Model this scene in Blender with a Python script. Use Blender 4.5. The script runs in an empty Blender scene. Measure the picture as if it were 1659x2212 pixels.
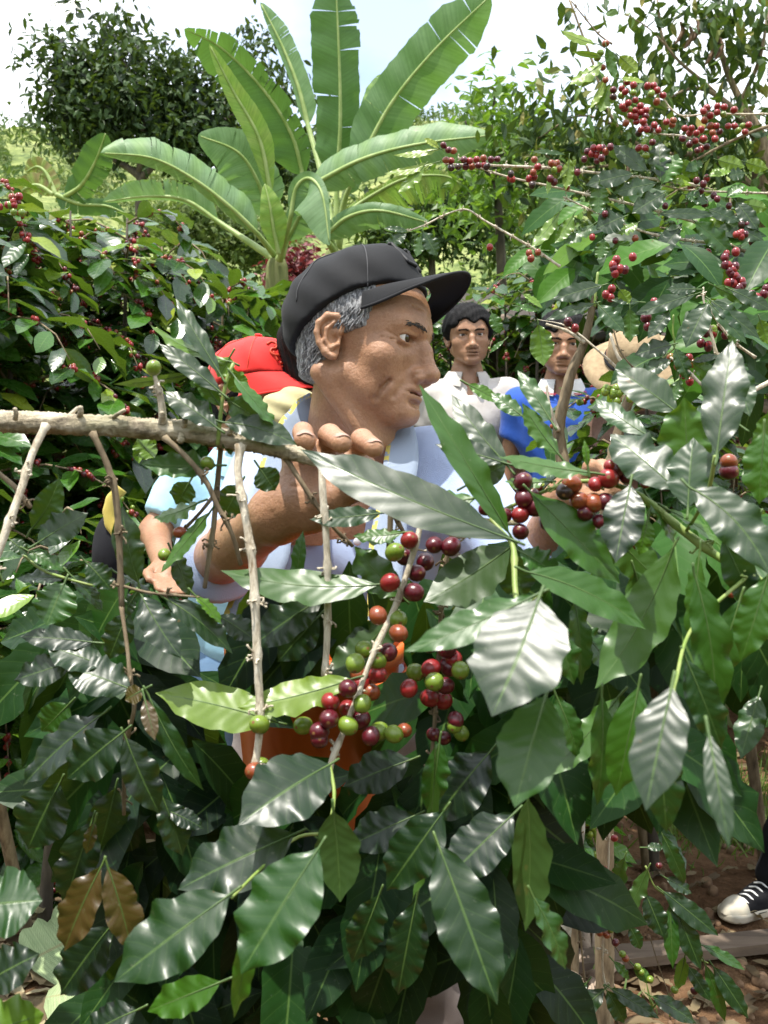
import bpy, math, random
import numpy as np
from math import radians, sin, cos, pi
from mathutils import Vector, Matrix

# ------------------------------------------------------------------ camera, sky, sun, exposure
SC = bpy.context.scene
COL = SC.collection
CAM_H, PITCH, FPX = 1.40, radians(6.0), 2171.0      # FPX: focal length for a picture 1659 x 2212
cam_data = bpy.data.cameras.new("camera")
cam = bpy.data.objects.new("camera", cam_data)
COL.objects.link(cam)
cam.location = (0, 0, CAM_H)
cam.rotation_euler = (pi / 2 - PITCH, 0, 0)
cam_data.sensor_fit = 'VERTICAL'
cam_data.sensor_height = 36.0
cam_data.lens = 36.0 * FPX / 2212.0
cam_data.clip_start = 0.05
cam_data.clip_end = 2000
cam_data.dof.use_dof = True
cam_data.dof.focus_distance = 1.5
cam_data.dof.aperture_fstop = 15.0
SC.camera = cam

SUN_EL, SUN_AZ = radians(78), radians(232)   # azimuth clockwise from +Y (the view direction): near the zenith, a little behind the camera and to the left
world = bpy.data.worlds.new("World")
SC.world = world
world.use_nodes = True
wn, wl = world.node_tree.nodes, world.node_tree.links
wn.clear()
w_out = wn.new('ShaderNodeOutputWorld'); w_bg = wn.new('ShaderNodeBackground')
w_bg.inputs['Strength'].default_value = 0.15
sky = wn.new('ShaderNodeTexSky'); sky.sky_type = 'NISHITA'; sky.sun_disc = False
sky.sun_elevation = SUN_EL; sky.sun_rotation = SUN_AZ; sky.air_density = 1.0; sky.dust_density = 0.4
# thin bright cloud cover with a few blue gaps, laid out by direction
tc = wn.new('ShaderNodeTexCoord'); mp = wn.new('ShaderNodeMapping'); mp.inputs['Scale'].default_value = (1, 1, 2.2)
mp.inputs['Location'].default_value = (0.35, 0.0, 0.15)
nz = wn.new('ShaderNodeTexNoise'); nz.inputs['Scale'].default_value = 2.6; nz.inputs['Detail'].default_value = 7
nz.inputs['Roughness'].default_value = 0.55
cr = wn.new('ShaderNodeValToRGB'); cr.color_ramp.elements[0].position = 0.36; cr.color_ramp.elements[1].position = 0.56
cr.color_ramp.elements[0].color = (.3, .3, .3, 1)
mx = wn.new('ShaderNodeMix'); mx.data_type = 'RGBA'
mx.inputs['B'].default_value = (8.8, 9.1, 9.6, 1)
wl.new(tc.outputs['Generated'], mp.inputs['Vector']); wl.new(mp.outputs['Vector'], nz.inputs['Vector'])
wl.new(nz.outputs['Fac'], cr.inputs['Fac']); # a wider gap of pale blue between the clouds ahead, about 22 degrees up
gd = wn.new('ShaderNodeVectorMath'); gd.operation = 'DISTANCE'; gd.inputs[1].default_value = (-.01, .94, .34)
gr = wn.new('ShaderNodeMapRange'); gr.inputs['From Min'].default_value = .05; gr.inputs['From Max'].default_value = .26; gr.inputs['To Min'].default_value = .25; gr.inputs['To Max'].default_value = 1.0
gm = wn.new('ShaderNodeMath'); gm.operation = 'MULTIPLY'
wl.new(tc.outputs['Generated'], gd.inputs[0]); wl.new(gd.outputs['Value'], gr.inputs['Value']); wl.new(gr.outputs[0], gm.inputs[0])
wl.new(cr.outputs['Color'], gm.inputs[1]); wl.new(gm.outputs[0], mx.inputs['Factor'])
wl.new(sky.outputs['Color'], mx.inputs['A']); wl.new(mx.outputs['Result'], w_bg.inputs['Color'])
wl.new(w_bg.outputs['Background'], w_out.inputs['Surface'])

sun_data = bpy.data.lights.new("sun", 'SUN')
sun_data.energy = 4.2; sun_data.angle = radians(0.6); sun_data.color = (1.0, 0.95, 0.86)
sun = bpy.data.objects.new("sun", sun_data); COL.objects.link(sun)
SUN_DIR = Vector((sin(SUN_AZ) * cos(SUN_EL), cos(SUN_AZ) * cos(SUN_EL), sin(SUN_EL)))
sun.rotation_euler = SUN_DIR.to_track_quat('Z', 'Y').to_euler()
SC.view_settings.view_transform = 'Standard'; SC.view_settings.look = 'None'
SC.view_settings.exposure = 0.75; SC.view_settings.gamma = 1.0
SC.cycles.max_bounces = 7; SC.cycles.diffuse_bounces = 3; SC.cycles.glossy_bounces = 3
SC.cycles.transmission_bounces = 4; SC.cycles.transparent_max_bounces = 4
SC.cycles.sample_clamp_indirect = 6.0
SC.cycles.use_denoising = True

_f = np.array([0, cos(PITCH), -sin(PITCH)]); _u = np.array([0, sin(PITCH), cos(PITCH)])
def P(x, y, d):
    """point seen at (x, y) of a 1659 x 2212 picture, d metres in front of the camera plane"""
    return np.array([0, 0, CAM_H]) + d * (_f + np.array([1, 0, 0]) * (x - 829.5) / FPX + _u * (1106 - y) / FPX)
def ground_at(x, y, z=0.0):
    r = _f + np.array([1, 0, 0]) * (x - 829.5) / FPX + _u * (1106 - y) / FPX
    return np.array([0, 0, CAM_H]) + r * ((z - CAM_H) / r[2])

# ------------------------------------------------------------------ materials
def new_mat(name):
    m = bpy.data.materials.new(name); m.use_nodes = True
    nt = m.node_tree; b = nt.nodes['Principled BSDF']
    return m, nt, b
def noise(nt, scale, detail=4, rough=.5, coord='Object', mapping=None):
    n = nt.nodes.new('ShaderNodeTexNoise'); n.inputs['Scale'].default_value = scale
    n.inputs['Detail'].default_value = detail; n.inputs['Roughness'].default_value = rough
    t = nt.nodes.new('ShaderNodeTexCoord'); src = t.outputs[coord]
    if mapping:
        mm = nt.nodes.new('ShaderNodeMapping'); mm.inputs['Scale'].default_value = mapping
        nt.links.new(src, mm.inputs['Vector']); src = mm.outputs['Vector']
    nt.links.new(src, n.inputs['Vector'])
    return n
def ramp(nt, fac, stops):
    r = nt.nodes.new('ShaderNodeValToRGB')
    while len(r.color_ramp.elements) < len(stops): r.color_ramp.elements.new(.5)
    for e, (p, c) in zip(r.color_ramp.elements, stops):
        e.position = p; e.color = (*c, 1) if len(c) == 3 else c
    nt.links.new(fac, r.inputs['Fac'])
    return r
def mixc(nt, fac, a, b, mode='MIX'):
    m = nt.nodes.new('ShaderNodeMix'); m.data_type = 'RGBA'; m.blend_type = mode
    for s, v in (('Factor', fac), ('A', a), ('B', b)):
        if isinstance(v, (int, float)): m.inputs[s].default_value = v
        elif isinstance(v, tuple): m.inputs[s].default_value = (*v, 1)
        else: nt.links.new(v, m.inputs[s])
    return m.outputs['Result']
def mth(nt, op, a, b=None, c=None):
    m = nt.nodes.new('ShaderNodeMath'); m.operation = op
    for i, v in enumerate((a, b, c)):
        if v is None: continue
        if isinstance(v, (int, float)): m.inputs[i].default_value = v
        else: nt.links.new(v, m.inputs[i])
    return m.outputs[0]
def bump(nt, b, height, strength, dist=.002):
    n = nt.nodes.new('ShaderNodeBump'); n.inputs['Strength'].default_value = strength; n.inputs['Distance'].default_value = dist
    nt.links.new(height, n.inputs['Height']); nt.links.new(n.outputs['Normal'], b.inputs['Normal'])
    return n
def attr(nt, name):
    a = nt.nodes.new('ShaderNodeAttribute'); a.attribute_name = name
    return a
def simple(name, col, col2=None, rough=.6, scale=40, bscale=None, bstr=.3, bdist=.002, spec=.5, coat=0):
    m, nt, b = new_mat(name)
    b.inputs['Roughness'].default_value = rough; b.inputs['Specular IOR Level'].default_value = spec
    b.inputs['Coat Weight'].default_value = coat
    n = noise(nt, scale)
    r = ramp(nt, n.outputs['Fac'], [(.3, col), (.7, col2 or col)])
    nt.links.new(r.outputs['Color'], b.inputs['Base Color'])
    if bscale:
        n2 = noise(nt, bscale, 5); bump(nt, b, n2.outputs['Fac'], bstr, bdist)
    return m

def leaf_mat(name, stops, fine=True, rough=.33, trans=.3, nveins=10, under=(.06, .11, .03), spec=.5, tcol=(.30, .48, .03), vein=(.11, .20, .045), dirt=.25, bstr=.24):
    """leaf: U runs base to tip, V across (0.5 midrib); 'tone' picks the hue, 'rnd' varies each leaf"""
    m, nt, b = new_mat(name)
    out = nt.nodes['Material Output']
    uv = nt.nodes.new('ShaderNodeUVMap'); sep = nt.nodes.new('ShaderNodeSeparateXYZ'); nt.links.new(uv.outputs['UV'], sep.inputs[0])
    U, V = sep.outputs[0], sep.outputs[1]
    a = mth(nt, 'MULTIPLY', mth(nt, 'ABSOLUTE', mth(nt, 'SUBTRACT', V, .5)), 2.0)
    tone = attr(nt, 'tone').outputs['Fac']
    base = ramp(nt, tone, stops).outputs['Color']
    n = noise(nt, 26, 3)
    if nveins > 50:
        cx = nt.nodes.new('ShaderNodeCombineXYZ'); nt.links.new(mth(nt, 'MULTIPLY', mth(nt, 'SUBTRACT', U, mth(nt, 'MULTIPLY', a, .05)), 90.), cx.inputs[0]); nt.links.new(V, cx.inputs[1])
        sn = nt.nodes.new('ShaderNodeTexNoise'); sn.inputs['Scale'].default_value = 1.; sn.inputs['Detail'].default_value = 3; nt.links.new(cx.outputs[0], sn.inputs['Vector'])
        base = mixc(nt, .8, base, ramp(nt, sn.outputs['Fac'], [(.3, (.62, .68, .62)), (.65, (1.2, 1.18, 1.15))]).outputs['Color'], 'MULTIPLY')
    base = mixc(nt, mth(nt, 'MULTIPLY', n.outputs['Fac'], .7), base, mixc(nt, 1.0, base, (.45, .6, .5), 'MULTIPLY'))
    if fine:
        wn_ = noise(nt, 18 if nveins < 30 else 3, 2)
        warp = mth(nt, 'MULTIPLY_ADD', wn_.outputs['Fac'], .9 if nveins < 30 else .2, -.3)
        c = mth(nt, 'FRACT', mth(nt, 'ADD', warp, mth(nt, 'SUBTRACT', mth(nt, 'MULTIPLY', U, float(nveins)), mth(nt, 'MULTIPLY', a, nveins * .16))))
        w = mth(nt, 'ABSOLUTE', mth(nt, 'SUBTRACT', c, .5))          # 0 between veins, .5 on the vein
        vl = nt.nodes.new('ShaderNodeMapRange'); vl.inputs['From Min'].default_value = .455; vl.inputs['From Max'].default_value = .5
        nt.links.new(w, vl.inputs['Value'])
        mid = nt.nodes.new('ShaderNodeMapRange'); mid.inputs['From Min'].default_value = .055; mid.inputs['From Max'].default_value = .02
        nt.links.new(a, mid.inputs['Value'])
        vm = mth(nt, 'MAXIMUM', mth(nt, 'MULTIPLY', vl.outputs[0], .22), mth(nt, 'MULTIPLY', mid.outputs[0], .6))
        base = mixc(nt, vm, base, vein)
        if dirt:
            d = noise(nt, 190, 6, .7); dr = ramp(nt, d.outputs['Fac'], [(.62, (0, 0, 0)), (.72, (1, 1, 1))])
            base = mixc(nt, mth(nt, 'MULTIPLY', dr.outputs['Color'], dirt), base, (.22, .24, .16))
            d2 = noise(nt, 35, 4, .6); dr2 = ramp(nt, d2.outputs['Fac'], [(.70, (0, 0, 0)), (.735, (1, 1, 1))])
            base = mixc(nt, mth(nt, 'MULTIPLY', dr2.outputs['Color'], .75), base, (.10, .06, .015))
        q = mth(nt, 'MULTIPLY_ADD', mth(nt, 'COSINE', mth(nt, 'MULTIPLY', c, 2 * pi)), -.5, .5)               # pillow between veins
        h = mth(nt, 'SUBTRACT', mth(nt, 'MULTIPLY', q, mth(nt, 'MULTIPLY_ADD', a, -.5, 1.0)), mth(nt, 'MULTIPLY', mid.outputs[0], .6))
        n3 = noise(nt, 120, 3); h = mth(nt, 'ADD', h, mth(nt, 'MULTIPLY', n3.outputs['Fac'], .5))
        bump(nt, b, h, bstr, .0016)
        rn = noise(nt, 60, 4); rr = mth(nt, 'MULTIPLY_ADD', rn.outputs['Fac'], .3, rough - .15)
        nt.links.new(rr, b.inputs['Roughness'])
    else:
        b.inputs['Roughness'].default_value = rough
    geo = nt.nodes.new('ShaderNodeNewGeometry')
    und = mixc(nt, mth(nt, 'MULTIPLY_ADD', tone, -.55, .65), base, under)
    base2 = mixc(nt, geo.outputs['Backfacing'], base, und)
    nt.links.new(base2, b.inputs['Base Color'])
    b.inputs['Specular IOR Level'].default_value = spec
    tr = nt.nodes.new('ShaderNodeBsdfTranslucent')
    tcc = mixc(nt, .5, base, tcol)
    nt.links.new(tcc, tr.inputs['Color'])
    ms = nt.nodes.new('ShaderNodeMixShader'); ms.inputs[0].default_value = trans
    nt.links.new(b.outputs[0], ms.inputs[1]); nt.links.new(tr.outputs[0], ms.inputs[2]); nt.links.new(ms.outputs[0], out.inputs['Surface'])
    return m

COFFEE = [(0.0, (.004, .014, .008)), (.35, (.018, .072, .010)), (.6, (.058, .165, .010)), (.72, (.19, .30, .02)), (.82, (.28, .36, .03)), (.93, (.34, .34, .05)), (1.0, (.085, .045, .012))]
M_LEAF = leaf_mat("coffee_leaf", COFFEE, dirt=.35, trans=.20, rough=.36, spec=.55, bstr=.10, nveins=9)
M_LEAF_FILL = leaf_mat("coffee_leaf_inner", COFFEE, dirt=.3, trans=.12, rough=.42, spec=.2, bstr=.12, nveins=9)
M_LEAF_BULK = leaf_mat("coffee_leaf_far", COFFEE, dirt=0, trans=.22, rough=.28, bstr=.2, spec=.8, nveins=8)
BAN = [(0.0, (.03, .09, .03)), (.35, (.09, .20, .06)), (.6, (.24, .36, .20)), (.8, (.28, .44, .08)), (.9, (.34, .46, .10)), (1.0, (.30, .2, .08))]
M_BANANA = leaf_mat("banana_leaf", BAN, dirt=0, trans=.38, rough=.5, nveins=60, under=(.14, .22, .09), vein=(.22, .32, .08), tcol=(.22, .42, .04), bstr=.3)
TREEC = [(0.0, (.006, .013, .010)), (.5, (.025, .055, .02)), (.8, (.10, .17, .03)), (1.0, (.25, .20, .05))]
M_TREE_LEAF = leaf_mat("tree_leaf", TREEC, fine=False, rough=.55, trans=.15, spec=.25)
M_BRIGHT_LEAF = leaf_mat("bright_leaf", [(0, (.07, .16, .02)), (1, (.2, .36, .04))], fine=False, rough=.45, trans=.4)
M_DRY = leaf_mat("dry_leaf", [(0, (.11, .07, .035)), (.6, (.34, .25, .14)), (1, (.55, .47, .30))], fine=False, rough=.8, trans=.15, under=(.35, .27, .16), tcol=(.4, .3, .12))

def bark(name, c1, c2, c3, sc=60, stretch=(1, 1, 1), b=.9, moss=0):
    m, nt, bs = new_mat(name); bs.inputs['Roughness'].default_value = .85
    n = noise(nt, sc, 8, .65, mapping=stretch)
    r = ramp(nt, n.outputs['Fac'], [(.3, c1), (.5, c2), (.72, c3)])
    col = r.outputs['Color']
    if moss:
        n2 = noise(nt, 14, 5, .6); r2 = ramp(nt, n2.outputs['Fac'], [(.5, (0, 0, 0)), (.62, (1, 1, 1))])
        col = mixc(nt, mth(nt, 'MULTIPLY', r2.outputs['Color'], moss), col, (.12, .13, .035))
    nt.links.new(col, bs.inputs['Base Color'])
    bump(nt, bs, n.outputs['Fac'], b, .004)
    return m
M_BARK = bark("pale_bark", (.06, .045, .028), (.44, .37, .26), (.64, .58, .45), 130, (.28, 1, 1), 1.0, .45)
M_TWIG = bark("twig_bark", (.24, .18, .11), (.60, .53, .41), (.78, .73, .62), 150, (1, 1, .25), .8)
M_TWIG_DARK = bark("dark_twig_bark", (.07, .05, .03), (.20, .15, .09), (.32, .26, .17), 60, (1, 1, .25), .6)
M_PETIOLE = simple("petiole", (.045, .095, .02), (.09, .15, .03), .5, 60)
M_STEM_GREEN = simple("green_stem", (.16, .26, .04), (.28, .34, .10), .5, 60)
M_LICHEN = bark("lichen_bark", (.12, .10, .08), (.33, .32, .27), (.60, .60, .54), 70, (1, 1, .4), .9, .2)
M_WOOD_DARK = bark("dark_bark", (.03, .025, .02), (.08, .065, .05), (.14, .12, .09), 20, (1, 1, .3), .8)

# ------------------------------------------------------------------ object helpers
OFF = {}
def reg(o, off): OFF[o.name] = np.array(off, float)
def tagp(o, label=None, cat=None, group=None, kind=None):
    if label: o['label'] = label
    if cat: o['category'] = cat
    if group: o['group'] = group
    if kind: o['kind'] = kind
    return o
def thing(name, base, label, cat, group=None):
    o = bpy.data.objects.new(name, None); COL.objects.link(o)
    o.empty_display_size = .05
    o.location = [float(v) for v in base]; reg(o, base)
    return tagp(o, label, cat, group)
def obj(name, verts, faces, mat, parent=None, smooth=True, uvs=None, attrs=None, mats=None, matidx=None, base=None):
    """one mesh object; verts in world coordinates"""
    v = np.asarray(verts, dtype=np.float64).reshape(-1, 3)
    if parent is not None: off = OFF[parent.name]
    elif base is not None: off = np.array(base, float)
    else: off = np.zeros(3)
    me = bpy.data.meshes.new(name)
    if isinstance(faces, np.ndarray):
        nf, k = faces.shape
        me.vertices.add(len(v)); me.vertices.foreach_set('co', (v - off).astype(np.float32).ravel())
        me.loops.add(nf * k); me.loops.foreach_set('vertex_index', faces.astype(np.int32).ravel())
        me.polygons.add(nf); me.polygons.foreach_set('loop_start', np.arange(0, nf * k, k, dtype=np.int32))
        me.polygons.foreach_set('loop_total', np.full(nf, k, dtype=np.int32))
        me.update(calc_edges=True)
    else:
        me.from_pydata((v - off).tolist(), [], [tuple(int(i) for i in f) for f in faces])
    me.validate(clean_customdata=False)
    if uvs is not None:
        ul = me.uv_layers.new(name='UVMap')
        vi = np.zeros(len(me.loops), dtype=np.int32); me.loops.foreach_get('vertex_index', vi)
        ul.data.foreach_set('uv', np.asarray(uvs, dtype=np.float32)[vi].ravel())
    for k, arr in (attrs or {}).items():
        at = me.attributes.new(k, 'FLOAT', 'POINT'); at.data.foreach_set('value', np.asarray(arr, dtype=np.float32))
    if mats:
        for mm in mats: me.materials.append(mm)
        if matidx is not None: me.polygons.foreach_set('material_index', np.asarray(matidx, dtype=np.int32))
    else: me.materials.append(mat)
    me.polygons.foreach_set('use_smooth', np.full(len(me.polygons), bool(smooth)))
    me.update()
    o = bpy.data.objects.new(name, me); COL.objects.link(o)
    if parent is not None: o.parent = parent
    elif base is not None: o.location = [float(x) for x in base]
    reg(o, off)
    return o

def unit(v):
    v = np.asarray(v, float); return v / (np.linalg.norm(v) + 1e-12)
def spline(pts, n):
    """Catmull-Rom through pts (rows may hold extra columns), n samples"""
    p = np.asarray(pts, float)
    if len(p) < 2: return p
    seg = np.r_[0, np.cumsum(np.linalg.norm(np.diff(p[:, :3], axis=0), axis=1) ** .5 + 1e-9)]
    t = np.linspace(0, seg[-1], n); out = np.zeros((n, p.shape[1]))
    m = np.zeros_like(p)
    m[1:-1] = (p[2:] - p[:-2]) / (seg[2:] - seg[:-2])[:, None]
    m[0] = (p[1] - p[0]) / (seg[1] - seg[0]); m[-1] = (p[-1] - p[-2]) / (seg[-1] - seg[-2])
    i = np.clip(np.searchsorted(seg, t, 'right') - 1, 0, len(p) - 2)
    h = (seg[i + 1] - seg[i])[:, None]; s = ((t - seg[i]) / h[:, 0])[:, None]
    return ((2 * s**3 - 3 * s**2 + 1) * p[i] + (s**3 - 2 * s**2 + s) * h * m[i] + (-2 * s**3 + 3 * s**2) * p[i + 1] + (s**3 - s**2) * h * m[i + 1])
def frames(c, up=(0, 0, 1)):
    t = np.gradient(c, axis=0); t /= np.linalg.norm(t, axis=1)[:, None] + 1e-12
    up = np.array(up, float)
    if abs(t[0] @ up) > .95: up = np.array([0, 1., 0])
    s = np.zeros_like(c); s[0] = unit(np.cross(up, t[0]))
    for i in range(1, len(c)):
        v = s[i - 1] - t[i] * (s[i - 1] @ t[i]); s[i] = unit(v)
    n = np.cross(t, s)
    return t, s, n
def tube(pts, radii=None, k=10, n=None, knob=0, seed=0, nodes=0, cap=True):
    """pts rows x,y,z,(r). returns verts, faces of a tube with rounded ends; knob roughens it; nodes>0 swells it at intervals"""
    p = np.asarray(pts, float)
    if radii is not None: p = np.c_[p[:, :3], np.broadcast_to(radii, len(p))]
    if n is None: n = max(6, int(3 * len(p)))
    q = spline(p, n) if len(p) > 2 or n > 2 else p
    c, r = q[:, :3], np.maximum(q[:, 3], 1e-5)
    rng = np.random.default_rng(seed)
    t, s, nn = frames(c)
    if nodes:
        L = np.r_[0, np.cumsum(np.linalg.norm(np.diff(c, axis=0), axis=1))]
        ph = (L / nodes) % 1.0; r = r * (1 + .38 * np.exp(-((np.minimum(ph, 1 - ph)) / .09) ** 2))
    a = np.linspace(0, 2 * pi, k, endpoint=False)
    rr = r[:, None] * (1 + (knob * rng.normal(0, 1, (n, k)) if knob else 0))
    v = c[:, None, :] + rr[..., None] * (np.cos(a)[None, :, None] * s[:, None, :] + np.sin(a)[None, :, None] * nn[:, None, :])
    v = v.reshape(-1, 3)
    i = np.arange(n - 1)[:, None] * k; j = np.arange(k)[None, :]; j2 = (j + 1) % k
    f = np.stack([i + j, i + j2, i + k + j2, i + k + j], -1).reshape(-1, 4)
    if cap:
        b0 = len(v); v = np.vstack([v, c[0] - t[0] * r[0] * .5, c[-1] + t[-1] * r[-1] * .5])
        f0 = np.array([[b0, (q_ + 1) % k, q_, q_] for q_ in range(k)]); f1 = np.array([[b0 + 1, (n - 1) * k + q_, (n - 1) * k + (q_ + 1) % k, (n - 1) * k + (q_ + 1) % k] for q_ in range(k)])
        fl = [tuple(x) for x in f] + [tuple(x[:3]) for x in f0] + [tuple(x[:3]) for x in f1]
        return v, fl
    return v, f
def join(parts):
    V, F, n = [], [], 0
    for v, f in parts:
        V.append(np.asarray(v)); F += [tuple(int(i) + n for i in q) for q in f]; n += len(v)
    return np.vstack(V), F

# ------------------------------------------------------------------ leaves
PU = [0, .04, .10, .22, .38, .55, .70, .82, .90, .96, 1.0]
PW = [.03, .10, .36, .76, .97, 1.0, .88, .60, .30, .11, .0]
def leaf_arrays(B, T, W, nrm, bend=0., side=0., fold=.25, wave=.10, nw=6, seed=0, nu=20, nv=4, twist=0., petiole=True, prof=None, rough=0.):
    """coffee leaf from B to T, full width W; nrm = upper face direction; bend bows it, side curves it, twist turns it (rad)"""
    B, T = np.asarray(B, float), np.asarray(T, float); L = np.linalg.norm(T - B)
    d = (T - B) / L; n = np.asarray(nrm, float); n = unit(n - d * (n @ d)); s = np.cross(n, d)
    rng = np.random.default_rng(seed)
    u = np.linspace(0, 1, nu + 1)
    M = (B + T) / 2 + n * bend * L + s * side * L
    c = ((1 - u)**2)[:, None] * B + (2 * u * (1 - u))[:, None] * M + (u**2)[:, None] * T
    t = np.gradient(c, axis=0); t /= np.linalg.norm(t, axis=1)[:, None]
    S = np.cross(n[None], t); S /= np.linalg.norm(S, axis=1)[:, None]; N = np.cross(t, S)
    tw = twist * (u - .3); ct, st = np.cos(tw)[:, None], np.sin(tw)[:, None]
    S, N = S * ct + N * st, N * ct - S * st
    w = np.interp(u, PU, PW) if prof is None else np.interp(u, *prof)
    w = w * W / 2 * (1 + .04 * np.sin(u * 17 + seed))
    v = np.linspace(-1, 1, 2 * nv + 1)
    ph = rng.uniform(0, 6.28, 2); fr = nw * 2 * pi * rng.uniform(.85, 1.15, 2)
    wavy = np.where(v[None, :] < 0, np.sin(u[:, None] * fr[0] + ph[0]), np.sin(u[:, None] * fr[1] + ph[1]))
    wavy = wavy * (.55 + .45 * np.sin(u * 7 + ph[0]))[:, None] + .35 * np.sin(u * fr[0] * 1.7 + ph[1])[:, None]
    av = np.abs(v)[None, :]
    lat = v[None, :] * w[:, None] * (cos(fold) + .06 * wavy * av)
    hgt = av * w[:, None] * sin(fold) - .25 * fold * av**2 * w[:, None] + wave * W / 2 * wavy * av**2.2 * np.sqrt(np.clip(w[:, None] / (W / 2), 0, 1))
    X = c[:, None, :] + S[:, None, :] * lat[..., None] + N[:, None, :] * hgt[..., None]
    k = 2 * nv + 1
    i = np.arange(nu)[:, None] * k; j = np.arange(k - 1)[None, :]
    F = np.stack([i + j, i + k + j, i + k + j + 1, i + j + 1], -1).reshape(-1, 4)   # normal along N
    UV = np.stack(np.broadcast_arrays(u[:, None], (v[None, :] + 1) / 2), -1).reshape(-1, 2)
    return X.reshape(-1, 3), F, UV
class Leaves:
    def __init__(s): s.v, s.f, s.uv, s.t, s.n = [], [], [], [], 0
    def add(s, arr, tone):
        v, f, uv = arr; s.v.append(v); s.f.append(f + s.n); s.uv.append(uv); s.t.append(np.full(len(v), tone)); s.n += len(v)
    def build(s, name, mat, parent=None, **kw):
        if not s.v: return None
        return obj(name, np.vstack(s.v), np.vstack(s.f), mat, parent, uvs=np.vstack(s.uv), attrs={'tone': np.concatenate(s.t)}, **kw)
CAMP = np.array([0, 0, CAM_H])
def facing(Bp, Tp, roll, up=.55):
    """leaf normal turned to the viewer and the sky, then rolled about the leaf axis (degrees)"""
    d = unit(Tp - Bp); v = unit(CAMP - (Bp + Tp) / 2) + np.array([0, 0, up]); n = unit(v - d * (v @ d)); s = np.cross(n, d)
    r = radians(roll); return n * cos(r) + s * sin(r)
# ------------------------------------------------------------------ organic bodies: distance fields turned into one continuous mesh
def smin(a, b, k):
    if k <= 0: return np.minimum(a, b)
    h = np.maximum(k - np.abs(a - b), 0) / k
    return np.minimum(a, b) - h * h * k * .25
def smax(a, b, k): return -smin(-a, -b, k)
def ell(p, c, r, R=None):
    q = p - np.array(c, np.float32)
    if R is not None: q = q @ np.array(R, np.float32)
    r = np.array(r, np.float32)
    k0 = np.sqrt(((q / r)**2).sum(-1)); k1 = np.sqrt(((q / (r * r))**2).sum(-1)) + 1e-6
    return k0 * (k0 - 1) / k1
def sph(p, c, r): return np.sqrt(((p - np.array(c, np.float32))**2).sum(-1)) - r
def cone(p, a, b, ra, rb):
    a = np.array(a, np.float32); b = np.array(b, np.float32); ab = b - a
    t = np.clip(((p - a) @ ab) / (ab @ ab + 1e-9), 0, 1)
    return np.sqrt(((p - a - t[:, None] * ab)**2).sum(-1)) - (ra + (rb - ra) * t)
def chain(p, pts, k=.01):
    d = None
    for (a, ra), (b, rb) in zip(pts[:-1], pts[1:]):
        q = cone(p, a, b, ra, rb); d = q if d is None else smin(d, q, k)
    return d
def surface(fn, lo, hi, h):
    """naive surface nets; fn maps (n,3) to distances; far blocks are skipped"""
    lo, hi = np.array(lo, float), np.array(hi, float)
    n = np.ceil((hi - lo) / h).astype(int) + 1; B = 6; nb = -(-n // B); n = nb * B
    g = [lo[i] + h * (np.arange(nb[i]) * B + (B - 1) / 2) for i in range(3)]
    cg = np.stack(np.meshgrid(*g, indexing='ij'), -1).reshape(-1, 3).astype(np.float32)
    cd = fn(cg).reshape(nb)
    act = np.abs(cd) < h * B * 1.6
    V = np.repeat(np.repeat(np.repeat(cd, B, 0), B, 1), B, 2).astype(np.float32)
    M = np.repeat(np.repeat(np.repeat(act, B, 0), B, 1), B, 2)
    idx = np.argwhere(M)
    for s in range(0, len(idx), 400000):
        q = idx[s:s + 400000]; V[q[:, 0], q[:, 1], q[:, 2]] = fn((lo + q * h).astype(np.float32))
    S = V < 0
    cs = [S[a:n[0] - 1 + a, b:n[1] - 1 + b, c:n[2] - 1 + c] for a in (0, 1) for b in (0, 1) for c in (0, 1)]
    cnt = sum(c.astype(np.int8) for c in cs); cell = (cnt > 0) & (cnt < 8)
    ci = np.argwhere(cell); num = np.full(cell.shape, -1, np.int64); num[cell] = np.arange(len(ci))
    acc = np.zeros((len(ci), 3)); w = np.zeros(len(ci))
    for ax in range(3):
        o1, o2 = [a for a in range(3) if a != ax]
        for b in (0, 1):
            for c in (0, 1):
                s = np.zeros(3, int); s[o1] = b; s[o2] = c; e = s.copy(); e[ax] = 1
                v0 = V[tuple((ci + s).T)]; v1 = V[tuple((ci + e).T)]; m = (v0 < 0) != (v1 < 0)
                t = np.where(m, v0 / np.where(m, v0 - v1, 1), 0)
                q = np.broadcast_to(s.astype(float), (len(ci), 3)).copy(); q[:, ax] += t
                acc += q * m[:, None]; w += m
    P3 = lo + (ci + acc / np.maximum(w, 1)[:, None]) * h
    F = []
    for ax in range(3):
        o1, o2 = (ax + 1) % 3, (ax + 2) % 3
        sl0 = [slice(None)] * 3; sl1 = [slice(None)] * 3; sl0[ax] = slice(0, -1); sl1[ax] = slice(1, None)
        a, b = S[tuple(sl0)], S[tuple(sl1)]
        e = np.argwhere(a != b); e = e[(e[:, o1] > 0) & (e[:, o2] > 0) & (e[:, o1] < n[o1] - 1) & (e[:, o2] < n[o2] - 1) & (e[:, ax] < n[ax] - 1)]
        d1 = np.zeros(3, int); d1[o1] = 1; d2 = np.zeros(3, int); d2[o2] = 1
        q = np.stack([num[tuple((e - d1 - d2).T)], num[tuple((e - d2).T)], num[tuple(e.T)], num[tuple((e - d1).T)]], -1)
        ins = a[tuple(e.T)]; q[~ins] = q[~ins][:, ::-1]; F.append(q)
    F = np.vstack(F); F = F[(F >= 0).all(1)]
    return P3, F
def merge(parts):
    V, F, n = [], [], 0
    for v, f in parts: V.append(v); F.append(np.asarray(f) + n); n += len(v)
    return np.vstack(V), np.vstack(F)

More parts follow.
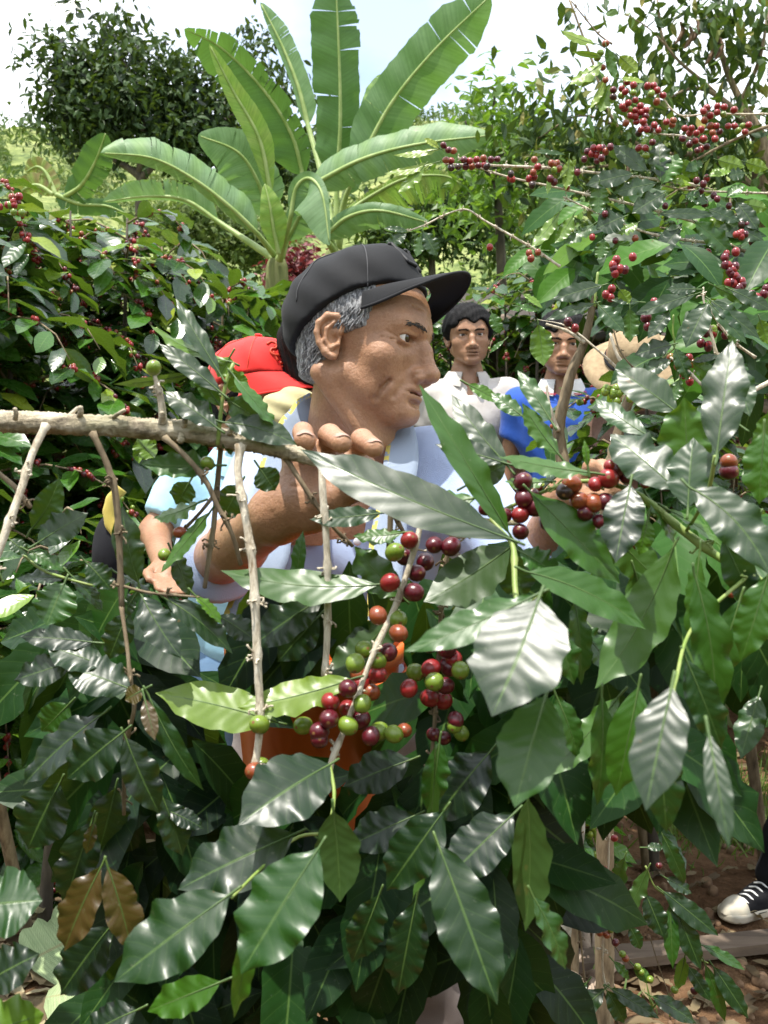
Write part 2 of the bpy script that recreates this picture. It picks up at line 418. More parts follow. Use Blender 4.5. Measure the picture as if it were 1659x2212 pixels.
# head in its own axes: x to the person's right, y forward, z up, origin between the ears
def head_fn(p, old=0., nose=1., slim=1., short=1.):
    x = np.abs(p[:, 0]); q = p.copy(); q[:, 0] = x; q[:, 2] = np.where((p[:, 2] < .02), .02 + (p[:, 2] - .02) / short, p[:, 2])
    if old: q[:, 1] = np.where(q[:, 1] > 0, q[:, 1] / .94, q[:, 1])
    d = ell(q, (0, -.004, .045), (.076 * slim, .097, .083))
    d = smin(d, ell(q, (0, .034, .036), (.062, .064, .062)), .03)
    d = smin(d, ell(q, (0, .038, -.022), (.060 * slim, .056, .060)), .03)
    d = smin(d, ell(q, (0, .040, -.068), (.043, .052, .042)), .03)
    d = smin(d, cone(q, (.050 * slim, .006, -.052), (.014, .080, -.100), (.0155 if old else .019), .016), .028)
    d = smin(d, ell(q, (0, .090, -.100), (.021, .015, .016)), .02)
    d = smin(d, ell(q, (.042, .060, -.020), (.024, .021, .022)), .026)
    d = smin(d, ell(q, (.034, .050, -.058), ((.016, .024, .028) if old else (.026, .030, .032))), .024)
    d = smin(d, cone(q, (.008, .094, .030), (.044, .080, .036), .0085, .009), .018)
    d = smax(d, -ell(q, (.034, .104, .012), (.019, .017, .014)), .014)
    d = smin(d, cone(q, (0, .080, .028), (0, .094, -.032), .0110, .0150), .012)
    d = smin(d, cone(q, (0, .092, .024), (0, .105, .004), .0075, .0090), .008)
    d = smin(d, cone(q, (0, .104, .004), (0, .118 + .006 * nose, -.030), .0095, .0115), .010)
    d = smin(d, sph(q, (0, .120 + .006 * nose, -.034), .0130), .008)
    d = smin(d, sph(q, (.0140, .106 + .003 * nose, -.039), .0112), .008)
    d = smax(d, -ell(q, (.0065, .112 + .004 * nose, -.050), (.0042, .008, .005)), .003)
    d = smin(d, ell(q, (0, .078, -.066), (.031, .024, .026)), .02)
    d = smin(d, ell(q, (0, .1015, -.0605), (.022, .0065, .0052)), .006)
    d = smin(d, ell(q, (0, .0985, -.0735), (.020, .0065, .0062)), .006)
    d = smax(d, -ell(q, (0, .103, -.0668 - 0 * old), (.030, .0105, .0014)), .003)
    d = smax(d, -ell(q, (0, .102, -.083), (.018, .006, .0045)), .008)
    # eyelids and the opening between them
    d = smin(d, sph(q, (.033, .0765, .016), .0160), .006)
    d = smax(d, -ell(q, (.0350, .0920, .0160), (.0180, .0130, .0064 if old else .0050)), .002)
    d = smin(d, cone(q, (.022, .0945, .0235), (.045, .0845, .0225), .0028, .0028), .004)
    # ears: helix rim, inner fold, plate, lobe and hollow
    def E(y, z, o=0.): return (.0745 + (.004 - y) * .50 + o, y - .002, z + .003 - .005 * (old > 0))
    e = chain(q, [(E(.004, .010), .0036), (E(.006, .024), .0042), (E(-.003, .033), .0046), (E(-.016, .032), .0046), (E(-.025, .020), .0044), (E(-.026, .004), .0040), (E(-.021, -.012), .0040), (E(-.012, -.025), .0050), (E(-.002, -.030), .0062)], .003)
    pl = cone(q, E(-.010, .020, -.003), E(-.006, -.022, -.002), .0165, .0115)
    ax = np.array(unit(np.array([1, .42, 0.])), np.float32); off = (q - np.array(E(-.010, 0, -.0045), np.float32)) @ ax
    pl = smax(pl, np.abs(off) - .0030, .003)
    e = smin(e, pl, .003)
    e = smin(e, chain(q, [(E(-.006, .024, .001), .0026), (E(-.014, .012, .001), .0030), (E(-.014, -.006, .001), .0030), (E(-.006, -.018, .001), .0034), (E(.003, -.010, .002), .0036)], .003), .003)
    d = smin(d, e, .005)
    d = smax(d, -ell(q, E(-.003, -.001, .002), (.007, .0055, .0085)), .003)
    if old:
        for (pts, kk) in (([((.019, .112, -.034), .0012), ((.028, .101, -.046), .0022), ((.034, .092, -.060), .0020), ((.037, .083, -.078), .0006)], .010),
                          ([((.044, .074, -.056), .0004), ((.048, .066, -.070), .0010), ((.047, .060, -.086), .0004)], .012),
                          ([((.050, .080, .013), .0008), ((.062, .064, .020), .0009)], .003), ([((.050, .080, .009), .0008), ((.063, .060, .006), .0009)], .003),
                          ([((.022, .096, .004), .0009), ((.034, .090, -.001), .0016), ((.046, .080, .003), .0009)], .007),
                          ([((.010, .101, .058), .0003), ((.035, .088, .060), .0004)], .004)):
            d = smax(d, -chain(q, [(a_, r_) for a_, r_ in pts], .004), kk * old)
    return d
def snap(pts, dirs, fn, back=.012, step=.0006, n=50):
    w = np.array(pts, float); dirs = np.broadcast_to(np.asarray(dirs, float), w.shape); w = w - dirs * back; live = np.ones(len(w), bool)
    for _ in range(n):
        live = live & ~(fn(w.astype(np.float32)) > .0003)
        if not live.any(): break
        w[live] += dirs[live] * step
    return w
def head_R(yaw, pitch=0., roll=0.):
    """yaw 0 looks at the camera side (-Y), 90 looks to +X; columns: right, forward, up"""
    y = radians(yaw); f = np.array([sin(y), -cos(y), 0]); r = np.cross(f, (0, 0, 1.)); u = np.array([0, 0, 1.])
    M = np.stack([r, f, u], 1)
    Rl = np.array(Matrix.Rotation(radians(pitch), 3, 'X')) @ np.array(Matrix.Rotation(radians(roll), 3, 'Y'))
    return M @ Rl
def to_world(v, C, R, s=1.): return np.asarray(C) + (np.asarray(v) * s) @ np.asarray(R).T
def skin_mat(name, c1, c2, c3):
    m, nt, b = new_mat(name)
    n = noise(nt, 22, 5, .6); r = ramp(nt, n.outputs['Fac'], [(.2, c1), (.52, c2), (.85, c3)])
    n2 = noise(nt, 300, 4, .7); r2 = ramp(nt, n2.outputs['Fac'], [(.35, (.78, .72, .68)), (.6, (1, 1, 1))])
    nt.links.new(mixc(nt, .6, r.outputs['Color'], r2.outputs['Color'], 'MULTIPLY'), b.inputs['Base Color'])
    b.inputs['Roughness'].default_value = .42; b.inputs['Specular IOR Level'].default_value = .45
    b.inputs['Subsurface Weight'].default_value = .10; b.inputs['Subsurface Radius'].default_value = (1, .4, .2); b.inputs['Subsurface Scale'].default_value = .006
    bump(nt, b, mth(nt, 'ADD', n2.outputs['Fac'], mth(nt, 'MULTIPLY', noise(nt, 90, 4).outputs['Fac'], 1.5)), .6, .0016)
    return m
M_SKIN = skin_mat("tanned_skin", (.24, .120, .065), (.40, .215, .122), (.47, .27, .165))
M_SKIN2 = skin_mat("brown_skin", (.27, .135, .075), (.36, .195, .115), (.42, .22, .13))
M_HAIR_B = simple("black_hair", (.004, .004, .005), (.010, .009, .009), .7, 200, 400, .6, .003, spec=.15)
def hair_grey():
    m, nt, b = new_mat("grey_hair"); b.inputs['Roughness'].default_value = .55
    n = noise(nt, 320, 6, .75, mapping=(1, 1, .18)); r = ramp(nt, n.outputs['Fac'], [(.36, (.03, .03, .032)), (.48, (.16, .16, .17)), (.62, (.52, .52, .53))])
    nt.links.new(r.outputs['Color'], b.inputs['Base Color']); bump(nt, b, n.outputs['Fac'], 1.0, .004)
    return m
M_HAIR_G = hair_grey()
M_EYE = simple("eye_white", (.62, .58, .54), (.7, .66, .62), .12, 40)
M_IRIS = simple("dark_iris", (.012, .007, .005), (.03, .015, .01), .1, 40)
M_LIP = simple("lip_skin", (.25, .10, .075), (.33, .15, .11), .4, 60)
def cloth(name, c1, c2, weave=900, rough=.85, bs=.5, sheen=.2, folds=9):
    m, nt, b = new_mat(name); b.inputs['Roughness'].default_value = rough; b.inputs['Sheen Weight'].default_value = sheen
    b.inputs['Specular IOR Level'].default_value = .25
    n = noise(nt, 14, 5, .6); r = ramp(nt, n.outputs['Fac'], [(.3, c1), (.7, c2)])
    nt.links.new(r.outputs['Color'], b.inputs['Base Color'])
    n2 = noise(nt, weave, 3, .6); n3 = noise(nt, folds, 3, .5)
    bump(nt, b, mth(nt, 'ADD', mth(nt, 'MULTIPLY', n2.outputs['Fac'], .15), n3.outputs['Fac']), bs, .02)
    return m
M_CAP = cloth("black_cap_cloth", (.006, .0062, .0075), (.013, .0135, .016), 1400, .8, .14, sheen=.05)
M_CAP_E = simple("black_thread", (.004, .004, .005), (.012, .012, .014), .6, 300)
M_SEAM = simple("grey_thread", (.03, .03, .033), (.05, .05, .055), .7, 300)
M_RED = cloth("red_cap_cloth", (.55, .012, .010), (.72, .025, .02), 1000, .7, .12)
M_RED_E = simple("red_thread", (.45, .03, .012), (.62, .06, .02), .5, 300)
M_LBLUE = cloth("pale_blue_shirt", (.36, .45, .68), (.46, .55, .76), 900, .8, .6)
M_CYAN = cloth("light_blue_shirt", (.30, .56, .72), (.42, .68, .82), 900, .8, .7)
M_WHITE = cloth("off_white_shirt", (.50, .46, .42), (.62, .58, .54), 900, .85, .5)
M_BLUE = cloth("royal_blue_jersey", (.015, .07, .36), (.02, .10, .48), 900, .7, .5)
M_KHAKI = cloth("khaki_jacket", (.40, .35, .17), (.52, .46, .26), 900, .8, .5)
M_TROUS = cloth("grey_brown_trousers", (.11, .085, .08), (.16, .13, .12), 900, .9, .4)
M_JEANS = cloth("faded_jeans", (.10, .19, .32), (.18, .28, .42), 1200, .85, .4)
M_DARKT = cloth("dark_trousers", (.006, .006, .008), (.013, .013, .017), 1200, .9, .4, sheen=.02)
M_MAROON = cloth("brown_shirt", (.10, .05, .035), (.15, .08, .05), 1200, .85, .4)

def eyes(C, R, s, parent, look=(0, 0), sq=1.):
    for sx in (1, -1):
        u = np.linspace(0, pi, 13); w = np.linspace(0, 2 * pi, 17)[:-1]
        V = np.array([[sin(a) * cos(b), cos(a), sin(a) * sin(b)] for a in u for b in w])   # pole along +y
        lx, lz = radians(look[0]), radians(look[1])
        Re = np.array(Matrix.Rotation(-lx, 3, 'Z') @ Matrix.Rotation(lz, 3, 'X'))
        k = 16; F = [(i * k + j, (i + 1) * k + j, (i + 1) * k + (j + 1) % k, i * k + (j + 1) % k) for i in range(12) for j in range(k)]
        mi = [1 if i < 2 else 0 for i in range(12) for j in range(k)]
        obj('eye', to_world((V * .0137) @ Re.T + np.array([sx * .033, .0765 * sq, .016]), C, R, s), F[::1], None, parent, mats=[M_EYE, M_IRIS], matidx=mi)
def brows(C, R, s, parent, mat, nose=0., short=.9, old=0.):
    for sx in (1, -1):
        rg = np.random.default_rng(4); hh = []
        cv = spline(np.array([(.010, .1040, .0290), (.024, .1020, .0350), (.046, .0885, .0350)]), 60)
        nb_ = 110 if not old else 70; ii = rg.integers(0, 60, nb_); B_ = cv[ii] + rg.normal(0, .0011, (nb_, 3)); B_[:, 2] += rg.uniform(-.0028, .0028, nb_) * (1 - ii / 75)
        E_ = B_ + np.stack([np.full(nb_, .0045), 0 * ii - .0035 * ii / 60, .0022 - .004 * ii / 60], 1) + rg.normal(0, .0006, (nb_, 3)); hf = lambda p: head_fn(p, nose=nose, short=short, old=old)
        B_, E_ = snap(B_, (0, 1, 0), hf), snap(E_, (0, 1, 0), hf)
        for b, e in zip(B_, E_): hh.append(tube([(sx * b[0], b[1], b[2], .0006), (sx * e[0], e[1], e[2], .00025)], n=2, k=4))
        v, f = join(hh)
        obj('eyebrow', to_world(v, C, R, s), f, mat, parent)
# ------------------------------------------------------------------ the picker in the black cap
HR = head_R(65, -5, -10); HS = .965
HC = P(711, 724, 1.33) - HR @ np.array([.082, -.012, .003]) * HS            # from where the near ear is
man = thing('person', (HC[0] - .03, HC[1] + .05, 0), "grey haired man in black cap and pale blue shirt gripping the bare branch", "person")
NB = P(722, 985, 1.47)                                   # neck base
SR, SL = P(580, 1035, 1.53), P(985, 1030, 1.45)         # shoulders
EL_R, WR_R = P(448, 1225, 1.25), P(600, 1112, .965)
EL_L, WR_L = P(1150, 1230, 1.30), P(1225, 1085, 1.17)
PEL = np.array([NB[0] + .0, NB[1] + .02, .80])
def W(v): return to_world(v, HC, HR, HS)
def man_head(p):
    q = ((p - HC.astype(np.float32)) @ HR.astype(np.float32)) / HS
    d = head_fn(q, old=1., nose=.0, slim=.98, short=.87) * HS
    n1 = W((0, -.016, -.035)); n2 = NB + np.array([0.01, .01, -.02])
    d = smin(d, cone(p, n1, n2, .046, .060), .022)
    d = smin(d, cone(p, W((.058, -.030, -.045)), P(800, 960, 1.36), .014, .010), .022)      # neck tendon
    d = smin(d, cone(p, W((0, .030, -.095)), P(815, 965, 1.40), .026, .026), .030)           # throat
    d = smin(d, cone(p, n2, SR * .55 + NB * .45 + np.array([0, 0, -.02]), .05, .05), .04)
    d = smin(d, cone(p, n2, SL * .55 + NB * .45 + np.array([0, 0, -.02]), .05, .05), .04)
    d = smin(d, ell(p, NB + np.array([0, .0, -.10]), (.14, .085, .10)), .05)
    return d
FD = .0
def fp(x, y, d): return P(x, y, d)
hand_fingers = [   # knuckle, middle joint, last joint, tip (behind the branch, over its top, tip towards the viewer)
    [(fp(640, 1000, .955), .0105), (fp(612, 960, .962), .0085), (fp(602, 940, .935), .0078), (fp(604, 950, .905), .0072)],
    [(fp(690, 1000, .955), .0112), (fp(662, 955, .968), .0098), (fp(654, 934, .938), .0094), (fp(659, 953, .900), .0098)],
    [(fp(738, 1005, .955), .0115), (fp(712, 958, .965), .0100), (fp(712, 940, .930), .0102), (fp(738, 957, .895), .0092)],
    [(fp(785, 1015, .950), .0112), (fp(768, 968, .962), .0100), (fp(782, 950, .930), .0100), (fp(808, 968, .898), .0088)]]
thumb = [(fp(655, 1100, .945), .018), (fp(715, 1078, .922), .0155), (fp(762, 1052, .915), .0130), (fp(806, 1058, .915), .0105)]
def hand_r(p):
    d = chain(p, hand_fingers[0], .004)
    for f in hand_fingers[1:]: d = smin(d, chain(p, f, .004), .0035)
    palm = smin(cone(p, fp(625, 1075, .955), fp(650, 1010, .95), .019, .014), cone(p, fp(665, 1090, .955), fp(700, 1010, .95), .021, .015), .02)
    palm = smin(palm, cone(p, fp(680, 1085, .95), fp(745, 1015, .948), .020, .015), .02)
    palm = smin(palm, cone(p, fp(690, 1075, .945), fp(780, 1025, .946), .018, .014), .02)
    d = smin(d, palm, .012)
    d = smin(d, ell(p, fp(668, 1098, .935), (.024, .016, .022)), .015)
    d = smin(d, chain(p, thumb, .006), .009)
    for fg in hand_fingers:
        for jn in (1, 2):
            a, b = fg[jn - 1][0], fg[jn + 1][0] if jn < 3 else fg[jn][0]; t_ = unit(b - a).astype(np.float32); c_j = fg[jn][0].astype(np.float32); q_ = p - c_j
            al_ = q_ @ t_; rad_ = np.sqrt(np.maximum((q_**2).sum(-1) - al_**2, 0)); d = d + .0007 * np.exp(-(al_ / .0016)**2) * (rad_ < .016)
    for a, b in ((fp(612, 1040, .93), fp(700, 1075, .92)), (fp(640, 1120, .93), fp(700, 1040, .925)), (fp(598, 1120, .945), fp(640, 1150, .93))): d = smax(d, -cone(p, a, b, .0012, .0008), .004)
    mid = WR_R * .5 + EL_R * .5
    d = smin(d, chain(p, [(fp(655, 1085, .955), .021), (WR_R, .0245), (mid, .030), (EL_R, .035)], .02), .016)
    return d
hand_l_f = [[(P(1265 + 12 * i, 1040 + 6 * i, 1.13), .0095), (P(1276 + 14 * i, 1010 + 7 * i, 1.11), .0086), (P(1300 + 10 * i, 1008 + 12 * i, 1.09), .0078), (P(1316 + 6 * i, 1024 + 12 * i, 1.075), .0070)] for i in range(4)]
def hand_l(p):
    d = chain(p, hand_l_f[0], .004)
    for f in hand_l_f[1:]: d = smin(d, chain(p, f, .004), .004)
    d = smin(d, cone(p, P(1245, 1060, 1.15), P(1275, 1050, 1.13), .021, .017), .012)
    d = smin(d, chain(p, [(P(1250, 1070, 1.14), .014), (P(1280, 1080, 1.10), .011), (P(1305, 1072, 1.08), .0088)], .005), .01)
    return smin(d, chain(p, [(P(1245, 1060, 1.15), .020), (WR_L, .025), (EL_L, .038)], .02), .015)
HIPR, HIPL = PEL + np.array([-.09, 0, 0]), PEL + np.array([.09, 0, 0])
KNR, KNL = PEL + np.array([-.12, -.04, -.36]), PEL + np.array([.13, -.04, -.36])
ANR, ANL = np.array([PEL[0] - .13, PEL[1] + .02, .08]), np.array([PEL[0] + .15, PEL[1] + .02, .08])
def legs(p, g):
    d = smin(chain(p, [(HIPR, .085 + g), (KNR, .055 + g), (ANR, .04 + g)], .02), chain(p, [(HIPL, .085 + g), (KNL, .055 + g), (ANL, .04 + g)], .02), .04)
    return smin(d, ell(p, PEL, (.15 + g, .10 + g, .12 + g)), .06)
def torso(p, g):
    d = cone(p, SR, SL, .055 + g, .055 + g)
    d = smin(d, ell(p, (SR + SL) / 2 + np.array([0, .0, -.13]), (.165 + g, .10 + g, .17 + g)), .08)
    d = smin(d, ell(p, PEL + np.array([0, 0, .14]), (.15 + g, .10 + g, .16 + g)), .10)
    return smin(d, cone(p, NB + np.array([0, .02, -.03]), (SR + SL) / 2, .055 + g * .3, .06 + g), .05)
parts = [surface(man_head, HC - .19 - np.array([0, 0, .08]), HC + np.array([.2, .2, .15]), .0020),
         surface(hand_r, np.minimum(np.minimum(WR_R, EL_R), fp(600, 1180, .85)) - .05, fp(850, 900, 1.25) + .02, .0014),
         surface(hand_l, P(1120, 1260, 1.0) - .03, P(1390, 960, 1.36) + .03, .0022),
         surface(lambda p: torso(p, -.012), PEL - .25, np.maximum(SR, SL) + .12, .012),
         surface(lambda p: np.minimum(legs(p, -.012), np.minimum(ell(p, ANR + np.array([0, -.06, -.04]), (.045, .12, .04)), ell(p, ANL + np.array([0, -.06, -.04]), (.045, .12, .04)))), PEL - np.array([.35, .30, .82]), PEL + np.array([.35, .25, .2]), .012)]
v, f = merge(parts)
body = obj('body', v, f, M_SKIN, man)
M_HAIR_D = simple("dark_grey_hair", (.03, .026, .024), (.07, .06, .055), .7, 200)
eyes(HC, HR, HS, man, (6, 0), .94); brows(HC, HR, HS, man, M_HAIR_D, .0, .87, 1.)
# lips, a thin darker rim
v, f = tube([(-.024, .094, -.0672, .0012), (-.012, .1030, -.0628, .0026), (0, .1052, -.0640, .0028), (.012, .1030, -.0628, .0026), (.024, .094, -.0672, .0012)], n=16, k=8)
v2, f2 = tube([(-.023, .093, -.0680, .0012), (-.010, .1000, -.0722, .0032), (0, .1015, -.0726, .0034), (.010, .1000, -.0722, .0032), (.023, .093, -.0680, .0012)], n=16, k=8)
v, f = join([(v, f), (v2, f2)]); v[:, 2] = .02 + (v[:, 2] - .02) * .87; v[:, 1] = v[:, 1] * .94 - .0010; obj('lips', W(v), f, M_LIP, man)
# fingernails
M_NAIL = simple("fingernail", (.36, .20, .14), (.45, .27, .20), .3, 80)
for i, fg in enumerate(hand_fingers):
    a, b = fg[2][0], fg[3][0]; r = fg[3][1]; t = unit(b - a); upv = unit(np.array([0, .35, 1.0])); upv = unit(upv - t * (upv @ t)); sd = np.cross(t, upv)
    vv = []
    for iu in range(7):
        for iv in range(7):
            uu = -1 + 2 * iu / 6; w_ = -1 + 2 * iv / 6; q = uu * sqrt_(1 - w_ * w_ / 2) if False else uu
            ang = w_ * .95 * math.sqrt(max(0, 1 - max(0, uu - .2)**2 * .9))
            vv.append(b + t * (uu * r * .55 + r * .1) + (upv * cos(ang) + sd * sin(ang)) * (r * (1.012 - .10 * max(0, uu)**2)))
    ff = [(iu * 7 + iv, iu * 7 + iv + 1, (iu + 1) * 7 + iv + 1, (iu + 1) * 7 + iv) for iu in range(6) for iv in range(6)]
    obj('fingernail', vv, ff, M_NAIL, man)
# hair
def hair_fn(p):
    n = .0022 * np.sin(p[:, 1] * 420 + p[:, 2] * 160) * np.sin(p[:, 2] * 300)
    q = p.copy(); q[:, 0] = np.abs(q[:, 0])
    d = ell(q, (0, -.006, .040), (.0800, .1030, .086)); d = smin(d, ell(q, (0, -.040, -.022), (.062, .050, .062)), .03) + n * .7
    y, z = q[:, 1], q[:, 2]
    front = y - np.interp(z, [-.09, -.02, .0, .012, .022, .04, .08], [-.030, -.024, -.018, .012, .040, .044, .046])
    d = smax(d, front, .006)
    return smax(d, -(z - np.interp(y, [-.1, -.04, -.015, .01, .05], [-.050, -.058, -.040, -.004, .012])), .006)
hv, hf_ = surface(hair_fn, (-.1, -.12, -.11), (.1, .08, .14), .0022)
# hair locks lying on the side of the head give it a broken outline
rng = np.random.default_rng(5); tufts = []
for i in range(420):
    y = rng.uniform(-.058, .038); z = rng.uniform(-.045, .045)
    if (y > -.02 and z < .02) or (y > .03 and z < .03) or z > .03 + .55 * (y + .03): continue
    for sx in ((1,) if rng.random() < .8 else (-1,)):
        xx = .081 * math.sqrt(max(.02, 1 - (y / .104)**2 - ((z - .04) / .09)**2 * .35)) if y > -.06 else .055
        b = np.array([sx * xx * .98, y, z]); e = b + np.array([sx * rng.uniform(-.001, .001), -rng.uniform(.004, .010), -rng.uniform(.008, .014)])
        tufts.append(tube([(*b, .0011), (*((b + e) / 2 + np.array([sx * .0012, 0, 0])), .0009), (*e, .0002)], n=4, k=4))
v, f = join([(hv, hf_)] + tufts); obj('hair', W(v), f, M_HAIR_G, man)

# baseball caps: crown, visor, seams, button, stitched letters
CUT = ([-.13, -.09, -.05, .00, .03, .07, .12], [-.014, -.004, .022, .050, .064, .074, .078])
CROWN = dict(c=(0, -.006, .046), r=(.0865, .1085, .094))
def crown_pt(az, elv, off=0.):
    """point on the crown; az from the front towards the person's right"""
    c, r = np.array(CROWN['c']), np.array(CROWN['r']) + off
    return c + r * np.array([sin(az) * cos(elv), cos(az) * cos(elv), sin(elv)])
def make_cap(C, R, s, person_, mat, mat_e, strokes, arch=.030, tilt=.0, reach=.072):
    cp = thing('baseball_cap', C, *person_)
    def cf(p):
        d = ell(p, CROWN['c'], CROWN['r']); q = p.copy()
        d = smin(d, ell(p, (0, .030, .090), (.060, .058, .054)), .02)       # stiff raised front panel
        d = d + .0012 * np.sin(p[:, 1] * 90 + p[:, 2] * 130)
        return smax(d, -(p[:, 2] - np.interp(p[:, 1], *CUT)), .004)
    v, f = surface(cf, (-.11, -.14, -.04), (.11, .13, .165), .0035)
    obj('crown', to_world(v, C, R, s), f, mat, cp)
    # visor
    na, nr = 29, 9; top = []
    for i in range(na):
        th = (-1 + 2 * i / (na - 1)) * radians(66)
        x0, y0 = .0845 * sin(th), -.002 + .1045 * cos(th)
        for j in range(nr):
            r = j / (nr - 1)
            y = y0 + r * reach * max(0, cos(th * 1.36))**.75 * 1.06; x = x0 * (1 + .06 * r)
            z = np.interp(y0, *CUT) + .004 - arch * (abs(x) / .085)**2 * (.35 + .75 * r) + r * tilt + .012 * r * (1 - r)
            top.append((x, y, z))
    top = np.array(top); bot = top - np.array([0, 0, .0032]); V = np.vstack([top, bot]); m = na * nr; F = []
    for i in range(na - 1):
        for j in range(nr - 1):
            a = i * nr + j; F += [(a, a + 1, a + nr + 1, a + nr), (m + a, m + a + nr, m + a + nr + 1, m + a + 1)]
    rim = [i * nr + nr - 1 for i in range(na)]
    for a, b in zip(rim[:-1], rim[1:]): F.append((a, a + m, b + m, b))
    for e in (0, (na - 1) * nr):
        for j in range(nr - 1): F.append((e + j, e + j + 1, m + e + j + 1, m + e + j))
    obj('visor', to_world(V, C, R, s), F, mat, cp)
    edge = [(*V[a] - np.array([0, 0, .0016]), .0022) for a in rim]
    v, f = tube(edge, n=60, k=6); vz = obj('visor_edge', to_world(v, C, R, s), f, mat, cp)
    sm = []
    for az in (0, 60, 120, 180, 240, 300):
        pts = [(*crown_pt(radians(az), radians(e), .0006), .0009) for e in np.linspace(12 if az in (60, 300) else (28 if az == 0 else 5), 88, 9)]
        if az == 0: continue
        q = np.array(pts)[:, :3]; n_ = q - np.array([0, 0, .05]); n_ /= np.linalg.norm(n_, axis=1)[:, None]; q = snap(q, n_, cf, .004)
        sm.append(tube(np.c_[q, np.full(len(q), .0010)], n=24, k=5))
    v, f = join(sm); obj('seam', to_world(v, C, R, s), f, M_SEAM if mat is M_CAP else mat_e, cp)
    v, f = surface(lambda p: ell(p, (0, -.006, .1465), (.0085, .0085, .0035)), (-.02, -.03, .13), (.02, .02, .15), .0012); obj('button', to_world(v, C, R, s), f, mat, cp)
    st = []
    for line in strokes:
        pts = []
        for (a, e) in line:
            q = crown_pt(radians(a), radians(e)); n = unit(q - np.array([0, .0, .05])); base = q.copy()
            for _ in range(14):
                if float(cf(np.array([base], np.float32))[0]) < .0004: base = base + n * .0012
            pts.append((*base, .0028))
        st.append(tube(pts, n=max(8, 5 * len(pts)), k=6))
    v, f = join(st); obj('letter', to_world(v, C, R, s), f, mat_e, cp)
    return cp
Lst = [[(22, 58), (18, 38)], [(18, 38), (6, 37)], [(26, 58), (20, 58)], [(2, 52), (-2, 34)], [(7, 52), (-6, 52)]]
CAPR = HR @ np.array(Matrix.Rotation(radians(8), 3, 'X'))
make_cap(HC - HR @ np.array([0, .006, -.002]), CAPR, HS * 1.03, ("plain black baseball cap with dark stitched letter worn by the grey haired man", "cap"), M_CAP, M_CAP_E, Lst, arch=.047, tilt=.012, reach=.055)

# shirt, collar, trousers
rngf = np.random.default_rng(3)
def fold(p, a=.006): return a * np.sin(p[:, 0] * 38 + 3 * np.sin(p[:, 2] * 17)) * np.sin(p[:, 2] * 21 + 4 * p[:, 0]) + a * .5 * np.sin(p[:, 2] * 70 + p[:, 0] * 60)
CUFF_R = EL_R * .80 + WR_R * .20; CUFF_L = EL_L * .45 + WR_L * .55
def shirt_fn(p):
    d = torso(p, .006)
    arm = chain(p, [(SR + np.array([.02, 0, 0]), .058), (EL_R + (SR - EL_R) * .15, .052), (CUFF_R, .050)], .03)
    arm = smin(arm, chain(p, [(SL - np.array([.02, 0, 0]), .062), (EL_L, .056), (CUFF_L, .045)], .03), .02)
    d = smin(d, arm, .05) + fold(p, .005)
    for (a, b) in ((CUFF_R, WR_R), (CUFF_L, WR_L)):
        n = unit(b - a).astype(np.float32); near = np.sqrt(((p - b.astype(np.float32))**2).sum(-1)) < np.linalg.norm(b - a) + .09
        d = np.where(near, smax(d, (p - a.astype(np.float32)) @ n, .004), d)
    hole = cone(p, NB + np.array([0, .0, -.055]), W((0, -.03, -.06)), .068, .078)
    hole = smin(hole, cone(p, NB + np.array([.03, -.08, -.09]), NB + np.array([.05, -.14, .06]), .012, .06), .03)
    return smax(smax(d, -hole, .006), .915 - p[:, 2], .01)
v, f = surface(shirt_fn, np.minimum(np.minimum(SR, EL_R), PEL - np.array([.26, .2, .05])) - .10, np.maximum(np.maximum(SL, EL_L), CUFF_L) + np.array([.12, .18, .14]), .0075)
shirt = obj('shirt', v, f, M_LBLUE, man)
# turned-up cuff band
ax = unit(WR_R - EL_R)
v, f = tube([(*(CUFF_R - ax * .02), .050), (*(CUFF_R + ax * .0), .053), (*(CUFF_R + ax * .004), .050)], n=6, k=28, knob=.012); obj('cuff', v, f, M_LBLUE, man)
# shirt collar: a folded band round the neck
def collar_mesh(c, r0, h, flare, gap, front, tilt=.0, n=40, thick=.0025, lift=0., rx=1.0):
    V = []
    for i in range(n + 1):
        a = gap + (2 * pi - 2 * gap) * i / n            # 0 = front
        dx, dy = sin(a), -cos(a)
        for k, (rr, hh) in enumerate(((0, 0), (0.002, h * .55), (.003, h), (.006, h * 1.02), (flare * .55, h * .55), (flare, -.004 - .022 * (abs(cos(a / 2))**6)))):
            V.append(np.array(c) + np.array([dx * (r0 + rr) * rx, dy * (r0 + rr), hh + lift * cos(a) - .010 * (1 + cos(a)) * .5]))
    V = np.array(V); Rz = np.array(Matrix.Rotation(front, 3, 'Z')); V = (V - c) @ Rz.T + c
    m = 6; F = [(i * m + j, (i + 1) * m + j, (i + 1) * m + j + 1, i * m + j + 1) for i in range(n) for j in range(m - 1)]
    return V, F
v, f = collar_mesh(NB + np.array([.0, .0, -.045]), .072, .045, .030, .42, radians(18)); obj('collar', v, f, M_LBLUE, man)
M_BTN = simple("shirt_button", (.6, .62, .66), (.7, .7, .72), .3)
for (bx, by) in ((772, 1170), (768, 1290)):
    c = P(bx, by, 1.30)
    v, f = surface(lambda p: ell(p, c, (.0055, .002, .0055)), c - .01, c + .01, .0012); obj('button', v, f, M_BTN, man)
v, f = surface(lambda p: smax(smin(legs(p, .014), torso(p, .012), .02) + fold(p, .006), p[:, 2] - .93, .006), PEL - np.array([.40, .30, .82]), PEL + np.array([.40, .25, .2]), .010)
obj('trousers', v, f, M_TROUS, man)
v, f = surface(lambda p: np.minimum(ell(p, ANR + np.array([0, -.06, -.04]), (.052, .13, .048)), ell(p, ANL + np.array([0, -.06, -.04]), (.052, .13, .048))), (PEL[0] - .3, PEL[1] - .3, -.02), (PEL[0] + .35, PEL[1] + .2, .14), .010)
obj('shoe', v, f, M_DARKT, man)
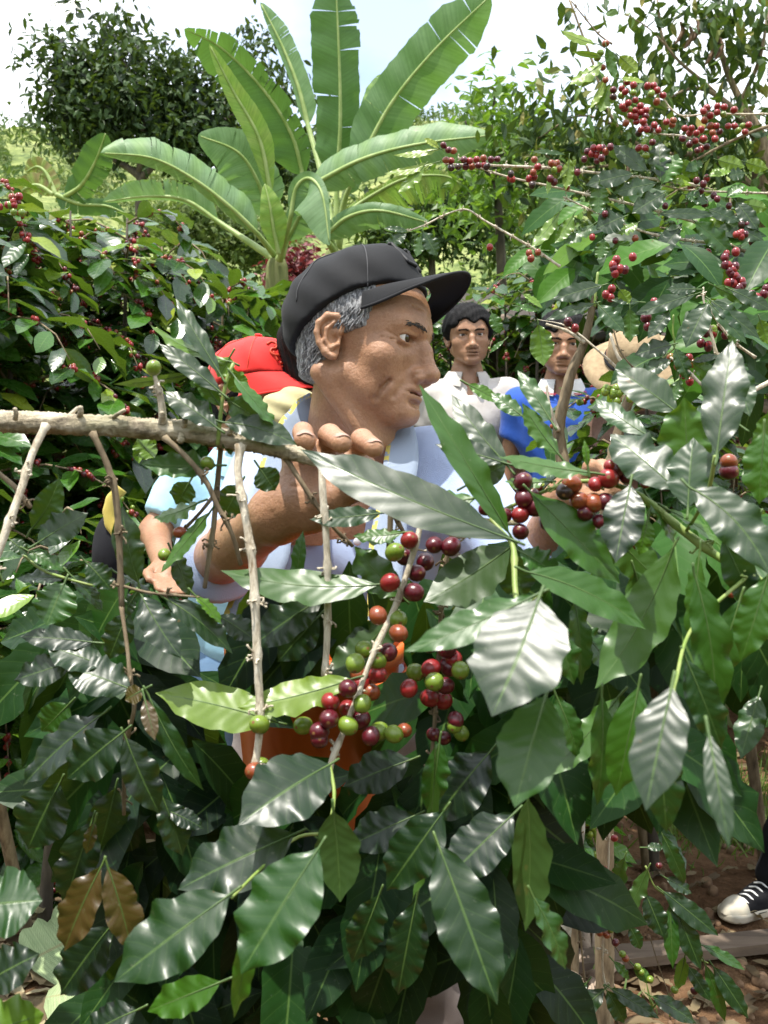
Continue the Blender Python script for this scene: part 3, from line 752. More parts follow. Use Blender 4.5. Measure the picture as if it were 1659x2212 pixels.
# ------------------------------------------------------------------ the other people
def hair_top(slim=1., fringe=.0):
    def fn(p):
        q = p.copy(); q[:, 0] = np.abs(q[:, 0])
        d = ell(q, (0, -.002, .050), (.091 * slim, .110, .096)); d = smin(d, ell(q, (0, -.045, -.015), (.062, .05, .05)), .03)
        d = d + .0035 * np.sin(p[:, 0] * 260 + p[:, 2] * 90) * np.sin(p[:, 1] * 120 + p[:, 0] * 150)
        y, z = q[:, 1], q[:, 2]
        front = y - np.interp(z + .012 * np.sin(p[:, 0] * 90 + fringe), [-.09, -.02, .0, .02, .05, .062, .078, .10], [-.030, -.020, -.010, .030, .052, .085, .12, .14])
        return smax(smax(d, front, .008), -(z - np.interp(y, [-.1, -.04, -.015, .01, .05], [-.062, -.068, -.045, -.008, .010])), .006)
    return fn
def person_far(HCc, yaw, H, label, shirt_m, shirt_label=None, trous_m=M_DARKT, pitch=0, roll=0, slim=1.07, hs=1.04, body_yaw=None, arms=None, hair=True, skin=M_SKIN2,
               collar=None, vox=.010, lean=(0, 0), sleeve=.45, feet_z=0., look=(0, 0), extra_hole=None):
    """a standing person with the head at HCc; H is the height of the crown of the head over the feet"""
    C = np.asarray(HCc, float); R = head_R(yaw, pitch, roll); by = radians(yaw if body_yaw is None else body_yaw)
    fw = np.array([sin(by), -cos(by), 0]); rt = np.cross(fw, (0, 0, 1.)); up = np.array([0, 0, 1.])
    k = H / 1.62; nb = C + np.array([0, 0, -.138]) * k + np.array([lean[0], lean[1], 0]) * .25 - fw * .02
    r = thing('person', (C[0] + lean[0], C[1] + lean[1], feet_z), label, 'person')
    pel = np.array([C[0] + lean[0], C[1] + lean[1], feet_z + (C[2] - feet_z - .12 * k) * .58])
    sr, sl = nb + rt * .150 * k - up * .065 * k, nb - rt * .150 * k - up * .065 * k
    A = arms or {}
    er = A.get('er', sr + rt * .05 - up * .27 * k - fw * .01); el_ = A.get('el', sl - rt * .05 - up * .27 * k - fw * .01)
    wr = A.get('wr', er + fw * .06 - up * .24 * k); wl = A.get('wl', el_ + fw * .06 - up * .24 * k)
    kr, kl = pel + rt * .09 - up * (pel[2] - feet_z) * .46 + fw * .02, pel - rt * .09 - up * (pel[2] - feet_z) * .46 + fw * .02
    ar, al = np.array([kr[0], kr[1], feet_z + .08]), np.array([kl[0], kl[1], feet_z + .08])
    def torso_(p, g):
        d = cone(p, sr, sl, .05 * k + g, .05 * k + g)
        d = smin(d, cone(p, (sr + sl) / 2 - up * .10, pel + up * .10, .115 * k + g, .115 * k + g), .08)
        d = smin(d, cone(p, (sr + sl) / 2 - up * .10 + rt * .06, (sr + sl) / 2 - up * .10 - rt * .06, .105 * k + g, .105 * k + g), .06)
        return smin(d, cone(p, nb, (sr + sl) / 2, .05 + g * .3, .055 + g), .05)
    def legs_(p, g):
        d = smin(chain(p, [(pel + rt * .08, .085 + g), (kr, .055 + g), (ar, .042 + g)], .02), chain(p, [(pel - rt * .08, .085 + g), (kl, .055 + g), (al, .042 + g)], .02), .03)
        return smin(d, ell(p, pel, (.14 + g, .11 + g, .12 + g)), .05)
    def head_(p):
        q = ((p - C.astype(np.float32)) @ R.astype(np.float32)) / hs
        d = head_fn(q, nose=-.6, slim=slim, short=.85) * hs
        return smin(smin(d, cone(p, to_world((0, -.025, -.04), C, R, hs), nb, .050, .056), .02), cone(p, nb, nb - up * .10 + fw * .03, .06, .07), .05)
    def arms_(p):
        d = smin(chain(p, [(sr, .04), (er, .034), (wr, .024)], .02), chain(p, [(sl, .04), (el_, .034), (wl, .024)], .02), .005)
        for w_, e_ in ((wr, er), (wl, el_)):
            t = unit(w_ - e_); sd = unit(np.cross(t, fw + .01))
            d = smin(d, cone(p, w_ + t * .02, w_ + t * .075, .022, .022), .015)
            for i in range(4):
                b = w_ + t * .085 + sd * (-.024 + .016 * i); d = smin(d, chain(p, [(b, .0095), (b + t * .035 + fw * .006, .0085), (b + t * (.058 - .006 * abs(i - 1.4)) + fw * .020, .0072)], .004), .006)
            d = smin(d, chain(p, [(w_ + t * .03 + sd * .02, .012), (w_ + t * .06 + sd * .040 + fw * .012, .010), (w_ + t * .085 + sd * .040 + fw * .022, .008)], .004), .008)
        return d
    a_lo = np.minimum.reduce([sr, sl, er, el_, wr, wl]) - .16; a_hi = np.maximum.reduce([sr, sl, er, el_, wr, wl]) + .16
    t_lo = np.minimum.reduce([sr, sl, pel, er, el_]) - .22; t_hi = np.maximum.reduce([sr, sl, nb, er, el_]) + .20
    l_lo = np.array([pel[0] - .35, pel[1] - .35, feet_z - .03]); l_hi = np.array([pel[0] + .35, pel[1] + .35, pel[2] + .25])
    v, f = merge([surface(head_, C - .17 - np.array([0, 0, .15]), C + .17, .0042), surface(arms_, a_lo, a_hi, .0065),
                  surface(lambda p: torso_(p, -.012), t_lo, t_hi, .02), surface(lambda p: legs_(p, -.012), l_lo, l_hi, .02)])
    obj('body', v, f, skin, r)
    eyes(C, R, hs, r, look); brows(C, R, hs, r, M_HAIR_B, -.6, .85)
    if hair:
        v, f = surface(hair_top(slim * 1.02, C[0] * 7) if hair is True else (lambda p: smax(hair_top(.90)(p), p[:, 2] - .03, .01)), (-.11, -.13, -.09), (.11, .12, .16), .0045); obj('hair', to_world(v, C, R, hs), f, M_HAIR_B, r)
    def shirt_(p):
        d = torso_(p, .010); cr, cl_ = er * sleeve + sr * (1 - sleeve), el_ * sleeve + sl * (1 - sleeve)
        if sleeve > 1: cr, cl_ = er * (2 - sleeve) + wr * (sleeve - 1), el_ * (2 - sleeve) + wl * (sleeve - 1)
        pr = [(sr, .062 * k)] + ([(er, .052)] if sleeve > 1 else []) + [(cr, .052)]; pl_ = [(sl, .062 * k)] + ([(el_, .052)] if sleeve > 1 else []) + [(cl_, .052)]
        arm = smin(chain(p, pr, .02), chain(p, pl_, .02), .01)
        for c_, t_ in ((cr, unit((wr if sleeve > 1 else er) - sr)), (cl_, unit((wl if sleeve > 1 else el_) - sl))):
            near = np.sqrt(((p - c_.astype(np.float32))**2).sum(-1)) < .13
            arm = np.where(near, smax(arm, (p - c_.astype(np.float32)) @ t_.astype(np.float32) - .0, .004), arm)
        d = smin(d, arm, .04) + .005 * np.sin(p[:, 0] * 34 + 3 * np.sin(p[:, 2] * 15)) * np.sin(p[:, 2] * 19 + 5 * p[:, 0])
        hole = cone(p, nb - up * .03, to_world((0, -.02, -.06), C, R, hs), .060, .072)
        hole = smin(hole, cone(p, nb + fw * .09 - up * .09, nb + fw * .12 + up * .04, .008, .045), .02)
        return smax(smax(d, -hole, .005), -(p[:, 2] - (pel[2] - .05)), .004)
    v, f = surface(shirt_, t_lo, t_hi, vox); obj('shirt', v, f, shirt_m, r)
    v, f = surface(lambda p: smax(legs_(p, .012), p[:, 2] - (pel[2] + .10), .01), l_lo, l_hi, .014); obj('trousers', v, f, trous_m, r)
    for a_ in (ar, al):
        Rz = np.array(Matrix.Rotation(by, 3, 'Z'))
        c0 = a_ + fw * .05 - up * .035
        v, f = surface(lambda p: smax(smin(ell((p - c0.astype(np.float32)) @ Rz.astype(np.float32), (0, 0, 0), (.045, .125, .04)), cone(p, a_, a_ + up * .03, .042, .042), .03), -(p[:, 2] - feet_z), .004),
                       a_ - .22, a_ + .22, .010); obj('shoe', v, f, M_DARKT, r)
    if collar:
        v, f = collar_mesh(nb - up * .004, .070, .036, .034, .40, by); obj('collar', v, f, collar, r)
    return dict(root=r, C=C, R=R, nb=nb, fw=fw, rt=rt, sr=sr, sl=sl, pel=pel, er=er, el=el_, wr=wr, wl=wl)

a_ = person_far(P(1011, 735, 4.1), 4, P(1011, 735, 4.1)[2] + .12, "young man with black hair in an unbuttoned off white shirt, right of the black cap", M_WHITE, collar=M_WHITE, roll=2)
ball_c = P(1214, 752, 3.9)
b_ = person_far(ball_c, -6, ball_c[2] + .12, "smiling man in royal blue jersey with white and red trimmed collar", M_BLUE, roll=-2, pitch=-3)
M_WCOL = cloth("white_knit", (.62, .62, .62), (.74, .74, .74), 900)
M_RTRIM = simple("red_trim", (.5, .02, .03), (.6, .03, .04), .7)
v, f = collar_mesh(b_['nb'] + np.array([0, 0, -.004]), .070, .040, .030, .36, radians(-6)); obj('collar', v, f, M_WCOL, b_['root'])
for off_ in (.0, .006):
    pts = []
    for i in range(31):
        a = .34 + (2 * pi - .68) * i / 30; rr = .103 + off_
        pts.append((*(b_['nb'] + np.array([sin(a) * rr, -cos(a) * rr, -.008 - .022 * abs(cos(a / 2))**6 - off_ * .8])), .0016))
    v, f = tube(pts, n=80, k=6); obj('collar_trim', v, f, M_RTRIM, b_['root'])
# the picker in the red cap, seen between the leaves
rc = P(545, 876, 2.35)
c_ = person_far(rc, 52, rc[2] + .12, "picker in light blue shirt with red cap partly hidden by leaves", M_CYAN, trous_m=M_JEANS, body_yaw=20, pitch=-8, roll=-4, sleeve=.75, lean=(-.06, .05),
                arms=dict(er=P(335, 1150, 2.30), wr=P(352, 1215, 2.15)), collar=M_CYAN, hair='short', slim=.93)
Rst = [[(34, 52), (26, 56), (18, 55), (16, 51), (22, 47), (28, 46), (30, 42), (24, 39), (14, 40)], [(22, 50), (8, 51), (0, 46), (0, 38), (6, 31), (16, 31)], [(9, 51), (6, 27)], [(14, 27), (-2, 27)], [(26, 43), (20, 33)]]
make_cap(rc - c_['R'] @ np.array([0, .004, -.002]), c_['R'], 1.10, ("bright red baseball cap with raised orange red monogram worn behind the leaves", "cap"), M_RED, M_RED_E, Rst, arch=.032, tilt=-.02, reach=.066)
# khaki jacket person between the red cap and the grey haired man
kc = P(705, 790, 2.3)
d_ = person_far(kc, 140, kc[2] + .12, "person in khaki jacket standing behind the neck of the grey haired man", M_KHAKI, body_yaw=150, trous_m=M_DARKT, sleeve=1.7, collar=M_KHAKI)
kh_ = P(636, 882, 2.22)
v, f = surface(lambda p: smin(ell(p, kh_, (.058, .06, .045)), ell(p, P(610, 905, 2.22), (.07, .06, .05)), .03) + .003 * np.sin(p[:, 2] * 160 + p[:, 0] * 60), kh_ - .16, kh_ + .12, .006)
obj('hood', v, f, M_KHAKI, d_['root'])
# straw hat woman under the shed roof, behind the leaves
sc_ = P(1372, 800, 3.5)
e_ = person_far(sc_, -70, sc_[2] + .12, "person in wide pale straw hat and brown shirt behind the leaves", M_MAROON, body_yaw=-50, sleeve=.7, pitch=-6, hair='short')
M_STRAW = simple("straw", (.26, .18, .10), (.38, .28, .16), .8, 60, 500, .6, .003)
hat = thing('straw_hat', sc_, "wide brimmed pale straw hat seen between leaves beside the blue jersey", "hat")
V, F = [], []; k = 36; prof = [(.185, -.025), (.16, -.004), (.12, .012), (.098, .022), (.095, .05), (.088, .09), (.06, .115), (.0, .118)]
for i, (r_, z_) in enumerate(prof):
    for j in range(k):
        a = 2 * pi * j / k; V.append((r_ * sin(a) * .95, r_ * cos(a), z_ + .035 + (.030 * abs(sin(a))**2 * (r_ > .11) * (r_ - .1) / .085)))
for i in range(len(prof) - 1):
    for j in range(k): F.append((i * k + j, i * k + (j + 1) % k, (i + 1) * k + (j + 1) % k, (i + 1) * k + j))
V = np.array(V); V2 = V * [1, 1, 1] - np.array([0, 0, .003]); n0 = len(V); F2 = [tuple(n0 + q for q in reversed(t)) for t in F] + [(j, n0 + j, n0 + (j + 1) % k, (j + 1) % k) for j in range(k)]
Rh = np.array(Matrix.Rotation(radians(38), 3, 'X')) @ np.array(Matrix.Rotation(radians(-12), 3, 'Y')) * 1.02
sc_ = sc_ + np.array([.0, -.01, .0])
obj('brim', to_world(np.vstack([V, V2]), sc_, Rh), F + F2, M_STRAW, hat)
v, f = tube([(*to_world((.098 * sin(a), .098 * cos(a), .064), sc_, Rh), .006) for a in np.linspace(0, 2 * pi, 25)], n=50, k=6); obj('hat_band', v, f, M_DARKT, hat)
# the person whose canvas shoe steps in at the lower right
ft = ground_at(1560, 1990)
def shoe_person():
    toe = ft; fwd = unit(np.array([-.90, -.44, 0])); back = toe - fwd * .26; ank = back + fwd * .055 + np.array([0, 0, .09])
    up = np.array([0, 0, 1.]); rt = np.cross(fwd, up)
    r = thing('person', back, "person in black trousers and black canvas shoe stepping in at the lower right", 'person')
    hip = back + np.array([.22, .10, .82]); knee = (ank + hip) / 2 + fwd * .05
    ank2 = ank + np.array([.34, .20, 0]); knee2 = (ank2 + hip) / 2 + fwd * .04; sh = hip + np.array([0, 0, .48]); hc = hip + np.array([0, 0, .70])
    def leg(p, g): return smin(smin(chain(p, [(hip - rt * .08, .085 + g), (knee, .058 + g), (ank, .042 + g)], .02), chain(p, [(hip + rt * .08, .085 + g), (knee2, .058 + g), (ank2, .042 + g)], .02), .03), ell(p, hip, (.14 + g, .12 + g, .12 + g)), .05)
    def bod(p):
        q = ((p - hc.astype(np.float32)) @ head_R(-60).astype(np.float32)); d = head_fn(q, slim=.95)
        d = smin(d, cone(p, hc - up * .04, sh, .05, .06), .03); d = smin(d, cone(p, sh + rt * .15, sh - rt * .15, .05, .05), .04); d = smin(d, cone(p, sh - up * .1, hip, .11, .11), .08)
        for s_ in (1, -1):
            e1 = sh + rt * .2 * s_ - up * .28; w1 = e1 - up * .22 + fwd * .10; d = smin(d, chain(p, [(sh + rt * .15 * s_, .045), (e1, .035), (w1, .025)], .02), .02); d = smin(d, ell(p, w1 - up * .07, (.03, .03, .07)), .01)
        return smin(d, leg(p, -.01), .02)
    v, f = surface(bod, np.minimum(hip, ank) - .45, hc + .3, .012); obj('body', v, f, M_SKIN2, r)
    v, f = surface(lambda p: smax(leg(p, .016) + .004 * np.sin(p[:, 2] * 50 + p[:, 0] * 30), p[:, 2] - hip[2] - .1, .01), np.minimum(hip, ank) - .25, hip + .4, .010); obj('trousers', v, f, M_DARKT, r)
    v, f = surface(lambda p: smax(smin(cone(p, sh - up * .1, hip, .125, .125), smin(cone(p, sh + rt * .15, sh - rt * .15, .06, .06), smin(cone(p, sh + rt * .15, sh + rt * .2 - up * .2, .06, .055), cone(p, sh - rt * .15, sh - rt * .2 - up * .2, .06, .055), .01), .04), .06), -cone(p, sh, hc, .06, .07), .005), hip - .3, hc + .25, .012); obj('shirt', v, f, M_MAROON, r)
    v, f = surface(hair_top(.97), (-.11, -.13, -.09), (.11, .12, .16), .008); obj('hair', to_world(v, hc, head_R(-60)), f, M_HAIR_B, r)
    M_RUB = simple("white_rubber", (.52, .46, .36), (.66, .61, .50), .6, 30); M_CANV = cloth("black_canvas", (.005, .005, .007), (.011, .011, .014), 1500, .9, sheen=.02)
    M_LACE = simple("white_lace", (.70, .70, .70), (.8, .8, .8), .7)
    for (bk, vis) in ((back, 1), (back + np.array([.34, .20, 0]), 0)):
        Rm = np.stack([rt, fwd, up], 1)
        def S(p): return (p - bk.astype(np.float32)) @ Rm.astype(np.float32)
        def outl(q, g): return smin(cone(q * [1, 1, 0], (0, .045, 0), (.002, .13, 0), .034 + g, .040 + g), cone(q * [1, 1, 0], (.002, .13, 0), (.0, .215, 0), .044 + g, .042 + g), .02)
        def sole(p): q = S(p); return smax(outl(q, .003), np.abs(q[:, 2] - .014) - .012, .003)
        def upper(p):
            q = S(p); top = np.interp(q[:, 1], [0, .06, .10, .16, .20, .26], [.095, .090, .082, .056, .044, .020])
            d = smax(outl(q, -.003 + 0 * q[:, 0]) + np.clip(q[:, 2] - .03, 0, 1) * .22, q[:, 2] - top + (q[:, 0] / .05)**2 * .012, .012); return smax(smax(d, -(q[:, 2] - .02), .003), q[:, 1] - .205, .004)
        def toecap(p): q = S(p); return smax(smax(ell(q, (0, .195, .014), (.043, .068, .046)), -(q[:, 1] - .196), .003), -(q[:, 2] - .018), .003)
        lo, hi = bk - .32, bk + .32; lo[2] = -.01; hi[2] = .14
        s_ = thing('canvas_shoe', bk, ("black canvas shoe with white rubber toe and laces on the brown soil" if vis else "black canvas shoe standing farther back beside its white toed fellow"), 'shoe') if False else r
        v, f = surface(upper, lo, hi, .004); o = obj('shoe', v, f, M_CANV, r)
        v, f = surface(sole, lo, hi, .004); obj('sole', v, f, M_RUB, o)
        v, f = surface(toecap, lo, hi, .004); obj('toe_cap', v, f, M_RUB, o)
        la = []
        for j in range(5):
            y = .118 + .018 * j; zt = np.interp(y, [.06, .10, .16, .20], [.090, .082, .056, .044]) + .002
            la.append(tube([(*(bk + Rm @ np.array([-.022, y - .004, zt - .006])), .0028), (*(bk + Rm @ np.array([0, y, zt + .002])), .0028), (*(bk + Rm @ np.array([.022, y + .004, zt - .006])), .0028)], n=8, k=6))
        v, f = join(la); obj('lace', v, f, M_LACE, o)
        ln = []
        v, f = tube([(*(bk + Rm @ np.array([.046 * sin(a) , .13 + (.130 * cos(a) if cos(a) > 0 else .120 * cos(a)), .022])), .0016) for a in np.linspace(-2.2, 2.2, 30)], n=60, k=5)
        obj('sole_stripe', v, f, M_CANV, o)
shoe_person()
# ------------------------------------------------------------------ ground, hills
def az_of(x): return math.atan2((x - 829.5) / FPX, cos(PITCH))
SKY_X = [-1500, -600, 0, 60, 120, 230, 330, 480, 600, 690, 780, 860, 900, 960, 1010, 1060, 1140, 1250, 1400, 1659, 2300, 3500]
SKY_Y = [330, 350, 328, 306, 300, 322, 368, 410, 360, 312, 308, 276, 268, 262, 258, 264, 300, 312, 330, 330, 330, 400]
AZ = np.array([az_of(x) for x in SKY_X]); EL = np.array([math.atan(((1106 - y) / FPX)) - PITCH for y in SKY_Y])
def vnoise(x, y, s=1., seed=0):
    x, y = x * s + seed * 17.3, y * s - seed * 9.1
    return (np.sin(x * 1.7 + 1.3 * np.sin(y * 1.1)) + np.sin(y * 2.3 + 1.7 * np.sin(x * .9 + 1)) + .5 * np.sin(x * 4.1 + y * 3.7 + 2 * np.sin(y * 2.9))) / 2.5
def ground_h(x, y):
    x, y = np.asarray(x, float), np.asarray(y, float); R = np.hypot(x, y); az = np.arctan2(x, y)
    e = np.interp(az, AZ, EL); top = np.tan(e) * 110 + CAM_H
    t = np.clip((R - 11) / 99, 0, 1); s = t**1.25
    h = top * s + np.clip(R - 14, 0, 40) / 40 * vnoise(x, y, .11) * 1.3 + .018 * vnoise(x, y, 2.3, 3) * np.clip(R, 0, 2) + .010 * vnoise(x, y, 9, 5)
    return np.where(R > 110, top + (110 - R) * .35, h) - .0
ra = np.r_[0, np.geomspace(.25, 14, 70), np.geomspace(14.6, 112, 90), np.geomspace(118, 420, 12)]
th = np.radians(np.r_[np.linspace(-180, -50, 40, endpoint=False), np.linspace(-50, 50, 260, endpoint=False), np.linspace(50, 180, 41)])
RR, TT = np.meshgrid(ra, th, indexing='ij'); X = RR * np.sin(TT); Y = RR * np.cos(TT); Z = ground_h(X, Y)
nt_ = len(th); i = np.arange(len(ra) - 1)[:, None] * nt_; j = np.arange(nt_ - 1)[None]
F = np.stack([i + j, i + nt_ + j, i + nt_ + j + 1, i + j + 1], -1).reshape(-1, 4)[:, ::-1]
def ground_mat():
    m, nt, b = new_mat("soil_and_grass"); b.inputs['Roughness'].default_value = .95; b.inputs['Specular IOR Level'].default_value = .15
    n1 = noise(nt, 3.0, 7, .65); soil = ramp(nt, n1.outputs['Fac'], [(.3, (.085, .045, .022)), (.5, (.17, .10, .055)), (.7, (.25, .16, .09))]).outputs['Color']
    n2 = noise(nt, 45, 6, .7); sp = ramp(nt, n2.outputs['Fac'], [(.3, (.55, .5, .45)), (.65, (1.15, 1.1, 1.05))]).outputs['Color']
    soil = mixc(nt, .8, soil, sp, 'MULTIPLY')
    n3 = noise(nt, .32, 9, .68); hill = ramp(nt, n3.outputs['Fac'], [(.36, (.07, .10, .04)), (.44, (.16, .20, .07)), (.56, (.26, .29, .11)), (.68, (.34, .35, .16))]).outputs['Color']
    n4 = noise(nt, 2.2, 6, .7); hill = mixc(nt, .7, hill, ramp(nt, n4.outputs['Fac'], [(.38, (.35, .45, .35)), (.6, (1.1, 1.1, 1.0))]).outputs['Color'], 'MULTIPLY')
    g = nt.nodes.new('ShaderNodeNewGeometry'); ln = nt.nodes.new('ShaderNodeVectorMath'); ln.operation = 'LENGTH'; nt.links.new(g.outputs['Position'], ln.inputs[0])
    mr = nt.nodes.new('ShaderNodeMapRange'); mr.inputs['From Min'].default_value = 7; mr.inputs['From Max'].default_value = 12; nt.links.new(ln.outputs['Value'], mr.inputs['Value'])
    nt.links.new(mixc(nt, mr.outputs[0], soil, hill), b.inputs['Base Color'])
    bump(nt, b, mth(nt, 'ADD', n2.outputs['Fac'], mth(nt, 'MULTIPLY', n1.outputs['Fac'], 2.)), .9, .02)
    return m
go = obj('ground', np.stack([X.ravel(), Y.ravel(), Z.ravel()], 1), F, ground_mat()); go['kind'] = 'structure'
def gz(x, y): return float(ground_h(x, y))

# scrub all over the hillsides
rng = np.random.default_rng(11)
def quad_leaves(C, N, size, rng, tone):
    """small folded leaf faces at points C facing N; returns arrays"""
    n = len(C); t = rng.normal(0, 1, (n, 3)); t -= N * (t * N).sum(1)[:, None]; t /= np.linalg.norm(t, axis=1)[:, None]; s = np.cross(N, t)
    L = (size * rng.uniform(.7, 1.3, n))[:, None]; Wd = L * rng.uniform(.30, .45, (n, 1))
    b = C; V = np.stack([b, b + t * L * .45 + s * Wd * .5 + N * L * .05, b + t * L - N * L * .12, b + t * L * .45 - s * Wd * .5 + N * L * .05], 1).reshape(-1, 3)
    F = np.arange(n * 4).reshape(-1, 4); uv = np.tile([[0, .5], [.45, 1], [1, .5], [.45, 0]], (n, 1)); return V, F, uv, np.repeat(tone, 4)
def bushes(name, n, rlo, rhi, azl, azh, size, nl, mat, seed, tone=(0, .8), hs=1.):
    rng = np.random.default_rng(seed); R = np.sqrt(rng.uniform(rlo**2, rhi**2, n)); A = np.radians(rng.uniform(azl, azh, n)); bx, by = R * np.sin(A), R * np.cos(A)
    keep = vnoise(bx, by, .12, seed) > rng.uniform(-.9, .5, n); bx, by, R = bx[keep], by[keep], R[keep]; n = len(bx); bz = ground_h(bx, by)
    sz = rng.uniform(.5, 1.4, n) * size * (R / 50)**.5; Cc = np.repeat(np.stack([bx, by, bz + sz * .4 * hs], 1), nl, 0); d = rng.normal(0, 1, (n * nl, 3)); d /= np.linalg.norm(d, axis=1)[:, None]; d[:, 2] = np.abs(d[:, 2])
    r = rng.uniform(.5, 1, (n * nl, 1))**.6; C = Cc + d * r * np.repeat(sz, nl)[:, None] * np.array([1, 1, .9 * hs])
    N = d + rng.normal(0, .5, d.shape); N /= np.linalg.norm(N, axis=1)[:, None]
    V, F, uv, t = quad_leaves(C, N, np.repeat(sz, nl) * .55, rng, np.repeat(rng.uniform(*tone, n), nl) + rng.uniform(-.1, .1, n * nl))
    o = obj(name, V, F, mat, smooth=False, uvs=uv, attrs={'tone': np.clip(t, 0, 1)}); o['kind'] = 'stuff'; return o
M_SCRUB = leaf_mat("scrub_leaf", [(0, (.05, .08, .035)), (.5, (.14, .18, .065)), (1, (.28, .30, .13))], fine=False, rough=.7, trans=.2, spec=.2)
bushes('hillside_scrub', 2600, 22, 112, -32, 30, .75, 26, M_SCRUB, 4)
bushes('undergrowth', 700, 9, 24, -34, 34, .55, 70, M_SCRUB, 7, (.1, .9), 1.1)

# ------------------------------------------------------------------ banana plants
def banana_leaf(parent, mid, wl, wr, al, ar, tears=4, tone=.4, seed=0, droop=.15, taper=(.12, .75), rag=0., petiole=None, nu=46):
    """mid: rows (x px, y px, depth); wl / wr half widths in px on the left / right of the direction of growth; al / ar how far each half turns towards the viewer (degrees)"""
    rng = np.random.default_rng(seed)
    c = spline(np.array([P(*m) for m in mid]), nu + 1); d0 = np.mean([m[2] for m in mid]); px = d0 / FPX
    t = np.gradient(c, axis=0); t /= np.linalg.norm(t, axis=1)[:, None]
    view = CAMP - c; view /= np.linalg.norm(view, axis=1)[:, None]
    S = np.cross(t, view); S /= np.linalg.norm(S, axis=1)[:, None]          # to the right of growth on the picture
    Nn = np.cross(S, t); u = np.linspace(0, 1, nu + 1)
    prof = np.clip(np.minimum(1, (u / taper[0])**.6) * np.minimum(1, ((1 - u) / (1 - taper[1]) + .0)**.62), 0.01, 1)
    V, Fc, UV, T = [], [], [], []; n0 = 0; nv = 5
    for side, w, a in ((-1, wl, al), (1, wr, ar)):
        if w <= 0: continue
        tn_ = tears if (side > 0 or tears < 6 or tears > 20) else 2; cuts = [0] + sorted(rng.choice(np.arange(4, nu - 2), min(tn_, nu - 8), replace=False).tolist()) + [nu]; w = w * 1.06
        for q0, q1 in zip(cuts[:-1], cuts[1:]):
            if q1 - q0 < 1: continue
            ex = radians(rng.normal(0, 7 if tears > 6 else 2.5)); sh = rng.uniform(.86, 1.0) if rag else 1; k = nv + 1
            for ii in range(q0, q1 + 1):
                ss = 1.0
                if ii in (q0, q1) and tears: ss = .975
                shift = (0.12 if ii == q0 and q0 > 0 else (-0.12 if ii == q1 and q1 < nu else 0))
                for v in range(nv + 1):
                    f = v / nv; ang = radians(a) + ex - droop * f * 1.2 + .04 * sin(ii * .8 + seed)
                    ww = w * px * prof[ii] * sh * ss * f * (1 + .02 * sin(ii * 2.1 + side))
                    slope = .16 * w * px * prof[ii] * f           # side veins run forward
                    p = c[ii] + S[ii] * side * cos(ang) * ww + Nn[ii] * sin(ang) * ww + t[ii] * (slope + shift * f * np.linalg.norm(c[1] - c[0]))
                    V.append(p); UV.append((u[ii], .5 + side * f * .5)); T.append(tone + .05 * sin(ii * .9) + (.5 * rag if (rag and f > .8 and rng.random() < .5) else 0))
            m = q1 - q0 + 1
            for ii in range(m - 1):
                for v in range(nv):
                    a0 = n0 + ii * k + v; q = (a0, a0 + k, a0 + k + 1, a0 + 1); Fc.append(q if side < 0 else q[::-1])
            n0 += m * k
    lf = obj('leaf', np.array(V), np.array(Fc), M_BANANA, parent, uvs=np.array(UV), attrs={'tone': np.clip(T, 0, 1)})
    rr = np.interp(u, [0, 1], [5.5 * px, 1.2 * px]); pts = np.c_[c + Nn * 1.0 * px, rr]
    if petiole is not None:
        pp = spline(np.array([P(*m) for m in petiole] + [c[0]]), 10)[:-1]; pts = np.vstack([np.c_[pp, np.linspace(9, 5.5, len(pp)) * px], pts])
    v, f = tube(pts[::2], n=40, k=7); obj('midrib', v, f, M_BAN_STEM, lf)
    return lf
M_BAN_STEM = simple("banana_midrib", (.20, .30, .07), (.34, .42, .16), .5, 12)
M_PSEUDO = bark("banana_stem", (.06, .06, .025), (.16, .18, .06), (.26, .24, .12), 8, (1, 1, .15), .5)
bp1 = P(598, 560, 7.6); bA = thing('banana_plant', (bp1[0], bp1[1], gz(bp1[0], bp1[1])), "banana plant with broad pale arching leaves rising left behind the black cap", 'banana plant', 'banana plants behind the coffee')
bp2 = P(722, 540, 8.4); bB = thing('banana_plant', (bp2[0], bp2[1], gz(bp2[0], bp2[1])), "banana plant with tall upright dark and long diagonal leaves above the black cap", 'banana plant', 'banana plants behind the coffee')
for bb, q in ((bA, bp1), (bB, bp2)):
    z0 = gz(q[0], q[1]) - .1
    v, f = tube([(q[0] + .05, q[1], z0, .13), (q[0], q[1], z0 + 1.2, .11), (q[0], q[1], q[2] - .1, .085), (*q, .06)], n=20, k=14); obj('stem', v, f, M_PSEUDO, bb)
D = 7.6
banana_leaf(bA, [(556, 505, 7.4), (500, 450, 7.3), (420, 388, 7.2), (330, 342, 7.1), (218, 330, 7.0)], 44, 58, -38, -12, 9, .62, 1, petiole=[(600, 560, 7.6)], droop=.5)
banana_leaf(bA, [(578, 470, 7.7), (560, 400, 7.6), (515, 330, 7.5), (428, 292, 7.4)], 62, 52, 12, -10, 5, .50, 2, petiole=[(602, 560, 7.7)], taper=(.2, .6))
banana_leaf(bA, [(585, 420, 7.5), (560, 300, 7.4), (500, 190, 7.3), (452, 95, 7.2)], 24, 26, 30, 14, 1, .86, 3, petiole=[(604, 560, 7.6), (592, 500, 7.55)], taper=(.3, .5))
banana_leaf(bA, [(655, 380, 8.0), (630, 290, 7.9), (570, 195, 7.8), (480, 105, 7.7), (398, 62, 7.6)], 58, 34, -12, 46, 16, .18, 4, petiole=[(606, 560, 7.7)], rag=.0)
banana_leaf(bA, [(628, 470, 7.2), (640, 405, 7.15), (668, 385, 7.1), (696, 420, 7.0), (712, 530, 6.95)], 14, 74, 10, 4, 4, .55, 5, petiole=[(604, 562, 7.5)], taper=(.2, .55))
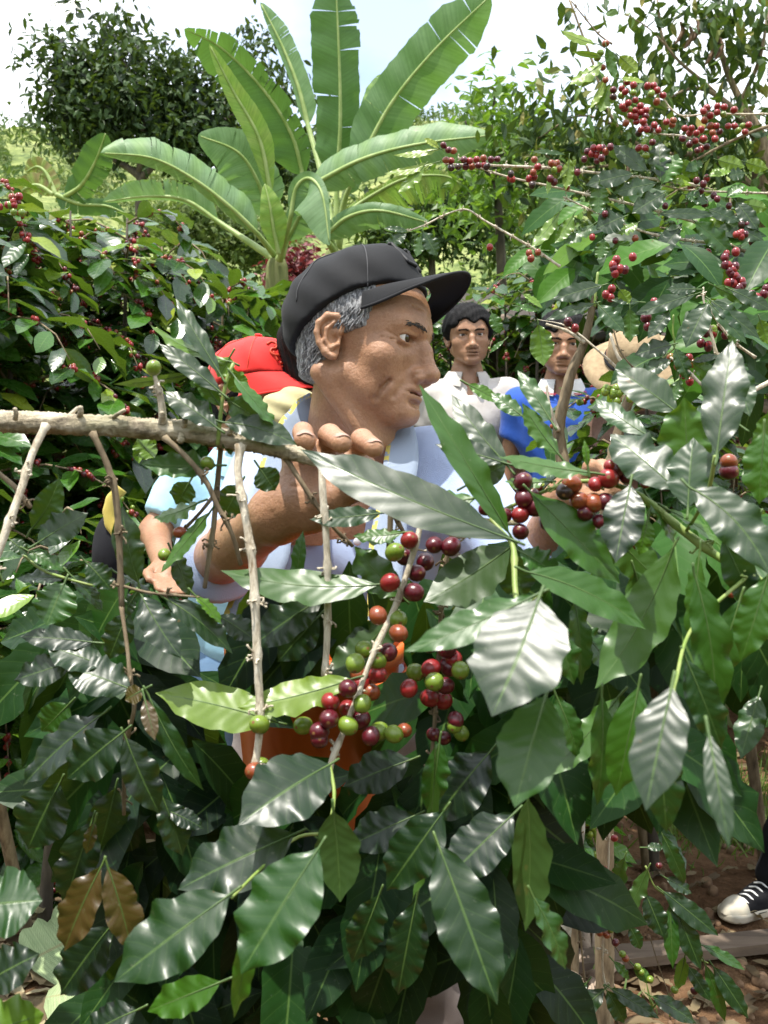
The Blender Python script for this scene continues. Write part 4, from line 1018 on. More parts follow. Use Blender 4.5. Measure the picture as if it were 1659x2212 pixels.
banana_leaf(bA, [(602, 548, 7.3), (592, 500, 7.25), (582, 440, 7.2), (572, 398, 7.2)], 26, 30, 20, 10, 0, .85, 6, taper=(.4, .45))
banana_leaf(bA, [(470, 478, 8.2), (400, 432, 8.2), (320, 424, 8.2), (222, 436, 8.2)], 10, 34, -20, 20, 10, .55, 7, petiole=[(600, 565, 8.0)], rag=.5)
banana_leaf(bA, [(618, 520, 7.4), (640, 480, 7.35), (655, 440, 7.3), (640, 408, 7.3)], 26, 40, 8, -6, 1, .55, 8, petiole=[(602, 562, 7.5)], taper=(.3, .5))
banana_leaf(bB, [(728, 395, 8.4), (735, 260, 8.3), (732, 110, 8.2), (724, -60, 8.1)], 58, 46, -10, -14, 9, .20, 9, petiole=[(724, 540, 8.4)], taper=(.15, .8))
banana_leaf(bB, [(762, 385, 8.2), (838, 235, 8.1), (935, 112, 8.0), (1060, -10, 7.9)], 52, 62, -4, -8, 3, .42, 10, petiole=[(730, 540, 8.4), (740, 450, 8.3)], taper=(.2, .8))
banana_leaf(bB, [(770, 300, 8.6), (795, 240, 8.6), (822, 160, 8.6)], 20, 26, -10, 10, 2, .7, 11, petiole=[(730, 540, 8.5), (745, 420, 8.5)])
banana_leaf(bB, [(670, 402, 7.9), (780, 345, 7.8), (900, 312, 7.7), (1062, 292, 7.6)], 46, 44, -30, 8, 8, .62, 12, petiole=[(724, 545, 8.2), (690, 450, 8.0)], droop=.3)
banana_leaf(bB, [(665, 270, 9.0), (645, 190, 9.0), (610, 100, 9.0), (562, 5, 9.0)], 12, 26, 0, 8, 6, .5, 13, petiole=[(724, 540, 8.5), (700, 400, 8.8)])
banana_leaf(bB, [(700, 512, 8.0), (750, 470, 7.9), (820, 455, 7.8), (930, 482, 7.8)], 18, 40, 0, 6, 5, .5, 14, petiole=[(724, 545, 8.2)], droop=.4)
banana_leaf(bB, [(735, 470, 8.9), (800, 425, 8.9), (880, 385, 8.8), (960, 380, 8.8), (1000, 400, 8.8)], 12, 62, 0, 0, 26, .9, 15, petiole=[(724, 545, 8.5)], rag=.6)
banana_leaf(bB, [(745, 420, 8.7), (770, 370, 8.7), (800, 330, 8.7), (828, 300, 8.7)], 40, 20, 0, 0, 2, .5, 16, petiole=[(728, 540, 8.5)])
bp3 = P(120, 520, 10.); bC = thing('banana_plant', (bp3[0], bp3[1], gz(bp3[0], bp3[1])), "dark drooping banana plant with brown withered leaf far left by the hill", 'banana plant', 'banana plants behind the coffee')
v, f = tube([(bp3[0], bp3[1], gz(bp3[0], bp3[1]) - .1, .12), (bp3[0], bp3[1], bp3[2], .09), (*P(125, 455, 10), .05)], n=12, k=12); obj('stem', v, f, M_PSEUDO, bC)
banana_leaf(bC, [(140, 425, 10), (175, 400, 9.9), (205, 350, 9.8), (228, 288, 9.7)], 34, 34, 0, 10, 16, .05, 21, rag=.2)
banana_leaf(bC, [(120, 420, 10), (170, 440, 10), (230, 445, 10), (270, 460, 10)], 14, 22, 0, 10, 9, .08, 22)
banana_leaf(bC, [(115, 420, 10), (80, 400, 10), (50, 410, 10), (20, 440, 10)], 16, 26, 0, 10, 14, .97, 23, rag=.5)
banana_leaf(bC, [(120, 420, 10), (100, 375, 10), (80, 360, 10), (55, 372, 10)], 12, 20, 0, 10, 12, .98, 24, rag=.5)

# ------------------------------------------------------------------ trees
def limb_set(pls, seed, k=7):
    return join([tube([(*P(x, y, d), r) for (x, y, d, r) in pl], n=4 * len(pl), k=k, knob=.05, seed=seed + i) for i, pl in enumerate(pls)])
def blob_crown(name, blobs, n, size, mat, parent, seed, tones, hang=.0, clump=14):
    """leaves gathered in clumps through several uneven masses; hang>0 lets them droop"""
    rng = np.random.default_rng(seed); C = []; wsum = sum(b[3] * b[4] for b in blobs)
    for (x, y, d, rx, ry, rz) in blobs:
        m = int(n * rx * ry / wsum / clump); c0 = P(x, y, d); px = d / FPX
        q = rng.normal(0, 1, (m, 3)); q /= np.linalg.norm(q, axis=1)[:, None]; q *= rng.uniform(.25, 1, (m, 1))**.45
        q = c0 + q * np.array([rx * px, rz, ry * px]); q = np.repeat(q, clump, 0) + rng.normal(0, size * (1.0 if clump < 20 else 1.25), (m * clump, 3)); C.append(q)
    C = np.vstack(C); m = len(C); N = rng.normal(0, .6, (m, 3)) + np.array([0, -.2, .9 - hang]); N /= np.linalg.norm(N, axis=1)[:, None]
    t = rng.normal(0, 1, (m, 3)) + np.array([0, 0, -1.6 * hang - .4]); t -= N * (t * N).sum(1)[:, None]; t /= np.linalg.norm(t, axis=1)[:, None]; s = np.cross(N, t)
    L = (size * rng.uniform(.7, 1.25, m))[:, None]; Wd = L * rng.uniform(.34, .48, (m, 1))
    b = C; V = np.stack([b, b + t * L * .3 + s * Wd * .45 + N * L * .05, b + t * L * .65 + s * Wd * .4 + N * L * .02, b + t * L - N * L * .15, b + t * L * .65 - s * Wd * .4 + N * L * .02, b + t * L * .3 - s * Wd * .45 + N * L * .05], 1).reshape(-1, 3)
    i0 = np.arange(m)[:, None] * 6; F = np.vstack([i0 + np.array([[0, 1, 2, 5]]), i0 + np.array([[5, 2, 3, 4]])]); uv = np.tile([[0, .5], [.3, 1], [.65, 1], [1, .5], [.65, 0], [.3, 0]], (m, 1))
    tt = np.repeat(np.clip(rng.choice(tones, m) + rng.normal(0, .06, m), 0, 1), 6)
    return obj(name, V, F, mat, parent, smooth=False, uvs=uv, attrs={'tone': tt})
q = P(305, 412, 14); tA = thing('broadleaf_tree', (q[0], q[1], gz(q[0], q[1])), "dark dense round tree on thin forked trunk left of the banana leaves", 'tree', 'trees behind the coffee')
z0 = gz(q[0], q[1])
v, f = limb_set([[(305, 470, 14, .09), (305, 412, 14, .075), (304, 385, 14, .065), (280, 365, 14, .05), (240, 340, 14, .03), (200, 280, 14, .02)], [(304, 388, 14, .06), (330, 360, 14, .05), (380, 320, 14.2, .04), (430, 250, 14.3, .02)], [(300, 375, 14, .05), (310, 300, 13.8, .04), (300, 200, 13.8, .03), (260, 120, 13.8, .015)], [(330, 360, 14, .04), (350, 250, 14, .03), (400, 150, 14, .015)], [(250, 345, 14, .03), (170, 250, 14, .02), (100, 130, 14, .01)], [(400, 300, 14, .03), (500, 250, 14, .02), (580, 180, 14.3, .008)]], 3)
v2, f2 = tube([(q[0], q[1], z0 - .1, .08), (q[0] + .06, q[1], (z0 + q[2]) / 2, .07), (*q, .06)], n=8, k=8); v, f = join([(v, f), (v2, f2)]); obj('trunk', v, f, M_WOOD_DARK, tA)
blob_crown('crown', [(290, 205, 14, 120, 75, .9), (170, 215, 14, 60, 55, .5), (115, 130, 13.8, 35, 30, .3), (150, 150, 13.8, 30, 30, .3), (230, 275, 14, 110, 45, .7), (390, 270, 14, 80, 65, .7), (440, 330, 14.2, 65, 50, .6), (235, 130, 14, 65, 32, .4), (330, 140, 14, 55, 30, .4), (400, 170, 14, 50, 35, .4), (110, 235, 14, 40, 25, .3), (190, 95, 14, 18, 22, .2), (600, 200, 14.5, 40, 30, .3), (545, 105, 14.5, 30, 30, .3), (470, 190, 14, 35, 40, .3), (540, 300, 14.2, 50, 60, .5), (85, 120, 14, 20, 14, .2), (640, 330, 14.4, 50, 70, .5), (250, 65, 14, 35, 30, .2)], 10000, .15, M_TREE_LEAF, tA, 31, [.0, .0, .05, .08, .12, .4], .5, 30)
# tree with hanging leaves at the upper right
q = P(1640, 420, 7.2); tB = thing('drooping_tree', (q[0] + .5, q[1], gz(q[0], q[1])), "sparse tree with drooping grey green leaves and brown pods at the upper right", 'tree', 'trees behind the coffee')
br = [[(1800, 1100, 7.4, .10), (1720, 700, 7.4, .09), (1650, 430, 7.3, .07), (1640, 300, 7.2, .055), (1600, 220, 7.2, .03), (1560, 120, 7.2, .02), (1545, -20, 7.2, .012)],
      [(1640, 300, 7.2, .04), (1560, 215, 7.1, .02), (1500, 190, 7.1, .014), (1440, 215, 7.1, .008)], [(1650, 430, 7.3, .04), (1540, 340, 7.2, .025), (1420, 330, 7.1, .016), (1330, 270, 7.0, .012), (1275, 120, 7.0, .009), (1230, 0, 7.0, .007)],
      [(1330, 270, 7.0, .010), (1250, 250, 7, .008), (1160, 300, 7, .005)], [(1420, 330, 7.1, .012), (1300, 360, 7, .010), (1200, 350, 7, .007), (1130, 280, 7, .004)], [(1600, 220, 7.2, .02), (1640, 130, 7.1, .014), (1660, 20, 7.1, .01)],
      [(1545, 200, 7.1, .014), (1440, 100, 7.1, .010), (1420, 0, 7.1, .007)], [(1440, 100, 7.1, .008), (1400, 60, 7.1, .005), (1350, 30, 7.1, .004)], [(1650, 400, 7.3, .03), (1560, 420, 7.2, .015), (1480, 440, 7.2, .008)]]
v, f = limb_set(br, 9); obj('trunk', v, f, M_TWIG_DARK, tB)
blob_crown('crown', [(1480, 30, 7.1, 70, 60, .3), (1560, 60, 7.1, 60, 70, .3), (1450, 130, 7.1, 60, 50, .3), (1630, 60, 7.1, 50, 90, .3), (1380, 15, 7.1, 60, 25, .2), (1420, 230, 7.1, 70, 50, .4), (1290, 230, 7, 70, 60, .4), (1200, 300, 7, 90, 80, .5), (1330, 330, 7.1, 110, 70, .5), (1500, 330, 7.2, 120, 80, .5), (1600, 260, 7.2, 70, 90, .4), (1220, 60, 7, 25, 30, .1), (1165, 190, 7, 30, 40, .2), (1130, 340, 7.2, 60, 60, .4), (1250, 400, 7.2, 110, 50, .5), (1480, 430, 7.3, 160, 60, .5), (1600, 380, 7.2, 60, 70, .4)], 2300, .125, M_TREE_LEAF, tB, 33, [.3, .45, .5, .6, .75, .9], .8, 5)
M_POD = simple("brown_pod", (.10, .05, .025), (.18, .10, .05), .6)
for k_, (x, y) in enumerate([(1470, 65), (1490, 75), (1505, 60), (1535, 110), (1555, 100), (1340, 350), (1352, 365)]):
    v, f = tube([(*P(x, y - 18, 7.0), .008), (*P(x + 5, y, 7.0), .016), (*P(x - 4, y + 20, 7.0), .014), (*P(x - 12, y + 30, 7.0), .004)], n=12, k=7); obj('pod', v, f, M_POD, tB)
# pale green climber-like young tree between the banana and the drooping tree
q = P(1065, 420, 9); tC = thing('young_tree', (q[0], q[1], gz(q[0], q[1])), "young tree with bright yellow green leaves left of the drooping tree", 'tree', 'trees behind the coffee')
v, f = limb_set([[(1085, 640, 9, .05), (1075, 420, 9, .035), (1060, 300, 9, .02), (1070, 200, 9, .01)], [(1072, 400, 9, .02), (1020, 320, 9, .012), (1005, 260, 9, .008)], [(1068, 350, 9, .02), (1120, 290, 9, .012), (1130, 210, 9, .006)]], 5); obj('trunk', v, f, M_WOOD_DARK, tC)
blob_crown('crown', [(1070, 200, 9, 40, 25, .3), (1110, 260, 9, 55, 60, .4), (1040, 250, 9, 40, 50, .3), (1090, 340, 9, 70, 60, .4), (1010, 300, 9, 20, 25, .3), (1130, 190, 9, 25, 20, .2), (1000, 440, 9, 90, 50, .5), (1130, 420, 9, 70, 60, .5)], 850, .15, M_BRIGHT_LEAF, tC, 35, [.1, .3, .5, .8, 1.], .2, 6)
# trees beyond, on the slope
for k_, (x, y, d, blobs, n, lab, tn) in enumerate([
    (930, 470, 16, [(900, 470, 16, 110, 70, .8), (980, 430, 16, 80, 70, .8), (1060, 500, 16, 90, 60, .8), (860, 520, 16, 90, 50, .8)], 5000, "dense dark green tree on the slope behind the withered banana leaf", [.2, .4, .6, .7]),
    (480, 500, 18, [(470, 500, 18, 120, 60, .8), (380, 480, 18, 80, 40, .8), (560, 540, 18, 80, 40, .8)], 4000, "low grey green tree on the slope under the banana leaves", [.3, .5, .7]),
    (1400, 480, 13, [(1300, 540, 13, 120, 60, .8), (1450, 520, 13, 120, 70, .8), (1600, 530, 13, 110, 60, .8), (1180, 580, 13, 90, 50, .8)], 4600, "bushy green tree behind the upper right cherries", [.2, .4, .55, .7])]):
    q = P(x, y + 60, d); t_ = thing('broadleaf_tree', (q[0], q[1], gz(q[0], q[1])), lab, 'tree', 'trees behind the coffee')
    v, f = tube([(q[0], q[1], gz(q[0], q[1]) - .2, .12), (q[0] + .05, q[1], (q[2] + gz(q[0], q[1])) / 2, .09), (*P(x, y - 20, d), .03)], n=8, k=8); obj('trunk', v, f, M_WOOD_DARK, t_)
    blob_crown('crown', blobs, n, .16, M_SCRUB if k_ == 1 else M_TREE_LEAF, t_, 40 + k_, tn, .2)
q = P(660, 575, 9.5); rb = thing('flowering_shrub', (q[0], q[1], gz(q[0], q[1])), "dark red leaved shrub at the foot of the banana stems", 'shrub')
M_REDL = leaf_mat("red_leaf", [(0, (.10, .015, .02)), (1, (.24, .04, .05))], fine=False, rough=.5, trans=.2, tcol=(.4, .05, .05), under=(.2, .05, .06))
blob_crown('foliage', [(665, 572, 9.5, 60, 26, .35), (640, 600, 9.5, 60, 40, .35)], 1200, .09, M_REDL, rb, 51, [.2, .5, .8], .1)
v, f = tube([(q[0], q[1], gz(q[0], q[1]) - .1, .03), (*P(655, 590, 9.5), .015)], n=6, k=6); obj('stem', v, f, M_WOOD_DARK, rb)
# sprig hanging in at the top left belongs to a tall tree beside the camera
q = P(-180, 40, 4.5); tD = thing('overhanging_tree', (q[0], q[1], 0), "dark leafy twig of a tree hanging in at the top left corner", 'tree', 'trees behind the coffee')
v, f = tube([(q[0], q[1], -.1, .10), (q[0], q[1], 2.0, .08), (*P(-160, -260, 4.5), .05), (*P(40, -220, 4.4), .02), (*P(150, -80, 4.3), .008), (*P(165, 30, 4.3), .003)], n=30, k=8); obj('trunk', v, f, M_WOOD_DARK, tD)
L = Leaves(); rng = np.random.default_rng(8)
for (x, y, tx, ty) in [(160, 0, 105, 14), (160, 4, 190, 5), (158, 20, 135, 36), (160, 20, 188, 22), (160, 28, 140, 50), (162, 30, 184, 38), (155, 5, 130, -20), (160, 2, 175, 20), (150, -30, 110, -20), (158, -20, 200, -14), (120, -60, 80, -40), (150, -60, 180, -30), (60, -120, 40, -60), (100, -100, 120, -50)]:
    L.add(leaf_arrays(P(x, y, 4.3), P(tx, ty, 4.28), .030, facing(P(x, y, 4.3), P(tx, ty, 4.28), rng.uniform(-60, 60)), nu=8, nv=2, seed=int(x)), .05)
for k_ in range(500):
    b = P(rng.uniform(-420, -40), rng.uniform(-420, 20), 4.5 + rng.normal(0, .3)); d = unit(rng.normal(0, 1, 3) + [0, 0, -.5]) * .1
    L.add(leaf_arrays(b, b + d, .035, rng.normal(0, .4, 3) + [0, 0, 1], nu=4, nv=1, wave=0, seed=k_), .1)
L.build('crown', M_LEAF_BULK, tD)

# ------------------------------------------------------------------ shed behind the two young men
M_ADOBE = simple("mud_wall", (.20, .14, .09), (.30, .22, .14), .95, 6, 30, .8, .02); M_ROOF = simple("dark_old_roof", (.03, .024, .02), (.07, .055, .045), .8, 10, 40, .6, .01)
M_PLANK = bark("old_plank", (.06, .045, .035), (.15, .11, .08), (.24, .19, .14), 14, (.12, 1, 1), .6)
s0 = P(1040, 720, 6.0); shd = thing('shed', (s0[0] + 1.2, 6.4, 0), "low dark roofed mud walled shed behind the young men", 'shed')
def box(x0, x1, y0, y1, z0, z1):
    v = [(x, y, z) for x in (x0, x1) for y in (y0, y1) for z in (z0, z1)]
    return np.array(v, float), [(0, 1, 3, 2), (4, 6, 7, 5), (0, 4, 5, 1), (2, 3, 7, 6), (0, 2, 6, 4), (1, 5, 7, 3)]
def rough_box(x0, x1, y0, y1, z0, z1, n=14, amp=.02, seed=0):
    v, f = box(x0, x1, y0, y1, z0, z1); return v, f
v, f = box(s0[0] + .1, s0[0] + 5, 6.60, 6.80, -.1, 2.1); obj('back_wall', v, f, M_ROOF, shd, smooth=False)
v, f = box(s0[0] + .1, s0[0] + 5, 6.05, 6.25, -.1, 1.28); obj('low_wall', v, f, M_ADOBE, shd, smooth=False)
v, f = tube([(s0[0] - .05, 6.0, 1.36, .055), (s0[0] + 1.2, 6.0, 1.39, .06), (s0[0] + 5, 6.0, 1.36, .05)], n=20, k=10, knob=.06); obj('beam', v, f, M_PLANK, shd)
for k_ in range(4):
    px_ = s0[0] + .12 + k_ * 1.3; v, f = tube([(px_, 6.0, -.1, .05), (px_ + .02, 6.0, 1.0, .045), (px_, 6.0, 1.92, .045)], n=8, k=8, knob=.05); obj('post', v, f, M_PLANK, shd)
V, F = [], []; n = 120
for i in range(n + 1):
    x = s0[0] - .25 + 5.5 * i / n; dz = .018 * sin(i * 1.6)
    V += [(x, 5.65, 1.80 + dz), (x, 6.95, 2.15 + dz), (x, 5.65, 1.775 + dz), (x, 6.95, 2.125 + dz)]
for i in range(n):
    a = i * 4; F += [(a, a + 4, a + 5, a + 1), (a + 2, a + 3, a + 7, a + 6), (a, a + 2, a + 6, a + 4)]
obj('roof', V, F, M_ROOF, shd)
# ------------------------------------------------------------------ coffee cherries
def cherry_mat(name, stops, bl=0.):
    m, nt, b = new_mat(name); n = noise(nt, 55, 4, .6); r = ramp(nt, n.outputs['Fac'], stops); nt.links.new(r.outputs['Color'], b.inputs['Base Color'])
    b.inputs['Roughness'].default_value = .28; b.inputs['Coat Weight'].default_value = .25; b.inputs['Coat Roughness'].default_value = .2
    b.inputs['Subsurface Weight'].default_value = .08; b.inputs['Subsurface Scale'].default_value = .003
    n2 = noise(nt, 200, 3); bump(nt, b, n2.outputs['Fac'], .12, .001)
    return m
CM = {'r': cherry_mat("red_cherry", [(.3, (.16, .008, .012)), (.55, (.27, .016, .018)), (.78, (.38, .05, .02))]),
      'd': cherry_mat("dark_cherry", [(.3, (.055, .004, .010)), (.6, (.11, .006, .014)), (.8, (.18, .012, .02))]),
      'o': cherry_mat("orange_cherry", [(.35, (.20, .018, .012)), (.55, (.26, .06, .018)), (.72, (.24, .17, .03))]),
      'g': cherry_mat("green_cherry", [(.3, (.10, .17, .018)), (.55, (.17, .25, .025)), (.8, (.27, .32, .04))]),
      'k': cherry_mat("black_cherry", [(.3, (.02, .008, .008)), (.7, (.06, .02, .016))])}
M_NAV = simple("cherry_tip", (.16, .07, .02), (.24, .12, .04), .6)
def cherry_mesh(kind, lod=0):
    ns, nr = ((16, 12) if lod == 0 else (9, 6)); V = [(0, 0, 1.08)]
    for i in range(1, nr):
        a = pi * i / nr; r = sin(a)**.92; z = cos(a) * 1.10
        if lod == 0 and i == 1: r *= .62; z += .03
        for j in range(ns): V.append((r * cos(2 * pi * j / ns), r * sin(2 * pi * j / ns) * .96, z))
    V.append((0, 0, -1.12)); F = [(0, 1 + j, 1 + (j + 1) % ns) for j in range(ns)]; mi = [1 if lod == 0 else 0] * ns
    for i in range(nr - 2):
        for j in range(ns): a = 1 + i * ns; F.append((a + j, a + ns + j, a + ns + (j + 1) % ns, a + (j + 1) % ns)); mi.append(0)
    e = len(V) - 1; a = 1 + (nr - 2) * ns
    for j in range(ns): F.append((e, a + (j + 1) % ns, a + j)); mi.append(0)
    return np.array(V), F, mi
_cm = {}
def cherry_obj(pos, r, kind, axis, parent):
    """one cherry, its tip along axis"""
    if kind not in _cm:
        V, F, mi = cherry_mesh(kind); me = bpy.data.meshes.new('cherry'); me.from_pydata(V.tolist(), [], F); me.materials.append(CM[kind]); me.materials.append(M_NAV)
        me.polygons.foreach_set('material_index', mi); me.polygons.foreach_set('use_smooth', [True] * len(F)); _cm[kind] = me
    o = bpy.data.objects.new('cherry', _cm[kind]); COL.objects.link(o); o.parent = parent
    o.location = [float(q) for q in (np.asarray(pos) - OFF[parent.name])]; o.rotation_euler = Vector([float(q) for q in axis]).to_track_quat('Z', 'Y').to_euler(); o.scale = (r, r, r)
    return o
class Berries:
    def __init__(s): s.V, s.F, s.M, s.n = [], [], [], 0; s.base = cherry_mesh('r', 1)
    def add(s, p, r, kind):
        V, F, _ = s.base; s.V.append(V * r + p); s.F += [tuple(i + s.n for i in f) for f in F]; s.M += ['rdogk'.index(kind)] * len(F); s.n += len(V)
    def build(s, name, parent):
        if s.n: return obj(name, np.vstack(s.V), s.F, None, parent, mats=[CM[k] for k in 'rdogk'], matidx=s.M)
# ------------------------------------------------------------------ coffee shrubs behind
def coffee_shrub(base, H, Rr, label, seed, nbr=46, ll=.12, cher=.25, group='coffee shrubs around the picker', tone=(.15, .56), low=.12, stems=2, yellow=.05, nu=6, lean=(0, 0), kinds='rrrddog', name='coffee_shrub', avoid=None, bright=.15):
    rng = np.random.default_rng(seed); base = np.array([base[0], base[1], gz(base[0], base[1])]); r = thing(name, base, label, 'coffee shrub', group)
    L, B, tw = Leaves(), Berries(), []
    tops = []
    for s_ in range(stems):
        o = rng.normal(0, .10, 2) * Rr; top = base + np.array([o[0] * 2.5 + lean[0], o[1] * 2.5 + lean[1], H * rng.uniform(.88, 1)])
        b0 = base + np.array([o[0] * .4, o[1] * .4, -.05]); mid = (b0 + top) / 2 + np.array([o[0] * .5, o[1] * .5, 0]); tops.append((b0, mid, top))
        obj('stem', *tube([(*b0, .020), (*mid, .014), (*top, .004)], n=14, k=8, knob=.05, seed=seed), M_WOOD_DARK if s_ else M_TWIG_DARK, r)
    cands = []
    for k in range(nbr):
        b0, mid, top = tops[k % stems]; f = low + (1 - low) * ((k + rng.random()) / nbr); st = (1 - f)**2 * b0 + 2 * f * (1 - f) * mid + f * f * top
        a = rng.uniform(0, 2 * pi) if rng.random() > .35 else rng.uniform(pi * 1.05, pi * 1.95); ln = Rr * (1.15 - .75 * f**1.5) * rng.uniform(.7, 1.15)
        out = np.array([cos(a), sin(a), 0]); rise = .35 if f > .6 else .12
        pts = [st, st + out * ln * .45 + np.array([0, 0, ln * rise * .6]), st + out * ln * .85 + np.array([0, 0, ln * (rise * .5 - .10)]), st + out * ln * 1.1 + np.array([0, 0, ln * (rise * .2 - .38)])]
        c = spline(np.array(pts), 24); tw.append(tube(np.c_[c[::4], np.linspace(.005, .0018, 6)], n=6, k=5))
        t = np.gradient(c, axis=0); t /= np.linalg.norm(t, axis=1)[:, None]; step = max(1, int(round(.048 / (ln * 1.2 / 24)))); par = 0
        for i in range(3, 24, step):
            par += 1; sd = unit(np.cross(t[i], (0, 0, 1)));
            for sg in (-1, 1):
                if rng.random() < .10: continue
                d = unit(t[i] * rng.uniform(.25, .8) + sd * sg * rng.uniform(.7, 1.1) + np.array([0, 0, rng.uniform(-.65, .15)])); l = ll * rng.uniform(.7, 1.15) * (1.0 if i < 21 else .75)
                p0 = c[i] + d * .008; tn = rng.uniform(*tone);
                if rng.random() < yellow: tn = rng.uniform(.68, .9)
                if i >= 20 and rng.random() < bright * 3: tn = rng.uniform(.55, .68)
                nm = np.array([0, 0, 1.]) + rng.normal(0, .28, 3) + out * .25
                if avoid is not None and avoid(p0): continue
                L.add(leaf_arrays(p0, p0 + d * l, l * rng.uniform(.42, .52), nm, bend=rng.uniform(.02, .16), fold=rng.uniform(.05, .45), wave=.2, nw=4, seed=int(rng.integers(1e6)), nu=nu, nv=1), tn)
            if rng.random() < cher and i < 22:
                for q in range(rng.integers(3, 8)):
                    off = unit(rng.normal(0, 1, 3) + [0, 0, -.2]) * .012; cands.append((c[i] + off + t[i] * rng.uniform(-.012, .012), .0085 * rng.uniform(.85, 1.1), kinds[rng.integers(len(kinds))]))
    L.build('foliage', M_LEAF_BULK, r)
    obj('twig', *join(tw), M_TWIG_DARK, r)
    for p, rr, kd in cands: B.add(p, rr, kd)
    if cands: o = B.build('cherries', r); o['kind'] = 'stuff'
    return r
def at(x, d): return P(x, 1300, d)[0], d
SH = [  # picture x, depth, height, radius, label
    (-60, 3.3, 2.08, .62, "coffee shrub with long cherry laden twigs at the far left edge"),
    (110, 3.9, 2.14, .65, "tall dark coffee shrub above the left end of the bare branch"),
    (270, 4.3, 2.17, .65, "coffee shrub below the dark round tree, thick with glossy leaves"),
    (420, 4.5, 2.10, .62, "coffee shrub below the long pale banana leaf on the left"),
    (545, 4.9, 2.08, .60, "coffee shrub directly above the red cap"),
    (20, 5.0, 2.38, .7, "coffee shrub below the withered far banana leaf"),
    (640, 5.6, 2.2, .50, "small coffee shrub against the back of the black cap"),
    (900, 6.6, 2.25, .65, "coffee shrub right over the crown of the black cap"),
    (1040, 5.6, 2.12, .60, "coffee shrub with yellow tips behind the man in white shirt"),
    (1170, 5.4, 2.25, .62, "coffee shrub between the heads of the two young men"),
    (1340, 5.3, 2.35, .65, "coffee shrub over the roof of the shed"),
    (1560, 4.6, 2.45, .75, "coffee shrub behind the glaring leaves at right edge"),
]
for k_, (x, d, h, rr, lab) in enumerate(SH):
    bx, by = at(x, d); front = 1040 < x < 1500
    av = (lambda p: p[2] < 1.80 and p[1] < 5.45) if front else None
    coffee_shrub((bx, by), h, rr, lab, 100 + k_, nbr=112 if x < 700 else 64, low=.30 if front else (.06 if x < 700 else .2), ll=.155, cher=.62 if x < 500 else .25, yellow=.05 if x < 700 else .12, stems=3, avoid=av, bright=.2)
coffee_shrub((at(1090, 2.75)), 1.22, .36, "low coffee shrub with green cherries before the white shirt", 140, nbr=30, cher=.5, kinds='ggggo', low=.3, tone=(.35, .62), stems=2)
coffee_shrub((at(1235, 2.6)), 1.20, .34, "low coffee shrub with green cherries before the blue jersey", 141, nbr=28, cher=.5, kinds='gggg', low=.3, tone=(.3, .6))
coffee_shrub((at(40, 2.6)), 1.12, .42, "short coffee shrub with open leaves below the left of the branch", 142, nbr=20, cher=.1, low=.62, tone=(.15, .5), ll=.13)
coffee_shrub((at(1720, 2.9)), 1.75, .5, "coffee shrub low at right edge over the red soil", 143, nbr=34, cher=.2, low=.58, tone=(.1, .45), yellow=.1)
coffee_shrub((at(1450, 2.9)), 1.5, .42, "coffee shrub between the straw hat and the right foreground leaves", 145, nbr=34, cher=.3, low=.6, tone=(.2, .6), kinds='rdogg')

# unseen foliage mass added behind the camera, blocks low sky to darken front leaves
rng = np.random.default_rng(91); n_ = 9000; A_ = np.radians(rng.uniform(100, 290, n_)); R_ = rng.uniform(1.3, 2.6, n_); C_ = np.stack([R_ * np.sin(A_), R_ * np.cos(A_), rng.uniform(.05, 2.5, n_) * (.85 + .15 * np.sin(A_ * 7))], 1)
N_ = -C_ / np.linalg.norm(C_, axis=1)[:, None] + rng.normal(0, .6, C_.shape) + [0, 0, .6]; N_ /= np.linalg.norm(N_, axis=1)[:, None]
V, F, uv, t = quad_leaves(C_, N_, np.full(n_, .17), rng, rng.uniform(.1, .5, n_)); o = obj('sky_blocking_foliage', V, F, M_LEAF_BULK, smooth=False, uvs=uv, attrs={'tone': t}); o['kind'] = 'stuff'

# ------------------------------------------------------------------ upright stems, litter, plank, grass
def stem_thing(name, pts, label, cat, mat, group=None, seed=0, knob=.06):
    p = [(*P(x, y, d), r) for (x, y, d, r) in pts]; end = np.array(p[-1][:3]); r = thing(name, (end[0], end[1], min(end[2], 0)), label, cat, group)
    return r, p
def litter(n, cen, spread, seed, tones, label):
    pass
rng = np.random.default_rng(77); V = Leaves()
def litter_leaf(x, y, l, w, tn, seed, z=.0):
    a = rng.uniform(0, 6.28); d = np.array([cos(a), sin(a), rng.uniform(-.08, .18)]); b = np.array([x, y, gz(x, y) + .012 + z])
    V.add(leaf_arrays(b, b + unit(d) * l, w, np.array([0, 0, 1.]) + rng.normal(0, .3, 3), bend=rng.uniform(-.02, .2), fold=rng.uniform(-.3, .8), wave=.25, nw=3, seed=seed, nu=8, nv=2, twist=rng.uniform(-1, 1)), tn)
for k_ in range(1500):
    if k_ < 750: g = ground_at(rng.uniform(-150, 420), rng.uniform(1340, 2300))
    elif k_ < 950: g = ground_at(rng.uniform(900, 1800), rng.uniform(1650, 2300))
    elif k_ < 1250: continue
    else: g = ground_at(rng.uniform(300, 1700), rng.uniform(1500, 2300))
    l = rng.uniform(.05, .13) * (1 if k_ < 750 else .8); litter_leaf(g[0], g[1], l, l * rng.uniform(.25, .5), rng.uniform(0, .9) if k_ < 750 else rng.uniform(0, .45), k_)
o = V.build('leaf_litter', M_DRY); o['kind'] = 'stuff'
